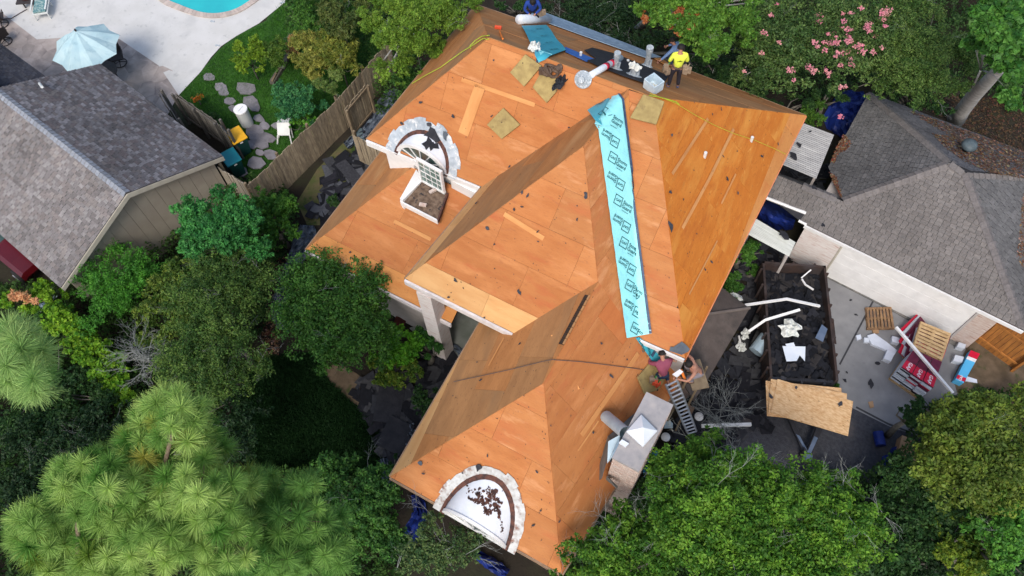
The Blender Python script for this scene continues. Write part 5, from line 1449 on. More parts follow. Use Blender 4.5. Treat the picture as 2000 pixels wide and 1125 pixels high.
# timber edging logs
def bar(name, x1, y1, z1, x2, y2, z2, w, h, m, label=None, cat=None, parent=None, group=None):
    a, b = at(x1, y1, z1), at(x2, y2, z2); d = (b - a).normalized(); s = d.cross(Vector((0, 0, 1))).normalized() * w / 2; u = s.cross(d).normalized() * h
    o = MB().prism([a - s, b - s, b + s, a + s], h, Vector((0, 0, 1))).build(name, M[m] if isinstance(m, str) else m, parent)
    if label: tag(o, label, cat, group); recenter(o)
    return o
bar('log_edging', 530, 160, .2, 556, 118, .2, .22, .2, 'bark_grey', 'rotting dark log edging a flower bed in the lawn', 'log')
bar('log_edging', 556, 118, .2, 568, 84, .2, .2, .2, 'bark_grey', 'upper rotting log reaching into the shrubs', 'log')
bar('timber', 531, 158, .28, 548, 126, .28, .07, .05, 'fence_rail', 'pale split timber lying on the dark log', 'timber')

# red car under the neighbour's eave
cp = at(37, 541, .33)
car = thing('car', (cp.x, cp.y, 0), 'dark red car with a black tyre under the neighbour eave at the left edge', 'car')
cdv = (at(119, 562, 0) - at(62, 516, 0)); cdv.z = 0; cdv.normalize(); cn_ = Vector((-cdv.y, cdv.x, 0))
if cn_.y < 0: cn_ = -cn_
Vc = lambda f, s, z: Vector((cp.x, cp.y, 0)) + cdv * f + cn_ * s + Vector((0, 0, z))
prof = [(.40, .35), (.50, .55), (.42, .78), (-.2, .92), (-1.1, 1.02), (-1.75, 1.42), (-3.1, 1.45), (-3.9, 1.0), (-4.1, .9), (-4.15, .4)]
vs = []
for f, z in prof:
    for s in (0.03, .18, 1.5, 1.65):
        zz_ = z - (.10 if s in (0.03, 1.65) else 0); vs.append(Vc(f, s + (.12 if z > 1.2 and s < 1 else (-.12 if z > 1.2 else 0)), zz_))
fs = [(i * 4 + k, i * 4 + k + 1, (i + 1) * 4 + k + 1, (i + 1) * 4 + k) for i in range(len(prof) - 1) for k in range(3)]
n0_ = len(vs); vs += [Vc(f, .03, .3) for f, z in prof] + [Vc(f, 1.65, .3) for f, z in prof]
for i in range(len(prof) - 1):
    fs.append((i * 4, (i + 1) * 4, n0_ + i + 1, n0_ + i)); fs.append((i * 4 + 3, n0_ + 10 + i, n0_ + 11 + i, (i + 1) * 4 + 3))
MB().add(vs, fs).build('body', M['car_red'], car, smooth=False)
MB().prism([Vc(-1.15, .25, 1.06), Vc(-1.15, 1.4, 1.06), Vc(-1.7, 1.33, 1.4), Vc(-1.7, .33, 1.4)], .02).build('windscreen', M['glass_dark'], car)
for f in (0, -2.6):
    for s in (-.06, 1.55):
        w_ = MB().lathe([(.2, 0), (.33, .02), (.35, .06), (.35, .16), (.33, .2), (.2, .21)], Vc(f, s - .02, .34), 20, axis=cn_).build('wheel', M['rubber'], car)
        MB().lathe([(.2, 0), (.19, .04), (.05, .03)], Vc(f, s - .03, .34), 12, axis=cn_).build('hub', M['chrome'], w_)
        for k in range(5):
            t = k * 1.257; c_ = Vc(f, s - .035, .34); e1 = cdv * math.cos(t) + Vector((0, 0, 1)) * math.sin(t)
            MB().tube([c_, c_ + e1 * .19], .02, 4).build('spoke', M['chrome'], w_)

# ------------------------------------------------------------------ right: trailer, materials, rubbish
tz = 1.45
tA, tB, tC, tD = at(1489, 510, tz), at(1613, 519, tz), at(1638, 742, tz), at(1504, 735, tz)
tr_ = thing('dump_trailer', (tA + tC).xy.to_3d() / 2, 'rusty dark dump trailer full of torn black shingles', 'trailer')
def panel(a, b, z0, z1, th, name, m, parent, ribs=0):
    d = (b - a); d.z = 0; L_ = d.length; d.normalize(); n = Vector((-d.y, d.x, 0)) * th
    o = MB().prism([Vector((p.x, p.y, z1)) for p in (a, b, b + n, a + n)], z1 - z0).build(name, M[m], parent)
    for i in range(ribs):
        p = a + d * (L_ * (i + .5) / ribs) - n.normalized() * .04
        MB().box((p.x, p.y, (z0 + z1) / 2), (.07, .07, z1 - z0 - .02)).build('rib', M[m], o)
    return o
panel(tA, tB, .5, tz, -.08, 'tailgate', 'steel_rust', tr_, 3); panel(tB, tC, .5, tz - .0, -.08, 'side_wall', 'steel_rust', tr_, 7)
panel(tA, tD, .5, tz, .08, 'side_wall', 'steel_rust', tr_, 7); panel(tD, tC, .5, tz - .25, .1, 'front_wall', 'steel_dark', tr_, 3)
MB().prism([Vector((p.x, p.y, .55)) for p in (tA, tB, tC, tD)], .1).build('floor', M['steel_dark'], tr_)
for t in (.45, .6):
    for a, b, s in ((tB, tC, .14), (tA, tD, -.14)):
        p = a.lerp(b, t); p.z = .36
        MB().lathe([(.2, -.1), (.36, -.09), (.36, .09), (.2, .1)], p + Vector((s, 0, 0)), 16, axis=(1, 0, 0)).build('wheel', M['rubber'], tr_)
pp = tB.lerp(tC, .47); 
MB().prism([Vector((p.x, p.y, .85)) for p in (tB.lerp(tC, .38) , tB.lerp(tC, .38) + Vector((.32, 0, 0)), tB.lerp(tC, .60) + Vector((.32, 0, 0)), tB.lerp(tC, .60))], .05).build('fender', M['steel_rust'], tr_)
# drawbar
cpl = at(1577, 893, .45)
for (x, y) in ((1543, 815), (1607, 822)):
    a = at(x, y, .6); MB().prism([a + Vector((-.1, 0, 0)), a + Vector((.1, 0, 0)), cpl + Vector((.08, 0, 0)), cpl + Vector((-.08, 0, 0))], .14).build('drawbar', M['steel_dark'], tr_)
    m_ = a.lerp(cpl, .45); MB().prism([m_ + Vector((-.06, 0, .01)), m_ + Vector((.07, 0, .01)), cpl + Vector((.05, .1, .01)), cpl + Vector((-.06, .1, .01))], .02).build('drawbar_plate', M['steel_blue'], tr_)
MB().box(cpl + Vector((0, 0, 0)), (.26, .22, .12)).build('coupler', M['steel_blue'], tr_)
MB().tube([cpl + Vector((-.18, .1, -.4)), cpl + Vector((-.18, .1, .25))], .04, 8).build('jack', M['steel_dark'], tr_)
# plywood pile on the front
pile = [[(1512, 735), (1671, 782), (1664, 846), (1500, 818)], [(1505, 738), (1650, 766), (1652, 838), (1506, 812)], [(1510, 733), (1660, 775), (1656, 849), (1503, 822)], [(1500, 748), (1645, 762), (1640, 830), (1501, 800)]]
pz_ = tz - .30
for i, pxs in enumerate(pile[::-1]):
    hgt_ = pz_ + i * .035
    lab = ['lowest strand board under the pile on the trailer front', 'second strand board from the bottom of the trailer pile', 'third strand board of the trailer pile, edges showing', 'top strand board of the pile on the trailer front, black scraps on it'][i]
    a, b, c, d = [at(x, y, hgt_) for x, y in pxs]
    l = (b - a).normalized(); w = Vector((-l.y, l.x, 0)); w = w if w.dot(d - a) > 0 else -w
    Lb, Wb = 2.44, 1.22
    cen_ = (a + b + c + d) / 4
    q = [cen_ - l * Lb / 2 - w * Wb / 2, cen_ + l * Lb / 2 - w * Wb / 2, cen_ + l * Lb / 2 + w * Wb / 2, cen_ - l * Lb / 2 + w * Wb / 2]
    o = MB().prism(q, .025).build('strand_board', M['strand_board']); tag(o, lab, 'board', 'strand boards piled on the trailer front'); recenter(o)
for x, y, r in ((1506, 774, .13), (1555, 757, .09), (1641, 789, .14), (1530, 738, .15)):
    scrap(x, y, r, {1506: 'grey scrap at the left edge of the top strand board', 1555: 'small dark scrap on the strand board near its top edge', 1641: 'dark scrap right of centre on the strand board', 1530: 'black scrap overhanging the top of the strand board pile'}[x], z=pz_ + .13)
# trailer contents
rr = random.Random(9)
mb = MB()
def in_tr(s, t): return tA.lerp(tB, s).lerp(tD.lerp(tC, s), t)
for k in range(900):
    s_, t_ = rr.uniform(.06, .94), rr.uniform(.03, .97)
    p = in_tr(s_, t_); h = .85 + .5 * t_ * (1 - abs(s_ - .5) * .8) + rr.uniform(-.15, .12); r = rr.uniform(.06, .24)
    Mq = Matrix.Rotation(rr.uniform(0, 6.3), 3, 'Z') @ Matrix.Rotation(rr.uniform(-.6, .6), 3, 'X')
    c = rr.choice([(.008, .009, .013), (.014, .015, .020), (.022, .023, .030), (.010, .010, .013), (.04, .036, .036)]); mb.tone = c
    mb.add([Vector((p.x, p.y, h)) + Mq @ Vector((a * r, b * r * .6, rr.uniform(-.03, .03))) for a, b in ((-1, -.9), (.9, -1), (1, .8), (-.8, 1))], [(0, 1, 2, 3)])
mb.tone = (.02, .02, .024)
mb.add([Vector((p.x, p.y, .9)) for p in (in_tr(.05, .02), in_tr(.95, .02), in_tr(.95, .98), in_tr(.05, .98))], [(0, 1, 2, 3)])
stuff(mb.build('shingle_rubble', mat('rubble', (1, 1, 1), (.7, .7, .7), scale=9, rough=.95, vcol=True)))
def rod(name, pts, r, m, label, cat='trim', sq=False):
    P = [at(x, y, z) for x, y, z in pts]
    o = MB().tube(P, r, 4 if sq else 6).build(name, M[m]); tag(o, label, cat); recenter(o); return o
rod('metal_trim', [(1455, 596, 1.9), (1537, 584, 2.0), (1601, 598, 1.55)], .05, 'white_paint', 'bent white metal trim lying across the trailer, the upper one', sq=True)
rod('metal_trim', [(1463, 647, 1.3), (1495, 625, 1.6), (1562, 605, 1.75)], .06, 'white_paint', 'bent white gutter length lying across the trailer, the lower one', sq=True)
rod('metal_trim', [(1565, 543, 1.2), (1584, 527, 1.3)], .03, 'white_paint', 'short white stick near the back of the trailer', sq=True)
rod('metal_trim', [(1566, 545, 1.15), (1573, 556, 1.15), (1589, 566, 1.15)], .035, 'white_paint', 'curved pale trim piece below the short white stick', sq=True)
rod('metal_trim', [(1443, 656, .3), (1447, 674, .3), (1454, 683, .3)], .04, 'white_paint', 'white bent trim scrap left of the trailer', sq=True)
rod('gutter', [(1370, 832, .6), (1467, 829, .6)], .07, 'white_paint', 'straight white gutter lying beside the bare shrub', 'gutter', sq=True)
crumple('plastic_bag', at(1543, 642, 1.55), (.34, .26, .16), 'cloth_white', 'crumpled white plastic sheeting in the middle of the trailer', 'plastic sheet', seed=21)
crumple('plastic_bag', at(1420, 572, .9), (.38, .32, .15), 'cloth_white', 'white plastic sheet snagged on the shrub by the eave', 'plastic sheet', seed=22)
crumple('plastic_bag', at(1456, 652, .5), (.15, .17, .08), 'cloth_white', 'whitish torn wrapping at the left end of the gutter', 'plastic sheet', seed=23)
crumple('plastic_bag', at(1447, 677, .3), (.14, .2, .08), 'cloth_white', 'grey-white plastic on the ground left of the metal drum', 'plastic sheet', seed=24)
sm_ = slab('metal_sheet', [(1528, 676), (1573, 677), (1572, 706), (1562, 694), (1556, 705), (1536, 706)], .01, 'bright_metal', 'bright white metal sheet with a torn edge in the trailer', 'metal sheet', z=1.45)
slab('metal_sheet', [(1534, 672), (1550, 669), (1553, 676), (1536, 677)], .01, 'bright_metal', 'small bright metal offcut above the larger sheet', 'metal sheet', z=1.5)
slab('dark_board', [(1605, 634), (1616, 643), (1607, 668), (1592, 660)], .02, 'steel_blue', 'slate blue board leaning at the right side of the trailer', 'board', z=1.5)
p0, p1_ = at(1485, 657, .95), at(1487, 692, .85)
hd = MB().lathe([(.28, -.33), (.28, .33)], at(1488, 674, .7), 18, axis=(.2, 1, .25)).build('metal_drum', M['galvanised'], None, smooth=False); tag(hd, 'shiny curved sheet-metal drum standing left of the trailer', 'metal drum'); recenter(hd)
# ladder
l0, l1, b0, b1 = at(1300, 750, 5.0), at(1321, 739, 5.0), at(1345, 850, .05), at(1361.5, 845, .05)
ld = thing('ladder', (b0 + b1) / 2, 'aluminium ladder leaning on the eave beside the chimney', 'ladder')
for a, b in ((l0, b0), (l1, b1)):
    d = (b - a).normalized(); s = (l1 - l0).normalized() * .035
    MB().prism([a - s, b - s, b + s, a + s], .07, Vector((0, -.5, 1)).normalized()).build('rail', M['aluminium'], ld)
for k in range(15):
    t = (k + .5) / 15
    MB().tube([l0.lerp(b0, t), l1.lerp(b1, t)], .032, 5).build('rung', M['aluminium'], ld)
slab('tray', [(1313, 732), (1327, 722), (1334, 727), (1322, 738)], .04, 'white_paint', 'white board lying at the top of the ladder', 'board', z=5.05)
# eave offcuts
slab('plywood_offcut', [(1337, 800), (1345, 790), (1357, 797), (1349, 813)], .03, mat('offcut', (.30, .19, .12)), 'small brown plywood offcut beneath the ladder', 'board', z=.35)
slab('plywood_offcut', [(1277, 757), (1299, 757), (1294, 772), (1276, 775)], .03, 'board_edge', 'fresh orange plywood piece at the eave above the chimney', 'board', z=4.0) if False else None
slab('metal_offcut', [(1296, 826), (1304, 818), (1314, 827), (1314, 836), (1297, 837)], .02, 'galvanised', 'pale green-grey metal offcut right of the chimney cap', 'metal sheet', z=.6)
for x, y, lab in ((1300, 854, 'white round lamp on a short stake right of the chimney'), (1365, 814, 'white round lamp near the top of the bare shrub')):
    p = at(x, y, .5); t = thing('garden_lamp', (p.x, p.y, 0), lab, 'garden lamp', 'round white garden lamps')
    MB().lathe([(.02, -.05), (.15, 0), (.15, .04), (.05, .09)], p, 14).build('lamp_head', M['white_paint'], t); MB().tube([Vector((p.x, p.y, 0)), p], .02, 6).build('stake', M['steel_dark'], t)
# pallets
def pallet(px, z, label, m, n=7, h=.14, group=None, gap=.35):
    A_, B_, C_, D_ = [at(x, y, z + h) for x, y in px]
    t = thing('pallet', ((A_ + C_) / 2).xy.to_3d() + Vector((0, 0, z)), label, 'pallet', group)
    for i in range(n):
        t0, t1 = (i + gap / 2) / n, (i + 1 - gap / 2) / n
        MB().prism([A_.lerp(D_, t0), B_.lerp(C_, t0), B_.lerp(C_, t1), A_.lerp(D_, t1)], .02).build('top_board', M[m], t)
    for s in (.02, .5, .98):
        a, b = A_.lerp(B_, s), D_.lerp(C_, s); e = (B_ - A_).normalized() * .04; u = Vector((0, 0, -.022))
        MB().prism([a - e + u, a + e + u, b + e + u, b - e + u], h - .04).build('stringer', M[m], t)
    for i in (0, n // 2, n - 1):
        t0, t1 = (i + .2) / n, (i + .8) / n; u = Vector((0, 0, -h + .02))
        MB().prism([A_.lerp(D_, t0) + u, B_.lerp(C_, t0) + u, B_.lerp(C_, t1) + u, A_.lerp(D_, t1) + u], .018).build('bottom_board', M[m], t)
    return t
pallet([(1694, 641), (1691, 601), (1742, 600), (1748, 640)], .02, 'old brown pallet lying on the driveway by the garage door', 'pallet_dark', n=8)
# stacks of shingle bundles in red wrapping
def stack(c00, c10, c11, c01, h, label, rows, m_top, show_front=True):
    """a pallet stack: bundles layer on layer; corners given at its top"""
    A_, B_, C_, D_ = [at(x, y, h) for x, y in (c00, c10, c11, c01)]
    t = thing('shingle_stack', ((A_ + C_) / 2).xy.to_3d(), label, 'shingle stack', 'pallets of wrapped shingle bundles')
    lay = rows; lh = (h - .14) / lay
    for k in range(lay):
        z1 = h - k * lh; j = R.uniform(-.02, .02)
        n = 3
        for i in range(n):
            a, b = A_.lerp(B_, i / n), A_.lerp(B_, (i + 1) / n); c, d = D_.lerp(C_, (i + 1) / n), D_.lerp(C_, i / n)
            e = (B_ - A_).normalized() * .012; off = (D_ - A_).normalized() * R.uniform(-.03, .03)
            q = [Vector((p.x, p.y, z1)) + off for p in (a + e, b - e, c - e, d + e)]
            o = MB().prism(q, lh * .62).build('bundle', M['wrap_plum' if (k == 0 or R.random() < .15) else 'wrap_white'], t)
            if k == 0 and i >= 0:
                qq = [q[0].lerp(q[3], .0) + Vector((0, 0, .004)), q[1].lerp(q[2], .0) + Vector((0, 0, .004)), q[1].lerp(q[2], .38) + Vector((0, 0, .004)), q[0].lerp(q[3], .38) + Vector((0, 0, .004))]
                MB().add(qq, [(0, 1, 2, 3)]).build('red_label', M['wrap_red'], o)
                cx_ = sum(qq, Vector((0, 0, 0))) / 4; e1 = -(q[1] - q[0]).normalized() if False else (q[3] - q[0]).normalized(); up_ = (q[0] - q[1]).normalized()
                vs_, fs_ = text_mesh('GAF')
                MB().add([cx_ + e1 * x * -.17 + up_ * y * -.17 * 1.0 + Vector((0, 0, .006)) for x, y in vs_], fs_).build('lettering', M['label_white'], o)
            if R.random() < .5 and k:
                f = MB().prism([q[0] + (q[0] - q[3]).normalized() * .012, q[1] + (q[0] - q[3]).normalized() * .012, q[1], q[0]], lh * .55).build('bundle_end', M['wrap_red' if R.random() < .45 else 'felt_black'], o)
    pd = [Vector((p.x, p.y, .13)) for p in (A_, B_, C_, D_)]
    MB().prism(pd, .11).build('pallet_base', M['pallet_wood'], t)
    return t
stack((1761, 716), (1823, 758), (1840, 708), (1784, 682), 1.15, 'near pallet stack of red and plum wrapped shingle bundles', 8, 'wrap_plum')
stack((1784, 678), (1842, 702), (1858, 658), (1798, 632), .95, 'far pallet stack of wrapped shingle bundles with an empty pallet on top', 7, 'wrap_red')
pallet([(1800, 627), (1857, 650), (1839, 704), (1784, 677)], .97, 'fresh pale empty pallet lying on top of the far shingle stack', 'pallet_wood', n=8, gap=.3)
# loose bundles leaning left of the stacks
for k in range(9):
    x, y = 1778 + (k % 3) * 5 - (k // 3) * 4, 636 + (k // 3) * 18 + (k % 3) * 3
    c = at(x, y, .35 + .05 * (k % 3)); Mq = Matrix.Rotation(1.2 + .05 * k, 3, 'Z') @ Matrix.Rotation(.5, 3, 'X')
    labs = ['upper', 'middle', 'lower']
    o = MB().box(c, (.95, .30, .05), M=Mq).build('shingle_bundle', M[['wrap_red', 'wrap_white', 'wrap_plum'][k % 3]]); tag(o, '%s wrapped shingle bundle slumped left of the stacks, %s row' % (['red', 'white', 'plum'][k % 3], labs[k // 3]), 'shingle bundle', 'slumped shingle bundles'); recenter(o)
rod('downspout', [(1750, 639, 1.42), (1861, 768, 1.25)], .06, 'white_paint', 'long white metal length lying across the shingle stacks', 'metal length', sq=True)
# blue carton, boxes
def carton(px, z0, z1, m, label, top=None):
    q = [at(x, y, z1) for x, y in px]
    t = thing('box', (sum(q, Vector((0, 0, 0))) / len(q)).xy.to_3d(), label, 'box')
    MB().prism(q, z1 - z0).build('carton', M[m], t); return t, q
t, q = carton([(1896, 684), (1914, 691), (1882, 748), (1866, 741)], .02, .32, 'wrap_blue', 'long blue, white and red membrane box standing by the wooden gate')
for (a, b, m) in ((0, .20, 'wrap_red'), (.20, .30, 'label_white'), (.84, .96, 'wrap_red')):
    MB().prism([q[0].lerp(q[3], a) + Vector((0, 0, .006)), q[1].lerp(q[2], a) + Vector((0, 0, .006)), q[1].lerp(q[2], b) + Vector((0, 0, .006)), q[0].lerp(q[3], b) + Vector((0, 0, .006))], .005).build('print', M[m], t)
vs_, fs_ = text_mesh('GAF'); cx_ = q[0].lerp(q[2], .5).lerp(q[3].lerp(q[2], .5), .80); e1 = (q[0] - q[3]).normalized(); up_ = (q[0] - q[1]).normalized()
MB().add([cx_ + e1 * x * .13 + up_ * y * .13 + Vector((0, 0, .009)) for x, y in vs_], fs_).build('lettering', M['label_white'], t)
for px, zt, m, lab in (([(1731, 578), (1743, 580), (1741, 590), (1730, 588)], .32, 'wrap_white', 'small white and green box against the garage door'),
                    ([(1873, 668), (1887, 673), (1884, 681), (1869, 677)], .25, 'wrap_white', 'small white box by the garage pier'),
                    ([(1866, 693), (1883, 697), (1879, 708), (1862, 704)], .25, 'wrap_white', 'small white box left of the long blue box'),
                    ([(1889, 735), (1908, 741), (1909, 748), (1886, 744)], .06, 'card_white', 'white printed sheet at the foot of the long blue box'),
                    ([(1672, 655), (1681, 653), (1683, 661), (1674, 664)], .12, 'card_white', 'tiny white and red packet left of the open cartons'),
                    ([(1688, 659), (1699, 660), (1697, 669), (1688, 668)], .12, 'wrap_white', 'small pale packet beside the open cartons'),
                    ([(1694, 655), (1708, 651), (1732, 668), (1752, 684), (1748, 692), (1722, 680), (1703, 672)], .14, 'card_white', 'long flattened white carton below the old pallet'),
                    ([(1733, 683), (1749, 688), (1740, 706), (1726, 700)], .22, 'card_white', 'open white carton under the flattened one'),
                    ([(1743, 656), (1757, 660), (1756, 671), (1742, 667)], .2, 'card_white', 'small white carton with a pink mark beside the stacks'),
                    ([(1703, 640), (1716, 641), (1717, 650), (1706, 652)], .08, 'card_brown', 'torn brown cardboard at the foot of the old pallet'),
                    ([(1696, 785), (1705, 783), (1707, 795), (1700, 797)], .05, 'card_brown', 'small brown cardboard scrap in the middle of the driveway'),
                    ([(1762, 850), (1796, 862), (1790, 900), (1752, 888)], .45, 'card_brown', 'brown cardboard box half under the right tree')):
    carton(px, .02, zt, m, lab)
for x, y, r, lab in ((1700, 749, .22, 'ragged black scrap in the middle of the driveway'), (1713, 710, .14, 'thin black scrap on the driveway above the ragged one'), (1662, 586, .08, 'tiny dark scrap near the driveway joint'), (1672, 615, .08, 'tiny dark scrap left of the old pallet'), (1654, 727, .07, 'small dark scrap near the trailer fender'), (1650, 743, .1, 'dark smear-like scrap beside the strand boards'),
                    (1530, 458, .3, 'black shingle patch on the whitish patio cover'), (1607, 440, .12, 'small blue-grey scrap on the garage roof'), (1562, 284, .18, 'narrow black scrap on the grey patio cover'), (1582, 257, .09, 'little black scrap near the top of the grey patio cover'), (1550, 305, .24, 'wide black scrap low on the grey patio cover'), (1590, 367, .14, 'thin black scrap on the breezeway roof')):
    scrap(x, y, r, lab, z={1530: 2.3, 1607: 2.9, 1562: 2.5, 1582: 2.5, 1550: 2.5, 1590: 3.3}.get(x, .04), m='felt_black')
for x, y, lab, m in ((1717, 857, 'dark blue plastic can lying on the rough drive', 'tarp_blue'),):
    p = at(x, y, .18); t = thing('plastic_can', (p.x, p.y, .02), lab, 'can')
    MB().tube([p + Vector((-.1, .2, 0)), p + Vector((.12, -.2, 0))], .17, 12).build('body', M[m], t); MB().tube([p + Vector((-.02, .05, .15)), p + Vector((.08, -.1, .15))], .025, 6).build('handle', M[m], t)
crumple('tarp', at(1735, 905, .2), (.26, .42, .2), 'tarp_blue', 'crumpled blue tarp at the edge of the right tree', 'tarp', seed=31, amp=.4)
crumple('tarp', at(1729, 935, .2), (.12, .22, .15), 'tarp_blue', 'small blue tarp tail below the crumpled one', 'tarp', seed=32, amp=.4)
crumple('tarp', at(1478, 917, 2.2), (.12, .2, .06), 'tarp_teal', 'little bright teal scrap caught in the bright tree', 'tarp', seed=33)
for x, y, s in ((1262, 900, 1), (1266, 916, 2), (1275, 896, 3)):
    crumple('tarp', at(x, y, .4), (.14, .2, .12), 'wrap_blue', ['blue tarp tuft right below the chimney brickwork', 'lowest blue tarp tuft beside the chimney', 'rightmost blue tarp tuft beside the chimney'][s - 1], 'tarp', seed=40 + s, amp=.5)
# tarps and wrinkled plastic on the ground
def ribbon(name, pts, m, label, cat='tarp', z=.25, seed=1, amp=.14, sub=5):
    """a wrinkled sheet along a centre line: (x, y, half width in pixels)"""
    rr = np.random.default_rng(seed); rows = []
    for (a, b) in zip(pts, pts[1:]):
        for k in range(sub): t = k / sub; rows.append([a[i] + (b[i] - a[i]) * t for i in range(3)])
    rows.append(list(pts[-1])); nv = 9; vs = []
    ph = rr.uniform(0, 6, nv)
    for i, (x, y, w) in enumerate(rows):
        j = min(i + 1, len(rows) - 1); k = max(i - 1, 0)
        dx, dy = rows[j][0] - rows[k][0], rows[j][1] - rows[k][1]; l = math.hypot(dx, dy) or 1
        for s in range(nv):
            u = (s / (nv - 1) * 2 - 1) * w * (1 + rr.uniform(-.12, .12))
            hh = z * (1 - (s / (nv - 1) * 2 - 1) ** 2 * .8) + amp * math.sin(ph[s] + i * .9) * .6 + rr.uniform(-amp, amp) * .6
            vs.append(at(x - dy / l * u, y + dx / l * u, max(.03, hh)))
    fs = [(i * nv + s, i * nv + s + 1, (i + 1) * nv + s + 1, (i + 1) * nv + s) for i in range(len(rows) - 1) for s in range(nv - 1)]
    o = MB().add(vs, fs).build(name, M[m]); tag(o, label, cat); recenter(o); return o
ribbon('plastic_sheet', [(600, 440, 14), (598, 465, 22), (580, 500, 16), (562, 540, 14), (550, 570, 14), (542, 605, 16), (550, 630, 14), (585, 640, 12), (600, 642, 6)], 'tarp_grey', 'long wrinkled grey-blue plastic sheet snaking down the left flower bed', seed=3)
ribbon('plastic_sheet', [(778, 175, 10), (768, 195, 22), (745, 225, 20), (720, 255, 14), (692, 272, 10), (675, 285, 8)], 'tarp_grey', 'wrinkled silver plastic sheet by the upper left eave', seed=4)
ribbon('plastic_sheet', [(855, 682, 8), (885, 678, 12), (915, 690, 12), (930, 715, 8)], 'tarp_grey', 'folded grey plastic sheet in front of the porch floor', seed=5, z=.15)
ribbon('plastic_sheet', [(800, 828, 12), (808, 850, 14), (795, 870, 8)], 'tarp_grey', 'pale grey plastic scrap in the shadow left of the lower wing', seed=6, z=.15)
ribbon('plastic_sheet', [(748, 895, 8), (752, 925, 12), (762, 955, 9)], 'tarp_grey', 'bluish plastic strip at the lower left eave corner', seed=7, z=.15)
ribbon('tarp', [(1692, 190, 14), (1660, 205, 30), (1640, 232, 32), (1655, 262, 14)], 'tarp_blue', 'deep blue tarp between the shrubs and the garage roof', seed=8, z=.4)
ribbon('tarp', [(1487, 410, 20), (1520, 425, 24), (1552, 434, 16)], 'tarp_blue', 'deep blue tarp between the right eave and the garage', seed=9, z=1.2, amp=.1)
ribbon('tarp', [(812, 965, 10), (822, 1000, 14), (806, 1040, 18), (785, 1075, 16)], 'tarp_blue', 'dark blue tarp under the loose branches at the lower left', seed=10, z=.3)
ribbon('tarp', [(930, 1082, 8), (960, 1102, 13), (990, 1122, 12)], 'tarp_blue', 'dark blue tarp at the foot of the lower arched window wall', seed=11, z=.3)
# shingle rubble on the ground, beyond counting
def rubble(pxs, n, seed, z=.05, rmax=.3, cols=((.012, .013, .018), (.02, .02, .026), (.035, .037, .045), (.06, .06, .065))):
    rr = random.Random(seed); mb = MB(); xs = [p[0] for p in pxs]; ys = [p[1] for p in pxs]; k = 0
    while k < n:
        x, y = rr.uniform(min(xs), max(xs)), rr.uniform(min(ys), max(ys))
        if not inpoly(x, y, pxs): continue
        p = at(x, y, z + rr.uniform(0, .12)); r = rr.uniform(.06, rmax); Mq = Matrix.Rotation(rr.uniform(0, 6.3), 3, 'Z') @ Matrix.Rotation(rr.uniform(-.3, .3), 3, 'X')
        mb.tone = rr.choice(cols)
        mb.add([p + Mq @ Vector((a * r, b * r * .5, 0)) for a, b in ((-1, -.9), (.9, -1), (1, .8), (-.8, 1))], [(0, 1, 2, 3)]); k += 1
    return stuff(mb.build('shingle_rubble', M['rubble']))
rubble([(630, 320), (700, 290), (740, 300), (690, 380), (640, 430), (600, 420), (640, 370)], 120, 1, rmax=.5, cols=((.012, .013, .018), (.02, .02, .028), (.09, .095, .11), (.05, .052, .06)))
rubble([(690, 760), (800, 680), (900, 700), (870, 780), (800, 880), (745, 900), (735, 850)], 240, 2, rmax=.45)
rubble([(1380, 500), (1500, 470), (1560, 500), (1490, 520), (1500, 740), (1495, 830), (1340, 900), (1300, 860), (1380, 760), (1450, 650)], 420, 3, rmax=.4)
rubble([(1500, 320), (1620, 330), (1640, 290), (1660, 260), (1600, 380), (1520, 345)], 80, 4)
rubble([(700, 215), (735, 225), (720, 262), (690, 258)], 40, 5, cols=((.012, .013, .018), (.02, .02, .028)))
for x, y, w, l, rz, m, lab in ((690, 345, .5, 1.9, 1.2, 'shingle_scrap', 'long grey shingle strip standing out in the left side yard'), (700, 268, .45, .9, .8, 'galvanised_dull', 'bent grey metal sheet by the cross fence'), (760, 790, .9, 1.3, .4, 'felt_black', 'black felt sheet in the shadow of the lower wing'), (772, 850, .9, 1.1, .1, 'felt_black', 'black sheet with ribs near the lower left eave'), (780, 632, .4, .5, .3, 'wicker_red', 'reddish clay shard beside the porch column')):
    o = MB().box(at(x, y, .2), (w, l, .03), M=Matrix.Rotation(rz, 3, 'Z') @ Matrix.Rotation(.12, 3, 'Y')).build('sheet_piece', M[m]); tag(o, lab, 'sheet'); recenter(o)
# ------------------------------------------------------------------ people
def skin_mesh(name, joints, edges, m, parent, levels=1, root=0):
    """one continuous body: joints are (x, y, z, radius)"""
    me = bpy.data.meshes.new(name); me.from_pydata([j[:3] for j in joints], edges, []); me.update()
    o = bpy.data.objects.new(name, me); COL.objects.link(o)
    md = o.modifiers.new('s', 'SKIN'); md.use_smooth_shade = True
    for i, j in enumerate(joints):
        me.skin_vertices[0].data[i].radius = (j[3], j[3])
        me.skin_vertices[0].data[i].use_root = (i == root)
    sb = o.modifiers.new('u', 'SUBSURF'); sb.levels = levels; sb.render_levels = levels
    dg = bpy.context.evaluated_depsgraph_get()
    m2_ = bpy.data.meshes.new_from_object(o.evaluated_get(dg)); m2_.name = name
    bpy.data.objects.remove(o); bpy.data.meshes.remove(me)
    m2_.materials.clear(); m2_.materials.append(M[m])
    m2_.polygons.foreach_set('use_smooth', [True] * len(m2_.polygons))
    r = bpy.data.objects.new(name, m2_); COL.objects.link(r)
    if parent is not None: r.parent = parent
    return r
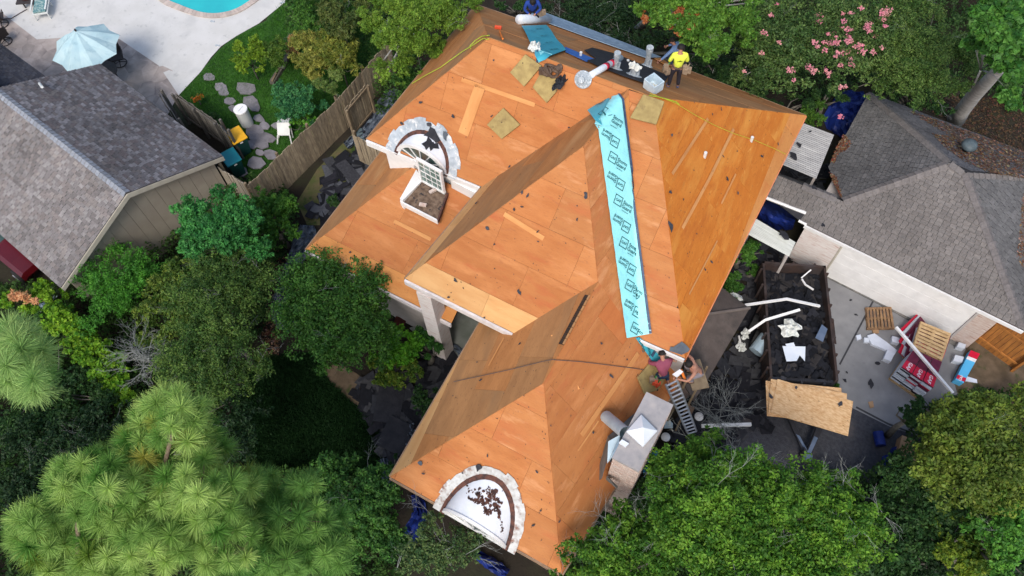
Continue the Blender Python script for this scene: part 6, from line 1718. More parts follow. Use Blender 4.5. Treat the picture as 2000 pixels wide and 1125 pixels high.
def person(base, rz, J, label, shirt, pants, shoe, sleeves=True, shirtless=False, scale=1.0):
    """J: joint positions in the person's own frame (x right, y forward, z up), feet at z = 0"""
    t = thing('person', base, label, 'person', rz=rz); t.scale = (scale,) * 3
    V = {k: Vector(v) for k, v in J.items()}
    pel, ch, nk, hd = V['pelvis'], V['chest'], V['neck'], V['head']
    joints, edges, idx = [], [], {}
    def add(k, p, r, par=None):
        idx[k] = len(joints); joints.append((p.x, p.y, p.z, r))
        if par is not None: edges.append((idx[par], idx[k]))
    add('pelvis', pel, .135); add('waist', pel.lerp(ch, .45), .115, 'pelvis'); add('chest', ch, .145, 'waist'); add('neck', nk, .055, 'chest')
    hdir = (hd - nk).normalized(); fwd = V.get('face', Vector((0, 1, 0))).normalized()
    add('jaw', nk.lerp(hd, .55) + fwd * .015, .075, 'neck'); add('head', hd, .098, 'jaw'); add('crown', hd + hdir * .075, .075, 'head')
    add('nose', nk.lerp(hd, .8) + fwd * .118, .016, 'head')
    for s in 'LR':
        add('sh' + s, V['sh' + s], .062, 'chest'); add('el' + s, V['el' + s], .044, 'sh' + s); add('wr' + s, V['wr' + s], .030, 'el' + s)
        d = (V['wr' + s] - V['el' + s]).normalized(); side = d.orthogonal().normalized(); nn = d.cross(side)
        pc = V['wr' + s] + d * .06; add('palm' + s, pc, .034, 'wr' + s)
        add('hip' + s, V['hip' + s], .095, 'pelvis'); add('kn' + s, V['kn' + s], .060, 'hip' + s); add('an' + s, V['an' + s], .042, 'kn' + s); add('toe' + s, V['toe' + s], .038, 'an' + s)
    skin_mesh('body', joints, edges, 'skin', t)
    # hands: five fingers each, closing a little
    for s in 'LR':
        d = (V['wr' + s] - V['el' + s]).normalized(); side = d.orthogonal().normalized(); nn = d.cross(side); pc = V['wr' + s] + d * .085
        mb = MB()
        for k, ln in enumerate((.065, .075, .072, .058)):
            b0_ = pc + side * (-.03 + k * .02); m1 = b0_ + d * ln * .5 + nn * .008; e_1 = m1 + d * ln * .35 + nn * .03
            mb.tube([b0_, m1, e_1], [.010, .009, .007], 5)
        b0_ = pc - d * .04 - side * .03; mb.tube([b0_, b0_ - side * .03 + d * .03, b0_ - side * .035 + d * .06 + nn * .01], [.012, .010, .008], 5)
        mb.build('fingers', M['skin'], None).parent = t
    # hair, ears, eyes
    q = hdir.to_track_quat('Z', 'Y').to_matrix(); hb = MB(); vs, fs = [], []
    rg, sg = 6, 14
    cback = hd + hdir * .02 - fwd * .012
    for i in range(rg + 1):
        th = (i / rg) * 1.75
        for k in range(sg):
            a = 2 * math.pi * k / sg; o_ = q @ Vector((math.sin(th) * math.cos(a), math.sin(th) * math.sin(a), math.cos(th)))
            if i == rg and o_.dot(fwd) > .2: o_ = o_ * .96 + hdir * .35
            vs.append(cback + o_ * .118)
    for i in range(rg):
        for k in range(sg): fs.append((i * sg + k, i * sg + (k + 1) % sg, (i + 1) * sg + (k + 1) % sg, (i + 1) * sg + k))
    h_ = hb.add(vs, fs).build('hair', M['hair'], None, smooth=True); h_.parent = t
    sd = hdir.cross(fwd).normalized()
    eb = MB()
    for s_ in (-1, 1): eb.lathe([(.012, 0), (.012, .006)], hd - hdir * .01 + fwd * .092 + sd * .033 * s_, 6, axis=fwd)
    eb.build('eyes', M['hair'], None).parent = t
    er = MB()
    for s_ in (-1, 1): er.lathe([(.022, 0), (.026, .012), (.015, .02)], hd - hdir * .02 + sd * .088 * s_, 7, axis=sd * s_)
    er.build('ears', M['skin'], None).parent = t
    # clothes
    if not shirtless:
        jn = [(*pel.lerp(ch, -.05), .155), (*pel.lerp(ch, .45), .145), (*ch, .172), (*ch.lerp(nk, .75), .085)]; ed = [(0, 1), (1, 2), (2, 3)]
        for s in 'LR':
            b = len(jn); jn += [(*V['sh' + s], .082), (*V['el' + s], .060)]; ed += [(2, b), (b, b + 1)]
            if sleeves: jn.append((*V['el' + s].lerp(V['wr' + s], .92), .042)); ed.append((b + 1, b + 2))
        skin_mesh('shirt', jn, ed, shirt, t)
    jn = [(*pel.lerp(ch, .12), .142), (*pel, .152)]; ed = [(0, 1)]
    for s in 'LR':
        b = len(jn); jn += [(*V['hip' + s], .108), (*V['kn' + s], .078), (*V['kn' + s].lerp(V['an' + s], .93), .06)]; ed += [(1, b), (b, b + 1), (b + 1, b + 2)]
    skin_mesh('trousers', jn, ed, pants, t)
    for s in 'LR':
        a, b = V['an' + s], V['toe' + s]; d = (b - a); d.z = 0
        skin_mesh('shoe', [(*(a - d * .25 - Vector((0, 0, .03))), .045), (*(a + d * .4 - Vector((0, 0, .035))), .05), (*(b + d * .15), .04)], [(0, 1), (1, 2)], shoe, t)
    return t, V
STAND = dict(pelvis=(0, 0, .93), chest=(0, .02, 1.28), neck=(0, .03, 1.47), head=(0, .08, 1.60), face=(0, 1, -.35),
             shL=(-.19, 0, 1.41), elL=(-.27, .02, 1.14), wrL=(-.20, .22, 1.02), shR=(.19, 0, 1.41), elR=(.27, .02, 1.14), wrR=(.20, .22, 1.02),
             hipL=(-.09, 0, .88), knL=(-.13, .06, .48), anL=(-.15, 0, .09), toeL=(-.18, .15, .045), hipR=(.09, 0, .88), knR=(.12, .06, .48), anR=(.14, 0, .09), toeR=(.17, .15, .045))
def toolbag(t, pos, r, seed, cols=('leather', 'tool_green')):
    rr = random.Random(seed)
    for k in range(3):
        c = Vector(pos) + Vector((rr.uniform(-.1, .1), rr.uniform(-.08, .08), rr.uniform(-.08, .08)))
        b = MB().box(c, (.14, .10, .20), rz=rr.uniform(-.5, .5)).build('pouch', M[cols[0]], None); b.parent = t
    b = MB().tube([Vector(pos) + Vector((0, 0, .05)), Vector(pos) + Vector((.05, .02, .2))], .02, 6).build('tool', M[cols[1]], None); b.parent = t
back_rz = math.radians(-9)
p, n = hit(1314, 172, 0)
t, V = person(p, math.radians(28), STAND, 'workman in a neon yellow long-sleeved top standing with his back to the camera', 'shirt_yellow', 'jeans_dark', 'shoe_blue')
toolbag(t, (-.30, .03, .84), .1, 3); toolbag(t, (.30, .0, .82), .1, 4, ('leather', 'leather'))
bb = MB().tube([Vector((.15 * math.cos(k * .45), .15 * math.sin(k * .45) * .9, .97)) for k in range(15)], .03, 5, cap=False).build('belt', M['dark_leather'], None); bb.parent = t
lg2 = MB()
lg2.prism([Vector((-.10, -.178, 1.30)), Vector((0, -.186, 1.35)), Vector((.10, -.178, 1.30)), Vector((.05, -.185, 1.315)), Vector((-.05, -.185, 1.315))], .006, Vector((0, -1, 0)))
lg2.build('shirt_print', M['hair'], None).parent = t
# man with blue sweatshirt, facing the camera, cut by the picture edge
KB = dict(pelvis=(0, -.12, .50), chest=(0, .02, .84), neck=(0, .10, 1.02), head=(0, .20, 1.12), face=(0, .8, -.7), shL=(-.20, .04, .97), elL=(-.30, .10, .72), wrL=(-.06, .28, .62), shR=(.20, .04, .97), elR=(.30, .10, .72), wrR=(.12, .28, .64),
          hipL=(-.10, -.12, .46), knL=(-.17, .16, .42), anL=(-.15, -.02, .09), toeL=(-.17, .12, .045), hipR=(.10, -.12, .46), knR=(.17, .16, .42), anR=(.15, -.02, .09), toeR=(.17, .12, .045))
p, n = hit(1040, 44, 0)
t, V = person(p, math.radians(212), KB, 'workman in a dark blue sweatshirt bending at the top picture edge behind the white roll', 'shirt_blue', 'jeans_dark', 'shoe_black')
toolbag(t, (-.30, .04, .52), .1, 6)

# crouching man in the pale blue shirt, reaching left
CR = dict(pelvis=(0, -.05, .42), chest=(0, .18, .72), neck=(0, .27, .90), head=(0, .36, 1.02), face=(-.3, 1, -.3), shL=(-.19, .20, .84), elL=(-.42, .32, .68), wrL=(-.66, .42, .58), shR=(.19, .20, .84), elR=(.28, .38, .62), wrR=(.20, .58, .50),
          hipL=(-.09, -.05, .40), knL=(-.20, .34, .48), anL=(-.16, .10, .09), toeL=(-.18, .26, .045), hipR=(.09, -.05, .40), knR=(.20, .34, .48), anR=(.16, .10, .09), toeR=(.18, .26, .045))
p, n = hit(1322, 128, 0)
J = dict(CR); 
t, V = person(p, math.radians(85), J, 'crouching workman in a pale blue shirt reaching left behind the man in yellow', 'shirt_sky', 'jeans_blue', 'shoe_black')
slab('board_strip', [(1277, 118), (1290, 117), (1308, 131), (1305, 134)], .02, 'plywood_gold', 'pale plywood strip in front of the crouching man', 'board', h0=.06)
# kneeling man in rose shirt, seen from behind
KN = dict(pelvis=(0, 0, .36), chest=(0, .20, .66), neck=(0, .30, .84), head=(0, .42, .94), face=(-.1, 1, -.5), shL=(-.20, .22, .78), elL=(-.33, .36, .56), wrL=(-.24, .58, .48), shR=(.20, .22, .78), elR=(.32, .38, .60), wrR=(.26, .60, .52),
          hipL=(-.10, .0, .32), knL=(-.24, .26, .08), anL=(-.22, -.16, .06), toeL=(-.22, -.30, .05), hipR=(.10, 0, .32), knR=(.16, .28, .10), anR=(.16, -.14, .06), toeR=(.16, -.28, .05))
p, n = hit(1292, 742, 0)
t, V = person(p, math.radians(40), KN, 'kneeling workman in a rose long-sleeved shirt working at the grey wall', 'shirt_rose', 'jeans_blue', 'shoe_black')
toolbag(t, (-.30, -.08, .36), .1, 8); toolbag(t, (-.20, -.18, .30), .1, 9, ('tool_red', 'tool_green'))
# shirtless man on a perch at the corner, arms round the eave
LN = dict(pelvis=(0, -.25, .95), chest=(0, -.02, 1.24), neck=(0, .08, 1.40), head=(0, .16, 1.52), face=(0, .9, -.5), shL=(-.21, .0, 1.36), elL=(-.30, .30, 1.30), wrL=(-.10, .48, 1.16), shR=(.21, .0, 1.36), elR=(.33, .24, 1.34), wrR=(.20, .50, 1.30),
          hipL=(-.09, -.26, .90), knL=(-.12, -.06, .48), anL=(-.12, -.12, .09), toeL=(-.13, .04, .045), hipR=(.09, -.26, .90), knR=(.12, -.06, .48), anR=(.12, -.12, .09), toeR=(.13, .04, .045))
hz = p_FR.z
tgt = at(1345, 712, hz + .10); base_z = hz + .10 - 1.0
rzs = math.radians(122); off = Matrix.Rotation(rzs, 3, 'Z') @ Vector((0, .36, 0))
p = Vector((tgt.x, tgt.y, base_z)) - off
J = dict(CR); J.update(elL=(-.40, .40, .74), wrL=(-.30, .66, .70), elR=(.42, .30, .74), wrR=(.34, .56, .62), face=(0, 1, -.7), shL=(-.23, .20, .86), shR=(.23, .20, .86))
t, V = person(p, rzs, J, 'shirtless dark-haired workman crouching round the lower right eave corner', 'shirt_grey', 'shirt_grey', 'shoe_black', shirtless=True)
pl = MB().box((p.x, p.y + .1, base_z - .03), (.5, .9, .05), rz=.7).build('scaffold_plank', M['fence_rail']); 
sf = thing('scaffold', (p.x, p.y, 0), 'narrow timber perch under the shirtless man at the eave corner', 'scaffold')
pl.parent = sf; pl.location = -Vector(sf.location)
for a, b in ((-.3, -.2), (.3, -.2), (-.3, .5), (.3, .5)): MB().box((p.x + a * .6, p.y + b, (base_z - .06) / 2), (.06, .06, base_z - .06)).build('post', M['fence_rail'], sf)
o = MB().tube([at(1330, 722, hz - .1), at(1338, 742, hz - .3)], .04, 6).build('nail_gun', M['orange']); tag(o, 'orange tool held by the shirtless man at the corner', 'tool'); recenter(o)
# ------------------------------------------------------------------ vegetation
def leaf_mesh(name, pos, nrm, size, col, m, parent, aspect=.5, jitter=.35):
    """n leaves as pointed quads: arrays of centre, facing, length and colour"""
    n = len(pos)
    nrm = nrm / (np.linalg.norm(nrm, axis=1, keepdims=True) + 1e-9)
    r = NR.normal(size=(n, 3)); a = np.cross(nrm, r); a /= (np.linalg.norm(a, axis=1, keepdims=True) + 1e-9); b = np.cross(nrm, a)
    L_ = (size * NR.uniform(1 - jitter, 1 + jitter, n))[:, None]
    v = np.empty((n, 4, 3), np.float32)
    v[:, 0] = pos - a * L_ * .5; v[:, 1] = pos - b * L_ * aspect * .5 + a * L_ * .06; v[:, 2] = pos + a * L_ * .5 + nrm * L_ * .08; v[:, 3] = pos + b * L_ * aspect * .5 + a * L_ * .06
    return quads(name, v, np.repeat(col, 4, axis=0), m, parent)
def quads(name, v, col, m, parent):
    n = len(v); org = parent_org(parent)
    me = bpy.data.meshes.new(name)
    me.vertices.add(n * 4); me.loops.add(n * 4); me.polygons.add(n)
    me.vertices.foreach_set('co', (v.reshape(-1, 3) - np.array([org.x, org.y, org.z], np.float32)).astype(np.float32).ravel())
    me.loops.foreach_set('vertex_index', np.arange(n * 4, dtype=np.int32))
    me.polygons.foreach_set('loop_start', np.arange(0, n * 4, 4, dtype=np.int32))
    me.polygons.foreach_set('loop_total', np.full(n, 4, dtype=np.int32))
    me.update(calc_edges=True)
    c = np.ones((n * 4, 4), np.float32); c[:, :3] = col
    ca = me.color_attributes.new('tone', 'FLOAT_COLOR', 'POINT'); ca.data.foreach_set('color', c.ravel())
    me.materials.append(m)
    o = bpy.data.objects.new(name, me); COL.objects.link(o)
    if parent is not None: o.parent = parent
    return o
def branches(parent, base, tips, r0, m='bark_grey', name='trunk', seed=1, wob=.15, n=5):
    """a tapered trunk with limbs reaching to the clumps"""
    rr = random.Random(seed); mb = MB(); base = Vector(base)
    cx = sum((Vector(t) for t in tips), Vector((0, 0, 0))) / len(tips)
    fork = base.lerp(cx, .55); fork.z = base.z + (cx.z - base.z) * .62
    mb.tube([base, base.lerp(fork, .5) + Vector((rr.uniform(-wob, wob), rr.uniform(-wob, wob), 0)), fork], [r0, r0 * .8, r0 * .62], 8)
    for t in tips:
        t = Vector(t); m_ = fork.lerp(t, .5) + Vector((rr.uniform(-wob, wob), rr.uniform(-wob, wob), rr.uniform(-.1, .25)))
        mb.tube([fork, m_, t], [r0 * .38, r0 * .22, r0 * .07], n)
    return mb.build(name, M[m], parent, smooth=True)
def twigs(parent, pos, n, ln, m='twig_grey', r=.008, seed=1, up=.4, name='twigs'):
    """bare twigs: each a bent tapering shoot with side shoots"""
    rr = random.Random(seed); mb = MB()
    def shoot(p, d, l, r_, depth):
        q = p + d * l * .5 + Vector((rr.uniform(-.1, .1), rr.uniform(-.1, .1), rr.uniform(-.05, .1))) * l
        e = q + (d + Vector((rr.uniform(-.4, .4), rr.uniform(-.4, .4), rr.uniform(-.3, .3)))).normalized() * l * .5
        mb.tube([p, q, e], [r_, r_ * .75, r_ * .4], 3, cap=False)
        if depth:
            for s in (q, e):
                for _ in range(2):
                    d2 = (d + Vector((rr.uniform(-.9, .9), rr.uniform(-.9, .9), rr.uniform(-.4, .5)))).normalized(); shoot(s, d2, l * rr.uniform(.45, .7), r_ * .6, depth - 1)
    for _ in range(n):
        c = Vector(pos[rr.randrange(len(pos))]) if isinstance(pos, list) else Vector(pos)
        t = rr.uniform(0, 6.28); d = Vector((math.cos(t), math.sin(t), rr.uniform(-.1, up + .3))).normalized()
        shoot(c, d, ln * rr.uniform(.6, 1.2), r, 2)
    return mb.build(name, M[m], parent)
def lobes(px, py, rx, ry, z, k, seed, rl=(.35, .55), zspread=.5, kk=None, tilt=0.0):
    """clump centres inside an ellipse seen in the picture, a little domed"""
    rr = np.random.default_rng(seed); out = []
    m_ = ppm(px, py, z); Rm = min(rx, ry) * m_
    tries = 0
    while len(out) < k and tries < k * 60:
        tries += 1
        a = rr.uniform(0, 2 * math.pi); q = math.sqrt(rr.uniform(0, 1)) * .86
        dx, dy = math.cos(a) * q, math.sin(a) * q
        zc = z + zspread * Rm * (math.sqrt(max(0, 1 - q * q)) - .55) + rr.uniform(-.15, .15) * Rm
        c, s = math.cos(tilt), math.sin(tilt)
        X, Y = dx * rx, dy * ry
        p = at(px + X * c - Y * s, py + X * s + Y * c, max(.25, zc))
        rad = Rm * rr.uniform(*rl)
        if all((p - o[0]).length > .45 * min(rad, o[1]) for o in out): out.append((p, rad))
    for _ in range(int(k * .9)):                          # small sprays breaking the outline
        a = rr.uniform(0, 2 * math.pi); q = rr.uniform(.80, 1.10); X, Y = math.cos(a) * q * rx, math.sin(a) * q * ry; c, s = math.cos(tilt), math.sin(tilt)
        out.append((at(px + X * c - Y * s, py + X * s + Y * c, max(.25, z - zspread * Rm * rr.uniform(.1, .7))), Rm * rr.uniform(.10, .22)))
    return out
def crown(parent, cl, n, size, c1, c2, seed=1, name='crown', m=None, aspect=.5, shade=.0, up=.55, flat=.8, hue=.12, deep=.35):
    rr = np.random.default_rng(seed)
    C = np.array([list(c[0]) for c in cl]); Rr = np.array([c[1] for c in cl])
    w = Rr ** 2; w /= w.sum()
    i = rr.choice(len(cl), n, p=w)
    d = rr.normal(size=(n, 3)); d[:, 2] = np.abs(d[:, 2]) * rr.choice([1, 1, 1, -1], n); d /= np.linalg.norm(d, axis=1, keepdims=True)
    # smaller sprigs inside every clump make the outline uneven
    k = 26
    sp = rr.normal(size=(len(cl), k, 3)); sp[:, :, 2] = np.abs(sp[:, :, 2]) * .9; sp /= np.linalg.norm(sp, axis=2, keepdims=True); sp *= rr.uniform(.5, 1.3, (len(cl), k, 1))
    j = rr.integers(0, k, n)
    q = rr.uniform(0, 1, n)
    pos = C[i] + (sp[i, j] * Rr[i][:, None]) * np.where(q > deep, 1.0, rr.uniform(.3, .9, n))[:, None] * np.array([1, 1, flat]) + d * (np.minimum(Rr[i], .9) * .27)[:, None] * rr.uniform(.2, 1.0, n)[:, None] ** .6
    pos[:, 2] = np.maximum(pos[:, 2], .06)
    nrm = d * .5 + np.array([0, 0, up * .8]) + rr.normal(size=(n, 3)) * .6
    tcl = rr.uniform(0, 1, (len(cl), k)); lo = rr.uniform(-.28, .22, len(cl)); t = np.clip(tcl[i, j] * .75 + lo[i] + rr.uniform(-.25, .4, n), 0, 1)[:, None]
    t = t ** 1.25; col = np.array(c1)[None] * .9 * (1 - t) + np.array(c2)[None] * 1.12 * t
    col = col * np.array([1.95, 1.72, 1.55]) * rr.uniform(1 - hue * 1.5, 1 + hue * 1.5, (n, 1)) * (1 + rr.normal(size=(n, 3)) * hue * .5)
    return leaf_mesh(name, pos, nrm, size, np.clip(col, .002, 1), m or LEAFM, parent, aspect)
def plant(name, cat, label, spots, n, size, c1, c2, seed, group=None, trunk=(.12, 'bark_grey'), base=None, tw=0, twl=.7, aspect=.5, up=.55, flat=.8, deep=.35, twr=.008, hue=.12, rl=(.35, .55), zs=.5):
    """spots: (px, py, rx, ry, z, clumps[, tilt])"""
    cl = []
    for k, s in enumerate(spots): cl += lobes(*s[:5], s[5], seed * 31 + k, tilt=s[6] if len(s) > 6 else 0.0, rl=rl, zspread=zs)
    c = sum((q[0] for q in cl), Vector((0, 0, 0))) / len(cl)
    b = Vector((c.x, c.y, 0)) if base is None else at(*base, 0)
    t = thing(name, b, label, cat, group)
    rr = random.Random(seed)
    tips = [tuple(q[0]) for q in rr.sample(cl, min(len(cl), 14))]
    branches(t, b, tips, trunk[0], trunk[1], seed=seed)
    crown(t, cl, int(n * 1.12), size * .86, c1, c2, seed=seed, aspect=aspect, up=up, flat=flat, deep=deep, hue=hue)
    if tw: twigs(t, [tuple(q[0] + Vector((0, 0, q[1] * .45))) for q in cl], max(2, tw // 3), twl * .75, seed=seed, r=twr * .62, up=.2)['kind'] = 'stuff'
    return t, cl
LIME0 = ((.055, .145, .012), (.12, .26, .022)); MID = ((.022, .080, .014), (.055, .145, .022)); DARK = ((.012, .042, .013), (.03, .075, .02))
TEAL = ((.014, .085, .032), (.035, .15, .05)); OLIVE = ((.04, .075, .014), (.085, .13, .025)); BRIGHT = ((.035, .135, .010), (.085, .235, .018)); YEL = ((.10, .17, .02), (.19, .26, .03))
DEEP = ((.007, .024, .010), (.018, .045, .015)); GREY = ((.03, .065, .03), (.06, .10, .045))

# ---- lower right: the large bright tree over the drive
plant('broadleaf_tree', 'tree', 'large bright green tree filling the bottom right of centre, grey twigs showing', [(1352, 935, 80, 65, 5.6, 13), (1240, 1075, 95, 72, 5.2, 13), (1228, 1018, 46, 40, 5.0, 6), (1420, 1010, 130, 110, 6.6, 20), (1560, 1040, 150, 100, 6.2, 22), (1390, 870, 45, 35, 5.2, 6), (1140, 1100, 60, 50, 4.6, 7), (1640, 990, 80, 60, 5.6, 8)],
      105000, .105, (.026, .092, .011), (.098, .215, .024), 11, trunk=(.22, 'bark_grey'), tw=170, twl=.8, base=(1450, 1010), twr=.012)
plant('dark_bush', 'bush', 'dark green bush low beside the chimney under the bright tree', [(1180, 1045, 70, 50, 1.6, 9), (1290, 960, 60, 50, 1.5, 8)], 9000, .12, *DARK, 12)
# ---- right edge
plant('olive_tree', 'tree', 'dense olive green tree on the right below the blue membrane box', [(1905, 885, 108, 100, 4.8, 22), (1985, 790, 45, 42, 4.4, 6), (1950, 950, 70, 60, 4.6, 8), (1815, 905, 45, 42, 4.0, 6)], 34000, .13, (.045, .085, .014), (.10, .155, .025), 13, trunk=(.16, 'bark_grey'), tw=14)
plant('broadleaf_tree', 'tree', 'brighter green tree at the right edge below the olive tree', [(1960, 1010, 75, 60, 4.6, 10), (1985, 1090, 60, 50, 4.2, 7)], 15000, .13, (.03, .115, .02), (.08, .22, .03), 14, tw=6)
plant('broadleaf_tree', 'tree', 'dark shadowed tree between the olive tree and the bright tree', [(1790, 1000, 70, 90, 2.6, 12), (1720, 1080, 80, 60, 2.6, 10), (1760, 930, 40, 40, 2.8, 5)], 16000, .13, *DARK, 15)
plant('shrub', 'shrub', 'yellow-tipped shrub near the bottom right corner', [(1880, 1080, 70, 45, 2.8, 9), (1850, 1020, 40, 30, 2.6, 4)], 11000, .12, (.03, .08, .012), (.13, .2, .02), 16)
plant('shrub', 'shrub', 'dark green shrub behind the near shingle stack', [(1800, 808, 40, 26, 2.2, 6), (1790, 790, 20, 18, 2.4, 3)], 3500, .11, *DARK, 17)
plant('shrub', 'shrub', 'dull green undergrowth shrub at the bottom edge near the right', [(1620, 1115, 60, 30, 1.6, 5), (1800, 1115, 60, 40, 1.8, 6), (1950, 1060, 60, 80, 1.4, 8)], 9000, .12, *DEEP, 18)
# ---- top right: woods
plant('broadleaf_tree', 'tree', 'bright green tree with hanging brown dead leaves above the man in yellow', [(1330, 25, 75, 50, 6.6, 12), (1395, 60, 70, 55, 6.2, 10), (1270, 5, 50, 35, 6.2, 6), (1450, 15, 40, 40, 6.0, 5)], 30000, .13, (.04, .115, .015), (.09, .20, .03), 21, trunk=(.16, 'bark_pale'), tw=12, base=(1240, 60))
b_ = bpy.data.objects['broadleaf_tree']
dl = thing('dead_branch', at(1300, 40, 5.5), 'drooping clusters of orange-brown dead leaves in the bright tree', 'branch')
crown(dl, lobes(1272, 30, 16, 26, 6.4, 5, 5, rl=(.3, .5)) + lobes(1335, 38, 26, 30, 6.6, 7, 6, rl=(.3, .5)) + lobes(1315, 28, 14, 20, 6.6, 4, 7, rl=(.3, .5)), 3000, .15, (.22, .075, .03), (.36, .16, .07), seed=9, name='dead_leaves', aspect=.35)
plant('flowering_tree', 'tree', 'crepe myrtle with scattered pink blossom at the top right', [(1600, 80, 150, 90, 4.6, 26), (1500, 150, 70, 50, 4.0, 8), (1480, 60, 60, 50, 4.4, 7)], 46000, .115, (.028, .070, .020), (.085, .15, .045), 22, trunk=(.14, 'bark_pale'), tw=26, base=(1560, 130))
ft = bpy.data.objects['flowering_tree']
rr = random.Random(4); pet = []
for k in range(60):
    x, y = (rr.gauss(1640, 48), rr.gauss(85, 42)) if k < 44 else (rr.uniform(1450, 1760), rr.uniform(8, 165))
    p = at(x, y, 5.5 + rr.uniform(-.3, .25)); pet.append((p, rr.uniform(.07, .14)))
crown(ft, pet, 2600, .06, (1, 1, 1), (.8, .9, .9), seed=31, name='blossom', m=PETALM, aspect=.8, up=.9)
plant('broadleaf_tree', 'tree', 'feathery mid green tree right of the pink blossom', [(1800, 110, 110, 85, 4.6, 20), (1760, 30, 70, 50, 4.8, 9), (1720, 160, 50, 35, 4.0, 5)], 40000, .11, (.030, .078, .018), (.085, .15, .038), 23, tw=40, twl=.7, base=(1800, 130), aspect=.32)
t_, cl_ = plant('maple_tree', 'tree', 'tall pale-trunked tree with large bright star-shaped leaves at the top right corner', [(1960, 50, 52, 62, 8.5, 13), (1992, 130, 30, 45, 8.0, 6), (1975, 195, 26, 26, 7.6, 4), (1912, 95, 26, 36, 7.8, 4), (1958, 128, 16, 16, 8.0, 3)], 14000, .22, (.022, .085, .018), (.06, .17, .03), 24, trunk=(.05, 'bark_pale'), base=(1866, 236), aspect=.75, zs=.4)
trk = [at(1866, 236, .0), at(1880, 215, 1.2), at(1901, 188, 2.7), at(1928, 160, 4.5), at(1948, 140, 6.2), at(1966, 116, 7.2), at(1980, 80, 8.3)]
MB().tube(trk, [.34, .29, .27, .23, .18, .12, .06], 14).build('trunk', M['bark_pale'], t_, smooth=True)
plant('shrub', 'shrub', 'dark understory shrub under the tall pale trunk', [(1830, 190, 60, 35, 1.6, 6), (1760, 185, 60, 25, 1.6, 5)], 7000, .11, *DARK, 25)
plant('broadleaf_tree', 'tree', 'shadowy dark woodland tree behind the ridge, top centre', [(1150, 30, 90, 45, 2.6, 12), (1220, 75, 60, 40, 2.4, 7), (1390, 130, 70, 45, 2.4, 8), (1100, 10, 50, 30, 2.4, 4)], 20000, .12, *DEEP, 26, tw=36, twl=1.1, twr=.014)
plant('shrub', 'shrub', 'dark mid green shrub right behind the man in yellow', [(1420, 160, 60, 30, 2.6, 7), (1480, 195, 50, 22, 2.0, 5), (1370, 100, 30, 30, 3.0, 4)], 9000, .12, (.015, .05, .015), (.035, .085, .025), 27, tw=10)
plant('small_shrub', 'shrub', 'small fresh green shrub beside the blue tarp near the house corner', [(1592, 222, 32, 24, 1.3, 6)], 3000, .10, (.025, .08, .012), (.06, .14, .02), 28)
for i, (x, y, w_) in enumerate(((1000, 8, 45), (1540, 208, 60), (1620, 190, 40))):
    plant('shrub', 'shrub', ['dark shrub at the top edge left of the man in blue', 'low dark shrub below the crepe myrtle by the eave', 'low shrub just above the deep blue tarp'][i], [(x, y, w_, 18, 1.4, 5)], 3000, .11, *DARK, 40 + i)
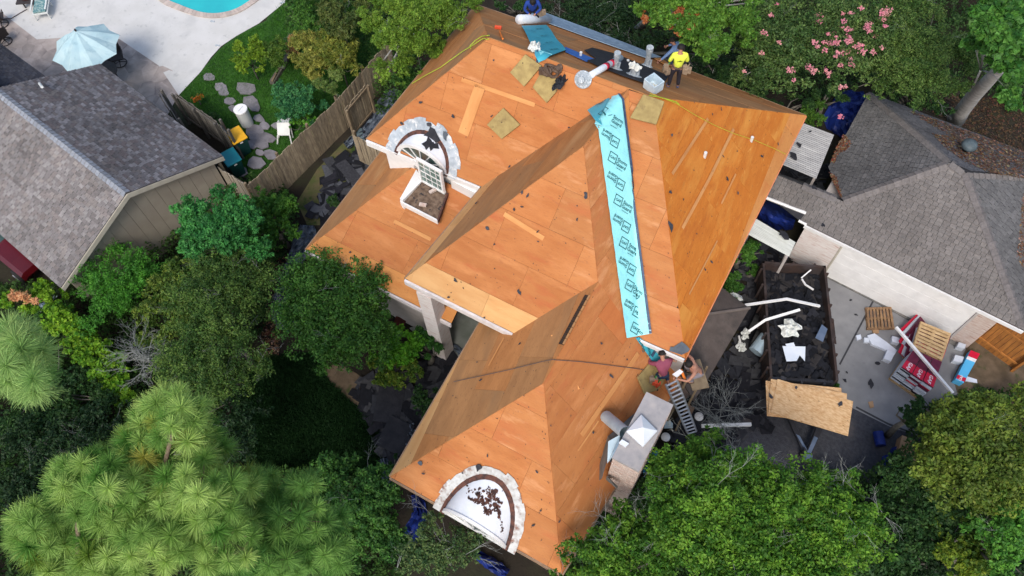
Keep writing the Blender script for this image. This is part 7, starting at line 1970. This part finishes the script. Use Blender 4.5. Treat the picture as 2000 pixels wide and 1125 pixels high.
# ---- top centre left
plant('lime_tree', 'tree', 'bright lime green tree over the fence left of the roof ridge', [(800, 40, 85, 60, 6.4, 15), (880, 20, 50, 40, 6.2, 7), (745, 30, 40, 45, 6.0, 6), (820, 110, 60, 35, 5.4, 8), (775, 140, 45, 30, 4.8, 5)], 44000, .11, (.055, .125, .014), (.125, .225, .032), 31, trunk=(.15, 'bark_pale'), tw=22, twl=.8, base=(790, 60), aspect=.35)
plant('broadleaf_tree', 'tree', 'darker green lower boughs between the lime tree and the roof', [(800, 165, 50, 26, 3.0, 7), (850, 120, 40, 30, 3.2, 5), (895, 55, 26, 34, 3.4, 5)], 9000, .12, (.02, .075, .014), (.05, .12, .022), 32)
for i, (nm, lab, sp, n, c, tw, asp) in enumerate((
    ('shrub', 'yellow-green rounded shrub on the lawn near the pool deck', [(490, 112, 34, 32, 1.3, 8)], 5000, ((.06, .13, .010), (.12, .21, .018)), 0, .5),
    ('shrub', 'mid green shrub right of the yellow-green one', [(530, 105, 30, 34, 1.2, 6)], 4200, ((.03, .08, .012), (.07, .13, .02)), 2, .5),
    ('shrub', 'bright green leafy shrub near the top by the curved lawn', [(600, 45, 34, 30, 1.6, 6), (580, 20, 26, 22, 1.5, 4)], 6000, MID, 0, .5),
    ('bamboo', 'tawny yellow feathery bamboo clump in the flower bed', [(610, 100, 40, 38, 1.8, 9), (625, 130, 34, 26, 1.6, 5)], 8500, ((.10, .13, .025), (.20, .22, .05)), 3, .22),
    ('bamboo', 'greener feathery bamboo clump behind the tawny one', [(655, 95, 40, 40, 2.0, 9), (690, 110, 30, 40, 2.0, 6)], 9000, ((.055, .10, .018), (.15, .17, .03)), 4, .22),
    ('shrub', 'olive brown bushy shrub at the top edge left of the lime tree', [(680, 35, 50, 40, 2.4, 9), (640, 15, 30, 25, 2.2, 4)], 10000, ((.03, .06, .015), (.08, .11, .03)), 10, .3),
    ('shrub', 'blue-green dense bush in the bed beside the long fence', [(585, 205, 48, 40, 1.5, 10), (560, 175, 30, 24, 1.4, 4)], 9500, ((.015, .09, .035), (.05, .17, .06)), 0, .55),
    ('shrub', 'bright green lower bush beside the tipped white chair', [(592, 240, 30, 22, 1.1, 5)], 3600, ((.03, .12, .012), (.07, .2, .02)), 0, .5),
    ('palm_shrub', 'pale green strappy plant at the fence by the bamboo', [(645, 160, 26, 24, 1.6, 5)], 3000, ((.06, .12, .03), (.13, .2, .06)), 4, .18),
    ('shrub', 'small dark plant at the corner of the grey patio fence', [(410, 232, 22, 14, .7, 4)], 1500, DARK, 0, .3),
    ('shrub', 'small shrub with orange bloom by the patio corner fence', [(385, 195, 14, 10, .4, 3)], 700, ((.05, .12, .012), (.45, .10, .02)), 0, .4),
    ('shrub', 'pale dead grass tuft beside the log edging', [(572, 92, 14, 20, .5, 4)], 1200, ((.25, .17, .07), (.36, .26, .12)), 0, .2))):
    plant(nm, 'shrub' if nm != 'bamboo' else 'bamboo', lab, sp, n, .105 if asp > .3 else .18, *c, 60 + i, tw=tw, twl=.5, aspect=asp, trunk=(.04, 'bark_grey'))
# ---- left: thicket between the houses
plant('broadleaf_tree', 'tree', 'fresh blue-green tree rising in front of the beige gable wall', [(430, 430, 75, 60, 3.6, 14), (400, 470, 60, 40, 3.4, 7), (480, 490, 50, 40, 3.2, 7)], 20000, .14, (.018, .105, .028), (.05, .2, .05), 81, trunk=(.1, 'bark_grey'), tw=6, aspect=.45)
plant('bush', 'bush', 'rounded mid green bush right of the blue-green tree, near the fence', [(530, 405, 48, 42, 1.9, 9), (555, 440, 30, 40, 1.7, 6), (510, 460, 30, 30, 1.8, 4)], 11000, .11, (.02, .08, .012), (.06, .16, .022), 82)
plant('bush', 'bush', 'bright grassy green bush under the left gable', [(235, 545, 85, 60, 2.2, 15), (190, 590, 60, 50, 2.0, 8)], 17000, .12, (.022, .10, .012), (.05, .18, .02), 83, aspect=.3)
plant('broadleaf_tree', 'tree', 'twiggy dull green thicket tree left of the plastic sheet', [(430, 600, 90, 90, 3.4, 18), (480, 560, 50, 50, 3.2, 7), (400, 700, 80, 80, 3.2, 14), (470, 720, 55, 60, 3.0, 8)], 36000, .10, (.024, .068, .016), (.085, .155, .034), 84, trunk=(.12, 'bark_grey'), tw=90, twl=.7, aspect=.4)
plant('bush', 'bush', 'olive bush with yellow sprays between the bright bush and the thicket', [(335, 590, 60, 50, 2.6, 10), (370, 540, 50, 40, 2.6, 6), (310, 640, 50, 35, 2.4, 6)], 13000, .11, (.03, .075, .014), (.10, .16, .025), 85, tw=20)
plant('vine', 'vine', 'yellow-green vine bank running diagonally behind the left pine', [(90, 590, 45, 32, 1.6, 6), (130, 640, 60, 36, 1.8, 10, .7), (190, 700, 70, 36, 1.6, 10, .7), (240, 760, 50, 30, 1.4, 7, .7), (8, 585, 22, 22, 1.6, 3)], 19000, .13, (.045, .14, .010), (.13, .26, .018), 86, trunk=(.03, 'bark_grey'), aspect=.7)
plant('bush', 'bush', 'dark leafy bush above the vine bank at the left edge', [(60, 640, 60, 40, 1.6, 7), (150, 780, 90, 50, 1.5, 10), (60, 830, 70, 60, 1.6, 9)], 14000, .115, *DARK, 87, tw=14)
plant('broadleaf_tree', 'tree', 'very dark twiggy tree behind the two pines', [(110, 880, 100, 60, 2.6, 12), (240, 830, 90, 45, 2.4, 9), (40, 960, 60, 80, 2.2, 9), (470, 830, 60, 60, 2.2, 8)], 17000, .11, *DEEP, 88, tw=40, twl=.8)
t = thing('bare_shrub', at(290, 700, 0), 'leafless grey tangled shrub in the left thicket', 'shrub')
twigs(t, [tuple(at(x, y, 2.9)) for x, y in ((290, 700), (268, 684), (308, 712), (314, 692), (280, 718))], 46, .58, seed=3, r=.009, up=.3, name='bare_branches'); MB().tube([at(290, 705, 0) , at(290, 700, 3.1)], [.06, .03], 6).build('trunk', M['twig_grey'], t)
t = thing('bare_shrub', at(1400, 830, 0), 'leafless pale shrub standing by the white gutter on the right', 'shrub')
twigs(t, [tuple(at(x, y, .8)) for x, y in ((1400, 815), (1385, 800), (1410, 800), (1425, 795), (1405, 822))], 34, .62, seed=4, r=.012, up=.9, name='bare_branches'); MB().tube([at(1402, 832, 0), at(1400, 812, .9)], [.05, .03], 6).build('trunk', M['twig_grey'], t)
dp_ = thing('dead_fronds', at(35, 562, 1.5), 'tan dead palm fronds hanging by the red car wheel', 'fronds')
crown(dp_, lobes(36, 578, 20, 8, 2.0, 5, 3) + lobes(62, 590, 14, 7, 1.9, 3, 4), 800, .24, (.36, .20, .10), (.55, .36, .22), seed=3, name='fronds', aspect=.16)
crumple('plastic_sack', at(88, 597, .8), (.16, .34, .14), 'tub_plastic', 'pale blue sack in the vines beside the dead fronds', 'sack', seed=51)
# ---- centre left: in front of the house
plant('broadleaf_tree', 'tree', 'rounded mid green tree with grey twigs in front of the lower left eave', [(650, 600, 95, 90, 2.9, 22), (620, 540, 55, 40, 2.9, 7), (700, 660, 70, 55, 2.6, 10), (640, 700, 50, 30, 2.2, 5)], 36000, .11, (.02, .075, .014), (.055, .145, .024), 91, trunk=(.12, 'bark_grey'), tw=46, twl=.6)
plant('bush', 'bush', 'small vivid green bush just left of the porch column', [(775, 678, 48, 34, 1.7, 9)], 7500, .105, (.035, .14, .010), (.08, .24, .018), 92)
plant('bush', 'bush', 'round dark green bush at the foot of the porch column', [(832, 668, 30, 30, 1.5, 6)], 4200, .10, (.014, .06, .012), (.03, .10, .018), 93)
plant('bush', 'bush', 'mixed green and rusty bush below the vivid bush', [(775, 725, 50, 34, 1.4, 9), (740, 715, 26, 22, 1.3, 4)], 7500, .105, (.03, .085, .012), (.10, .15, .02), 94)
plant('shrub', 'shrub', 'small shadowed shrub at the lower wing eave', [(838, 785, 32, 26, 1.2, 6), (640, 400, 16, 18, .8, 3)][:1], 2800, .10, *DARK, 95)
plant('bush', 'bush', 'leafy green bush left of the lower left eave corner', [(700, 970, 75, 60, 3.0, 14), (650, 930, 50, 40, 2.8, 6), (720, 1050, 70, 60, 2.6, 10)], 21000, .11, (.018, .07, .016), (.055, .145, .028), 96, tw=10)
plant('shrub', 'shrub', 'loose open-branched shrub with pale stems before the lower arched window', [(870, 1060, 75, 55, 3.4, 12), (830, 1100, 60, 40, 3.2, 7), (900, 1010, 40, 30, 3.0, 3)], 6500, .10, (.025, .065, .025), (.08, .13, .045), 97, trunk=(.05, 'bark_pale'), tw=26, twl=.9, twr=.013)
plant('shrub', 'shrub', 'small dark shrub at the left end of the lower wing eave', [(775, 915, 16, 26, 1.4, 4)], 1500, .10, *DARK, 98)
for i, (x, y, rx, ry, lab) in enumerate(((1452, 490, 34, 22, 'leafy green bush under the right eave near the white patio cover'), (1440, 560, 30, 26, 'leafy green bush by the white plastic sheet'), (1470, 525, 14, 14, 'tiny bright shrub left of the trailer corner'), (1629, 752, 10, 7, 'tiny yellow-green weed at the trailer front corner'), (655, 397, 22, 18, 'small dark green shrub in the left side yard'))):
    plant('bush', 'bush', lab, [(x, y, rx, ry, 1.2 if i < 2 else .5, 6 if i < 2 else 3)], (4200, 3600, 900, 400, 1500)[i], .10, *(MID if i != 4 else DARK), 100 + i)
# ---- pines: whorls of long needles
def pine(name, label, spots, ntuft, seed, c1, c2, trunk_pts, size=.30, needles=300, limbs=(), top=None):
    rr = np.random.default_rng(seed); tu = []
    t = thing(name, at(trunk_pts[0][0], trunk_pts[0][1], 0), label, 'pine tree', 'pines at the lower left')
    for (px, py, rx, ry, z, k) in spots:
        for _ in range(int(k * 3)):
            a = rr.uniform(0, 6.283); q = math.sqrt(rr.uniform(0, 1)); zc = z + (1 - q) * .9 - rr.uniform(0, 1) ** 2 * 2.2
            c_ = at(px + rx * q * math.cos(a), py + ry * q * math.sin(a), zc)
            if all((c_ - o_[0]).length > size * 1.02 for o_ in tu): tu.append((c_, at(px, py, z - 1.0)))
    C = np.array([list(a) for a, b in tu]); B = np.array([list(b) for a, b in tu]); nT = len(tu)
    ax = C - B; ax[:, 2] = np.abs(ax[:, 2]) + .6; ax /= np.linalg.norm(ax, axis=1, keepdims=True)
    i = np.repeat(np.arange(nT), needles); n = len(i)
    d = rr.normal(size=(n, 3)); d /= np.linalg.norm(d, axis=1, keepdims=True); d = d + ax[i] * .35; d /= np.linalg.norm(d, axis=1, keepdims=True)
    L_ = size * rr.uniform(.7, 1.1, n)[:, None] * rr.uniform(.8, 1.15, nT)[i][:, None]
    s = np.cross(d, rr.normal(size=(n, 3))); s /= np.linalg.norm(s, axis=1, keepdims=True); w = .0042
    st = C[i] - ax[i] * rr.uniform(0, .12, n)[:, None]
    droop = np.zeros((n, 3)); droop[:, 2] = -.10
    v = np.empty((n, 4, 3), np.float32)
    v[:, 0] = st - s * w; v[:, 1] = st + s * w; v[:, 2] = st + d * L_ + droop * L_ + s * w * .5; v[:, 3] = st + d * L_ + droop * L_ - s * w * .5
    tt_ = rr.uniform(0, 1, nT)[i][:, None]; col = np.array(c1)[None] * (1 - tt_) + np.array(c2)[None] * tt_
    col = col * rr.uniform(.8, 1.2, (n, 1)); k_ = rr.uniform(0, 1, nT)[i] > .95; col[k_] = col[k_] * np.array([1.35, .95, .8])
    quads('crown', v, np.repeat(col, 4, axis=0), NEEDLEM, t)
    mb = MB(); tp = [at(*q) for q in trunk_pts]
    mb.tube(tp, [.20 * (1 - .75 * k / (len(tp) - 1)) for k in range(len(tp))], 10)
    mb.build('trunk', M['bark_pine'], t, smooth=True)
    lb = MB(); R_ = random.Random(seed)
    for (px, py, rx, ry, z, k) in spots:
        e = at(px, py, z - .8); j = min(range(len(tp)), key=lambda q: abs(tp[q].z - (z - 2.5))); lb.tube([tp[j], tp[j].lerp(e, .6) + Vector((0, 0, -.2)), e], [.07, .05, .025], 6)
    for a, b in R_.sample([(Vector(a), Vector(b)) for a, b in tu], min(nT, 160)): lb.tube([b, b.lerp(a, .6) + Vector((0, 0, -.15)), a], [.022, .016, .010], 4)
    for lm in limbs: lb.tube([at(*q) for q in lm], [.06, .045, .035, .02][:len(lm)], 6)
    lb.build('branches', M['bark_pine'], t, smooth=True)
    return t
PC = ((.12, .30, .05), (.50, .68, .19)); PD_ = ((.075, .23, .045), (.27, .48, .11))
pine('pine_tree', 'large long-needled pine filling the lower left corner', [(335, 815, 75, 60, 12.2, 44), (275, 870, 50, 30, 11.6, 18), (210, 950, 115, 75, 11.8, 80), (385, 960, 85, 70, 12.0, 55), (75, 1040, 60, 55, 11.2, 28), (270, 1040, 120, 80, 11.4, 75), (430, 1040, 70, 75, 11.0, 45), (400, 870, 45, 40, 11.2, 20), (170, 1100, 90, 40, 10.8, 30), (470, 950, 30, 30, 10.8, 10)], 0, 201, *PC,
     [(330, 1010, 0), (330, 1000, 4), (328, 985, 8), (322, 930, 10.2), (327, 890, 11.2), (332, 850, 12)], limbs=[[(331, 948, 10.6), (322, 905, 11.4), (336, 850, 12.4)], [(410, 1105, 9.5), (440, 1090, 10), (478, 1070, 10.5), (492, 1045, 10.8)], [(153, 1085, 10.6), (154, 1050, 11.2), (150, 1020, 11.5)]])
pine('pine_tree', 'smaller darker pine right of the large one at the bottom', [(560, 1010, 80, 55, 9.4, 42), (590, 945, 26, 26, 9.6, 9), (500, 945, 38, 30, 9.4, 12), (530, 1090, 80, 50, 9.2, 36), (620, 1080, 60, 50, 8.6, 24), (640, 1020, 30, 30, 8.8, 8)], 0, 202, *PD_, [(560, 1050, 0), (560, 1045, 4), (558, 1040, 8)], size=.30, needles=260)
pine('pine_tree', 'pale pine crown cut by the left picture edge', [(20, 700, 62, 70, 13.2, 42), (60, 735, 28, 40, 13.0, 12), (5, 650, 40, 20, 13.0, 8)], 0, 203, (.18, .38, .09), (.46, .64, .22), [(-20, 760, 0), (-20, 740, 6), (-15, 720, 12)], size=.34, needles=320)
# grass blades on the sunny lawn, beyond counting
def blades(name, pxs, n, hgt, c1, c2, seed, w=.012):
    rr = np.random.default_rng(seed); P2 = [tuple(at(x, y, 0).xy) for x, y in pxs]; xs = [p[0] for p in P2]; ys = [p[1] for p in P2]; pts = []
    while len(pts) < n:
        x, y = rr.uniform(min(xs), max(xs)), rr.uniform(min(ys), max(ys))
        if inpoly(x, y, P2): pts.append((x, y, 0))
    p = np.array(pts); n = len(p); a = rr.uniform(0, 6.283, n); s = np.stack([np.cos(a), np.sin(a), np.zeros(n)], 1) * w
    tip = p + np.stack([rr.normal(0, .05, n), rr.normal(0, .05, n), hgt * rr.uniform(.5, 1.2, n)], 1)
    v = np.empty((n, 4, 3), np.float32); v[:, 0] = p - s; v[:, 1] = p + s; v[:, 2] = tip + s * .2; v[:, 3] = tip - s * .2
    t = rr.uniform(0, 1, (n, 1)); col = np.array(c1) * (1 - t) + np.array(c2) * t
    o = quads(name, v, np.repeat(col, 4, axis=0), LEAFM, None); o['kind'] = 'stuff'; return o
blades('grass', [(560, -10), (700, 20), (700, 200), (520, 345), (455, 340), (430, 250), (350, 186), (395, 142), (430, 100), (465, 72), (525, 42)], 42000, .07, (.03, .12, .010), (.07, .22, .02), 1, .014)
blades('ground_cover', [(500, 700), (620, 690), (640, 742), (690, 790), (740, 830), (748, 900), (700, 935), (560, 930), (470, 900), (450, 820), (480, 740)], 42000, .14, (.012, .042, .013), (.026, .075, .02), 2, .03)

# the undergrowth that fills the ground between the trees, beyond counting
def carpet(name, pxs, n, hmax, size, c1, c2, seed, aspect=.5):
    rr = np.random.default_rng(seed); P2 = [tuple(at(x, y, 0).xy) for x, y in pxs]; xs = [p[0] for p in P2]; ys = [p[1] for p in P2]; pts = []
    while len(pts) < n:
        x, y = rr.uniform(min(xs), max(xs)), rr.uniform(min(ys), max(ys))
        if inpoly(x, y, P2): pts.append((x, y))
    p = np.array(pts); x, y = p[:, 0], p[:, 1]
    f = .5 + .22 * np.sin(x * 1.9 + seed) * np.cos(y * 1.6) + .18 * np.sin(x * 3.7 - y * 2.9) + .12 * np.sin(x * 7.1 + y * 5.3)
    z = hmax * np.clip(f, .05, 1) * rr.uniform(.45, 1.05, n)
    pos = np.stack([x, y, np.maximum(z, .05)], 1)
    nrm = rr.normal(size=(n, 3)) * .7 + np.array([0, 0, .6])
    t = np.clip(f * .8 + rr.uniform(-.3, .3, n), 0, 1)[:, None]; col = (np.array(c1) * (1 - t) + np.array(c2) * t) * np.array([1.8, 1.6, 1.5]) * rr.uniform(.7, 1.3, (n, 1))
    o = leaf_mesh(name, pos, nrm, size, col, LEAFM, None, aspect); o['kind'] = 'stuff'; return o
carpet('undergrowth', [(-60, 560), (120, 575), (180, 520), (330, 500), (350, 440), (480, 360), (560, 372), (590, 430), (540, 560), (520, 640), (500, 700), (470, 760), (440, 830), (480, 920), (740, 940), (760, 1000), (800, 1130), (780, 1180), (-80, 1180)], 74000, 1.5, .13, (.012, .040, .010), (.045, .105, .020), 5)
carpet('undergrowth', [(560, 0), (620, -60), (960, -60), (925, 15), (740, 250), (735, 180), (700, 110), (640, 120), (590, 140), (560, 60)], 16000, 1.3, .13, (.014, .048, .010), (.05, .115, .02), 6)
carpet('undergrowth', [(940, -70), (2060, -90), (2060, 200), (1960, 225), (1860, 170), (1740, 165), (1700, 180), (1640, 195), (1580, 225), (1480, 190), (1380, 150), (1250, 90), (1100, 20)], 60000, 1.6, .13, (.010, .034, .010), (.04, .09, .022), 7)
carpet('undergrowth', [(1090, 1090), (1180, 1000), (1300, 900), (1360, 870), (1480, 930), (1680, 930), (1750, 880), (1790, 800), (1850, 780), (1900, 760), (2060, 790), (2080, 1200), (1090, 1200)], 46000, 1.3, .13, (.009, .032, .009), (.035, .085, .016), 8)
litter('leaf_litter', Plane((0, 0, .02), (1, 0, .02), (0, 1, .02)), [(520, 470), (560, 500), (545, 700), (500, 720), (520, 600)], 900, .02, .05, LC, None, 8)
litter('leaf_litter', Plane((0, 0, .02), (1, 0, .02), (0, 1, .02)), [(1700, 165), (1860, 240), (2010, 300), (2010, 190), (1900, 190)], 2200, .02, .055, [(.10, .06, .035), (.06, .04, .025), (.15, .09, .05)], None, 9)
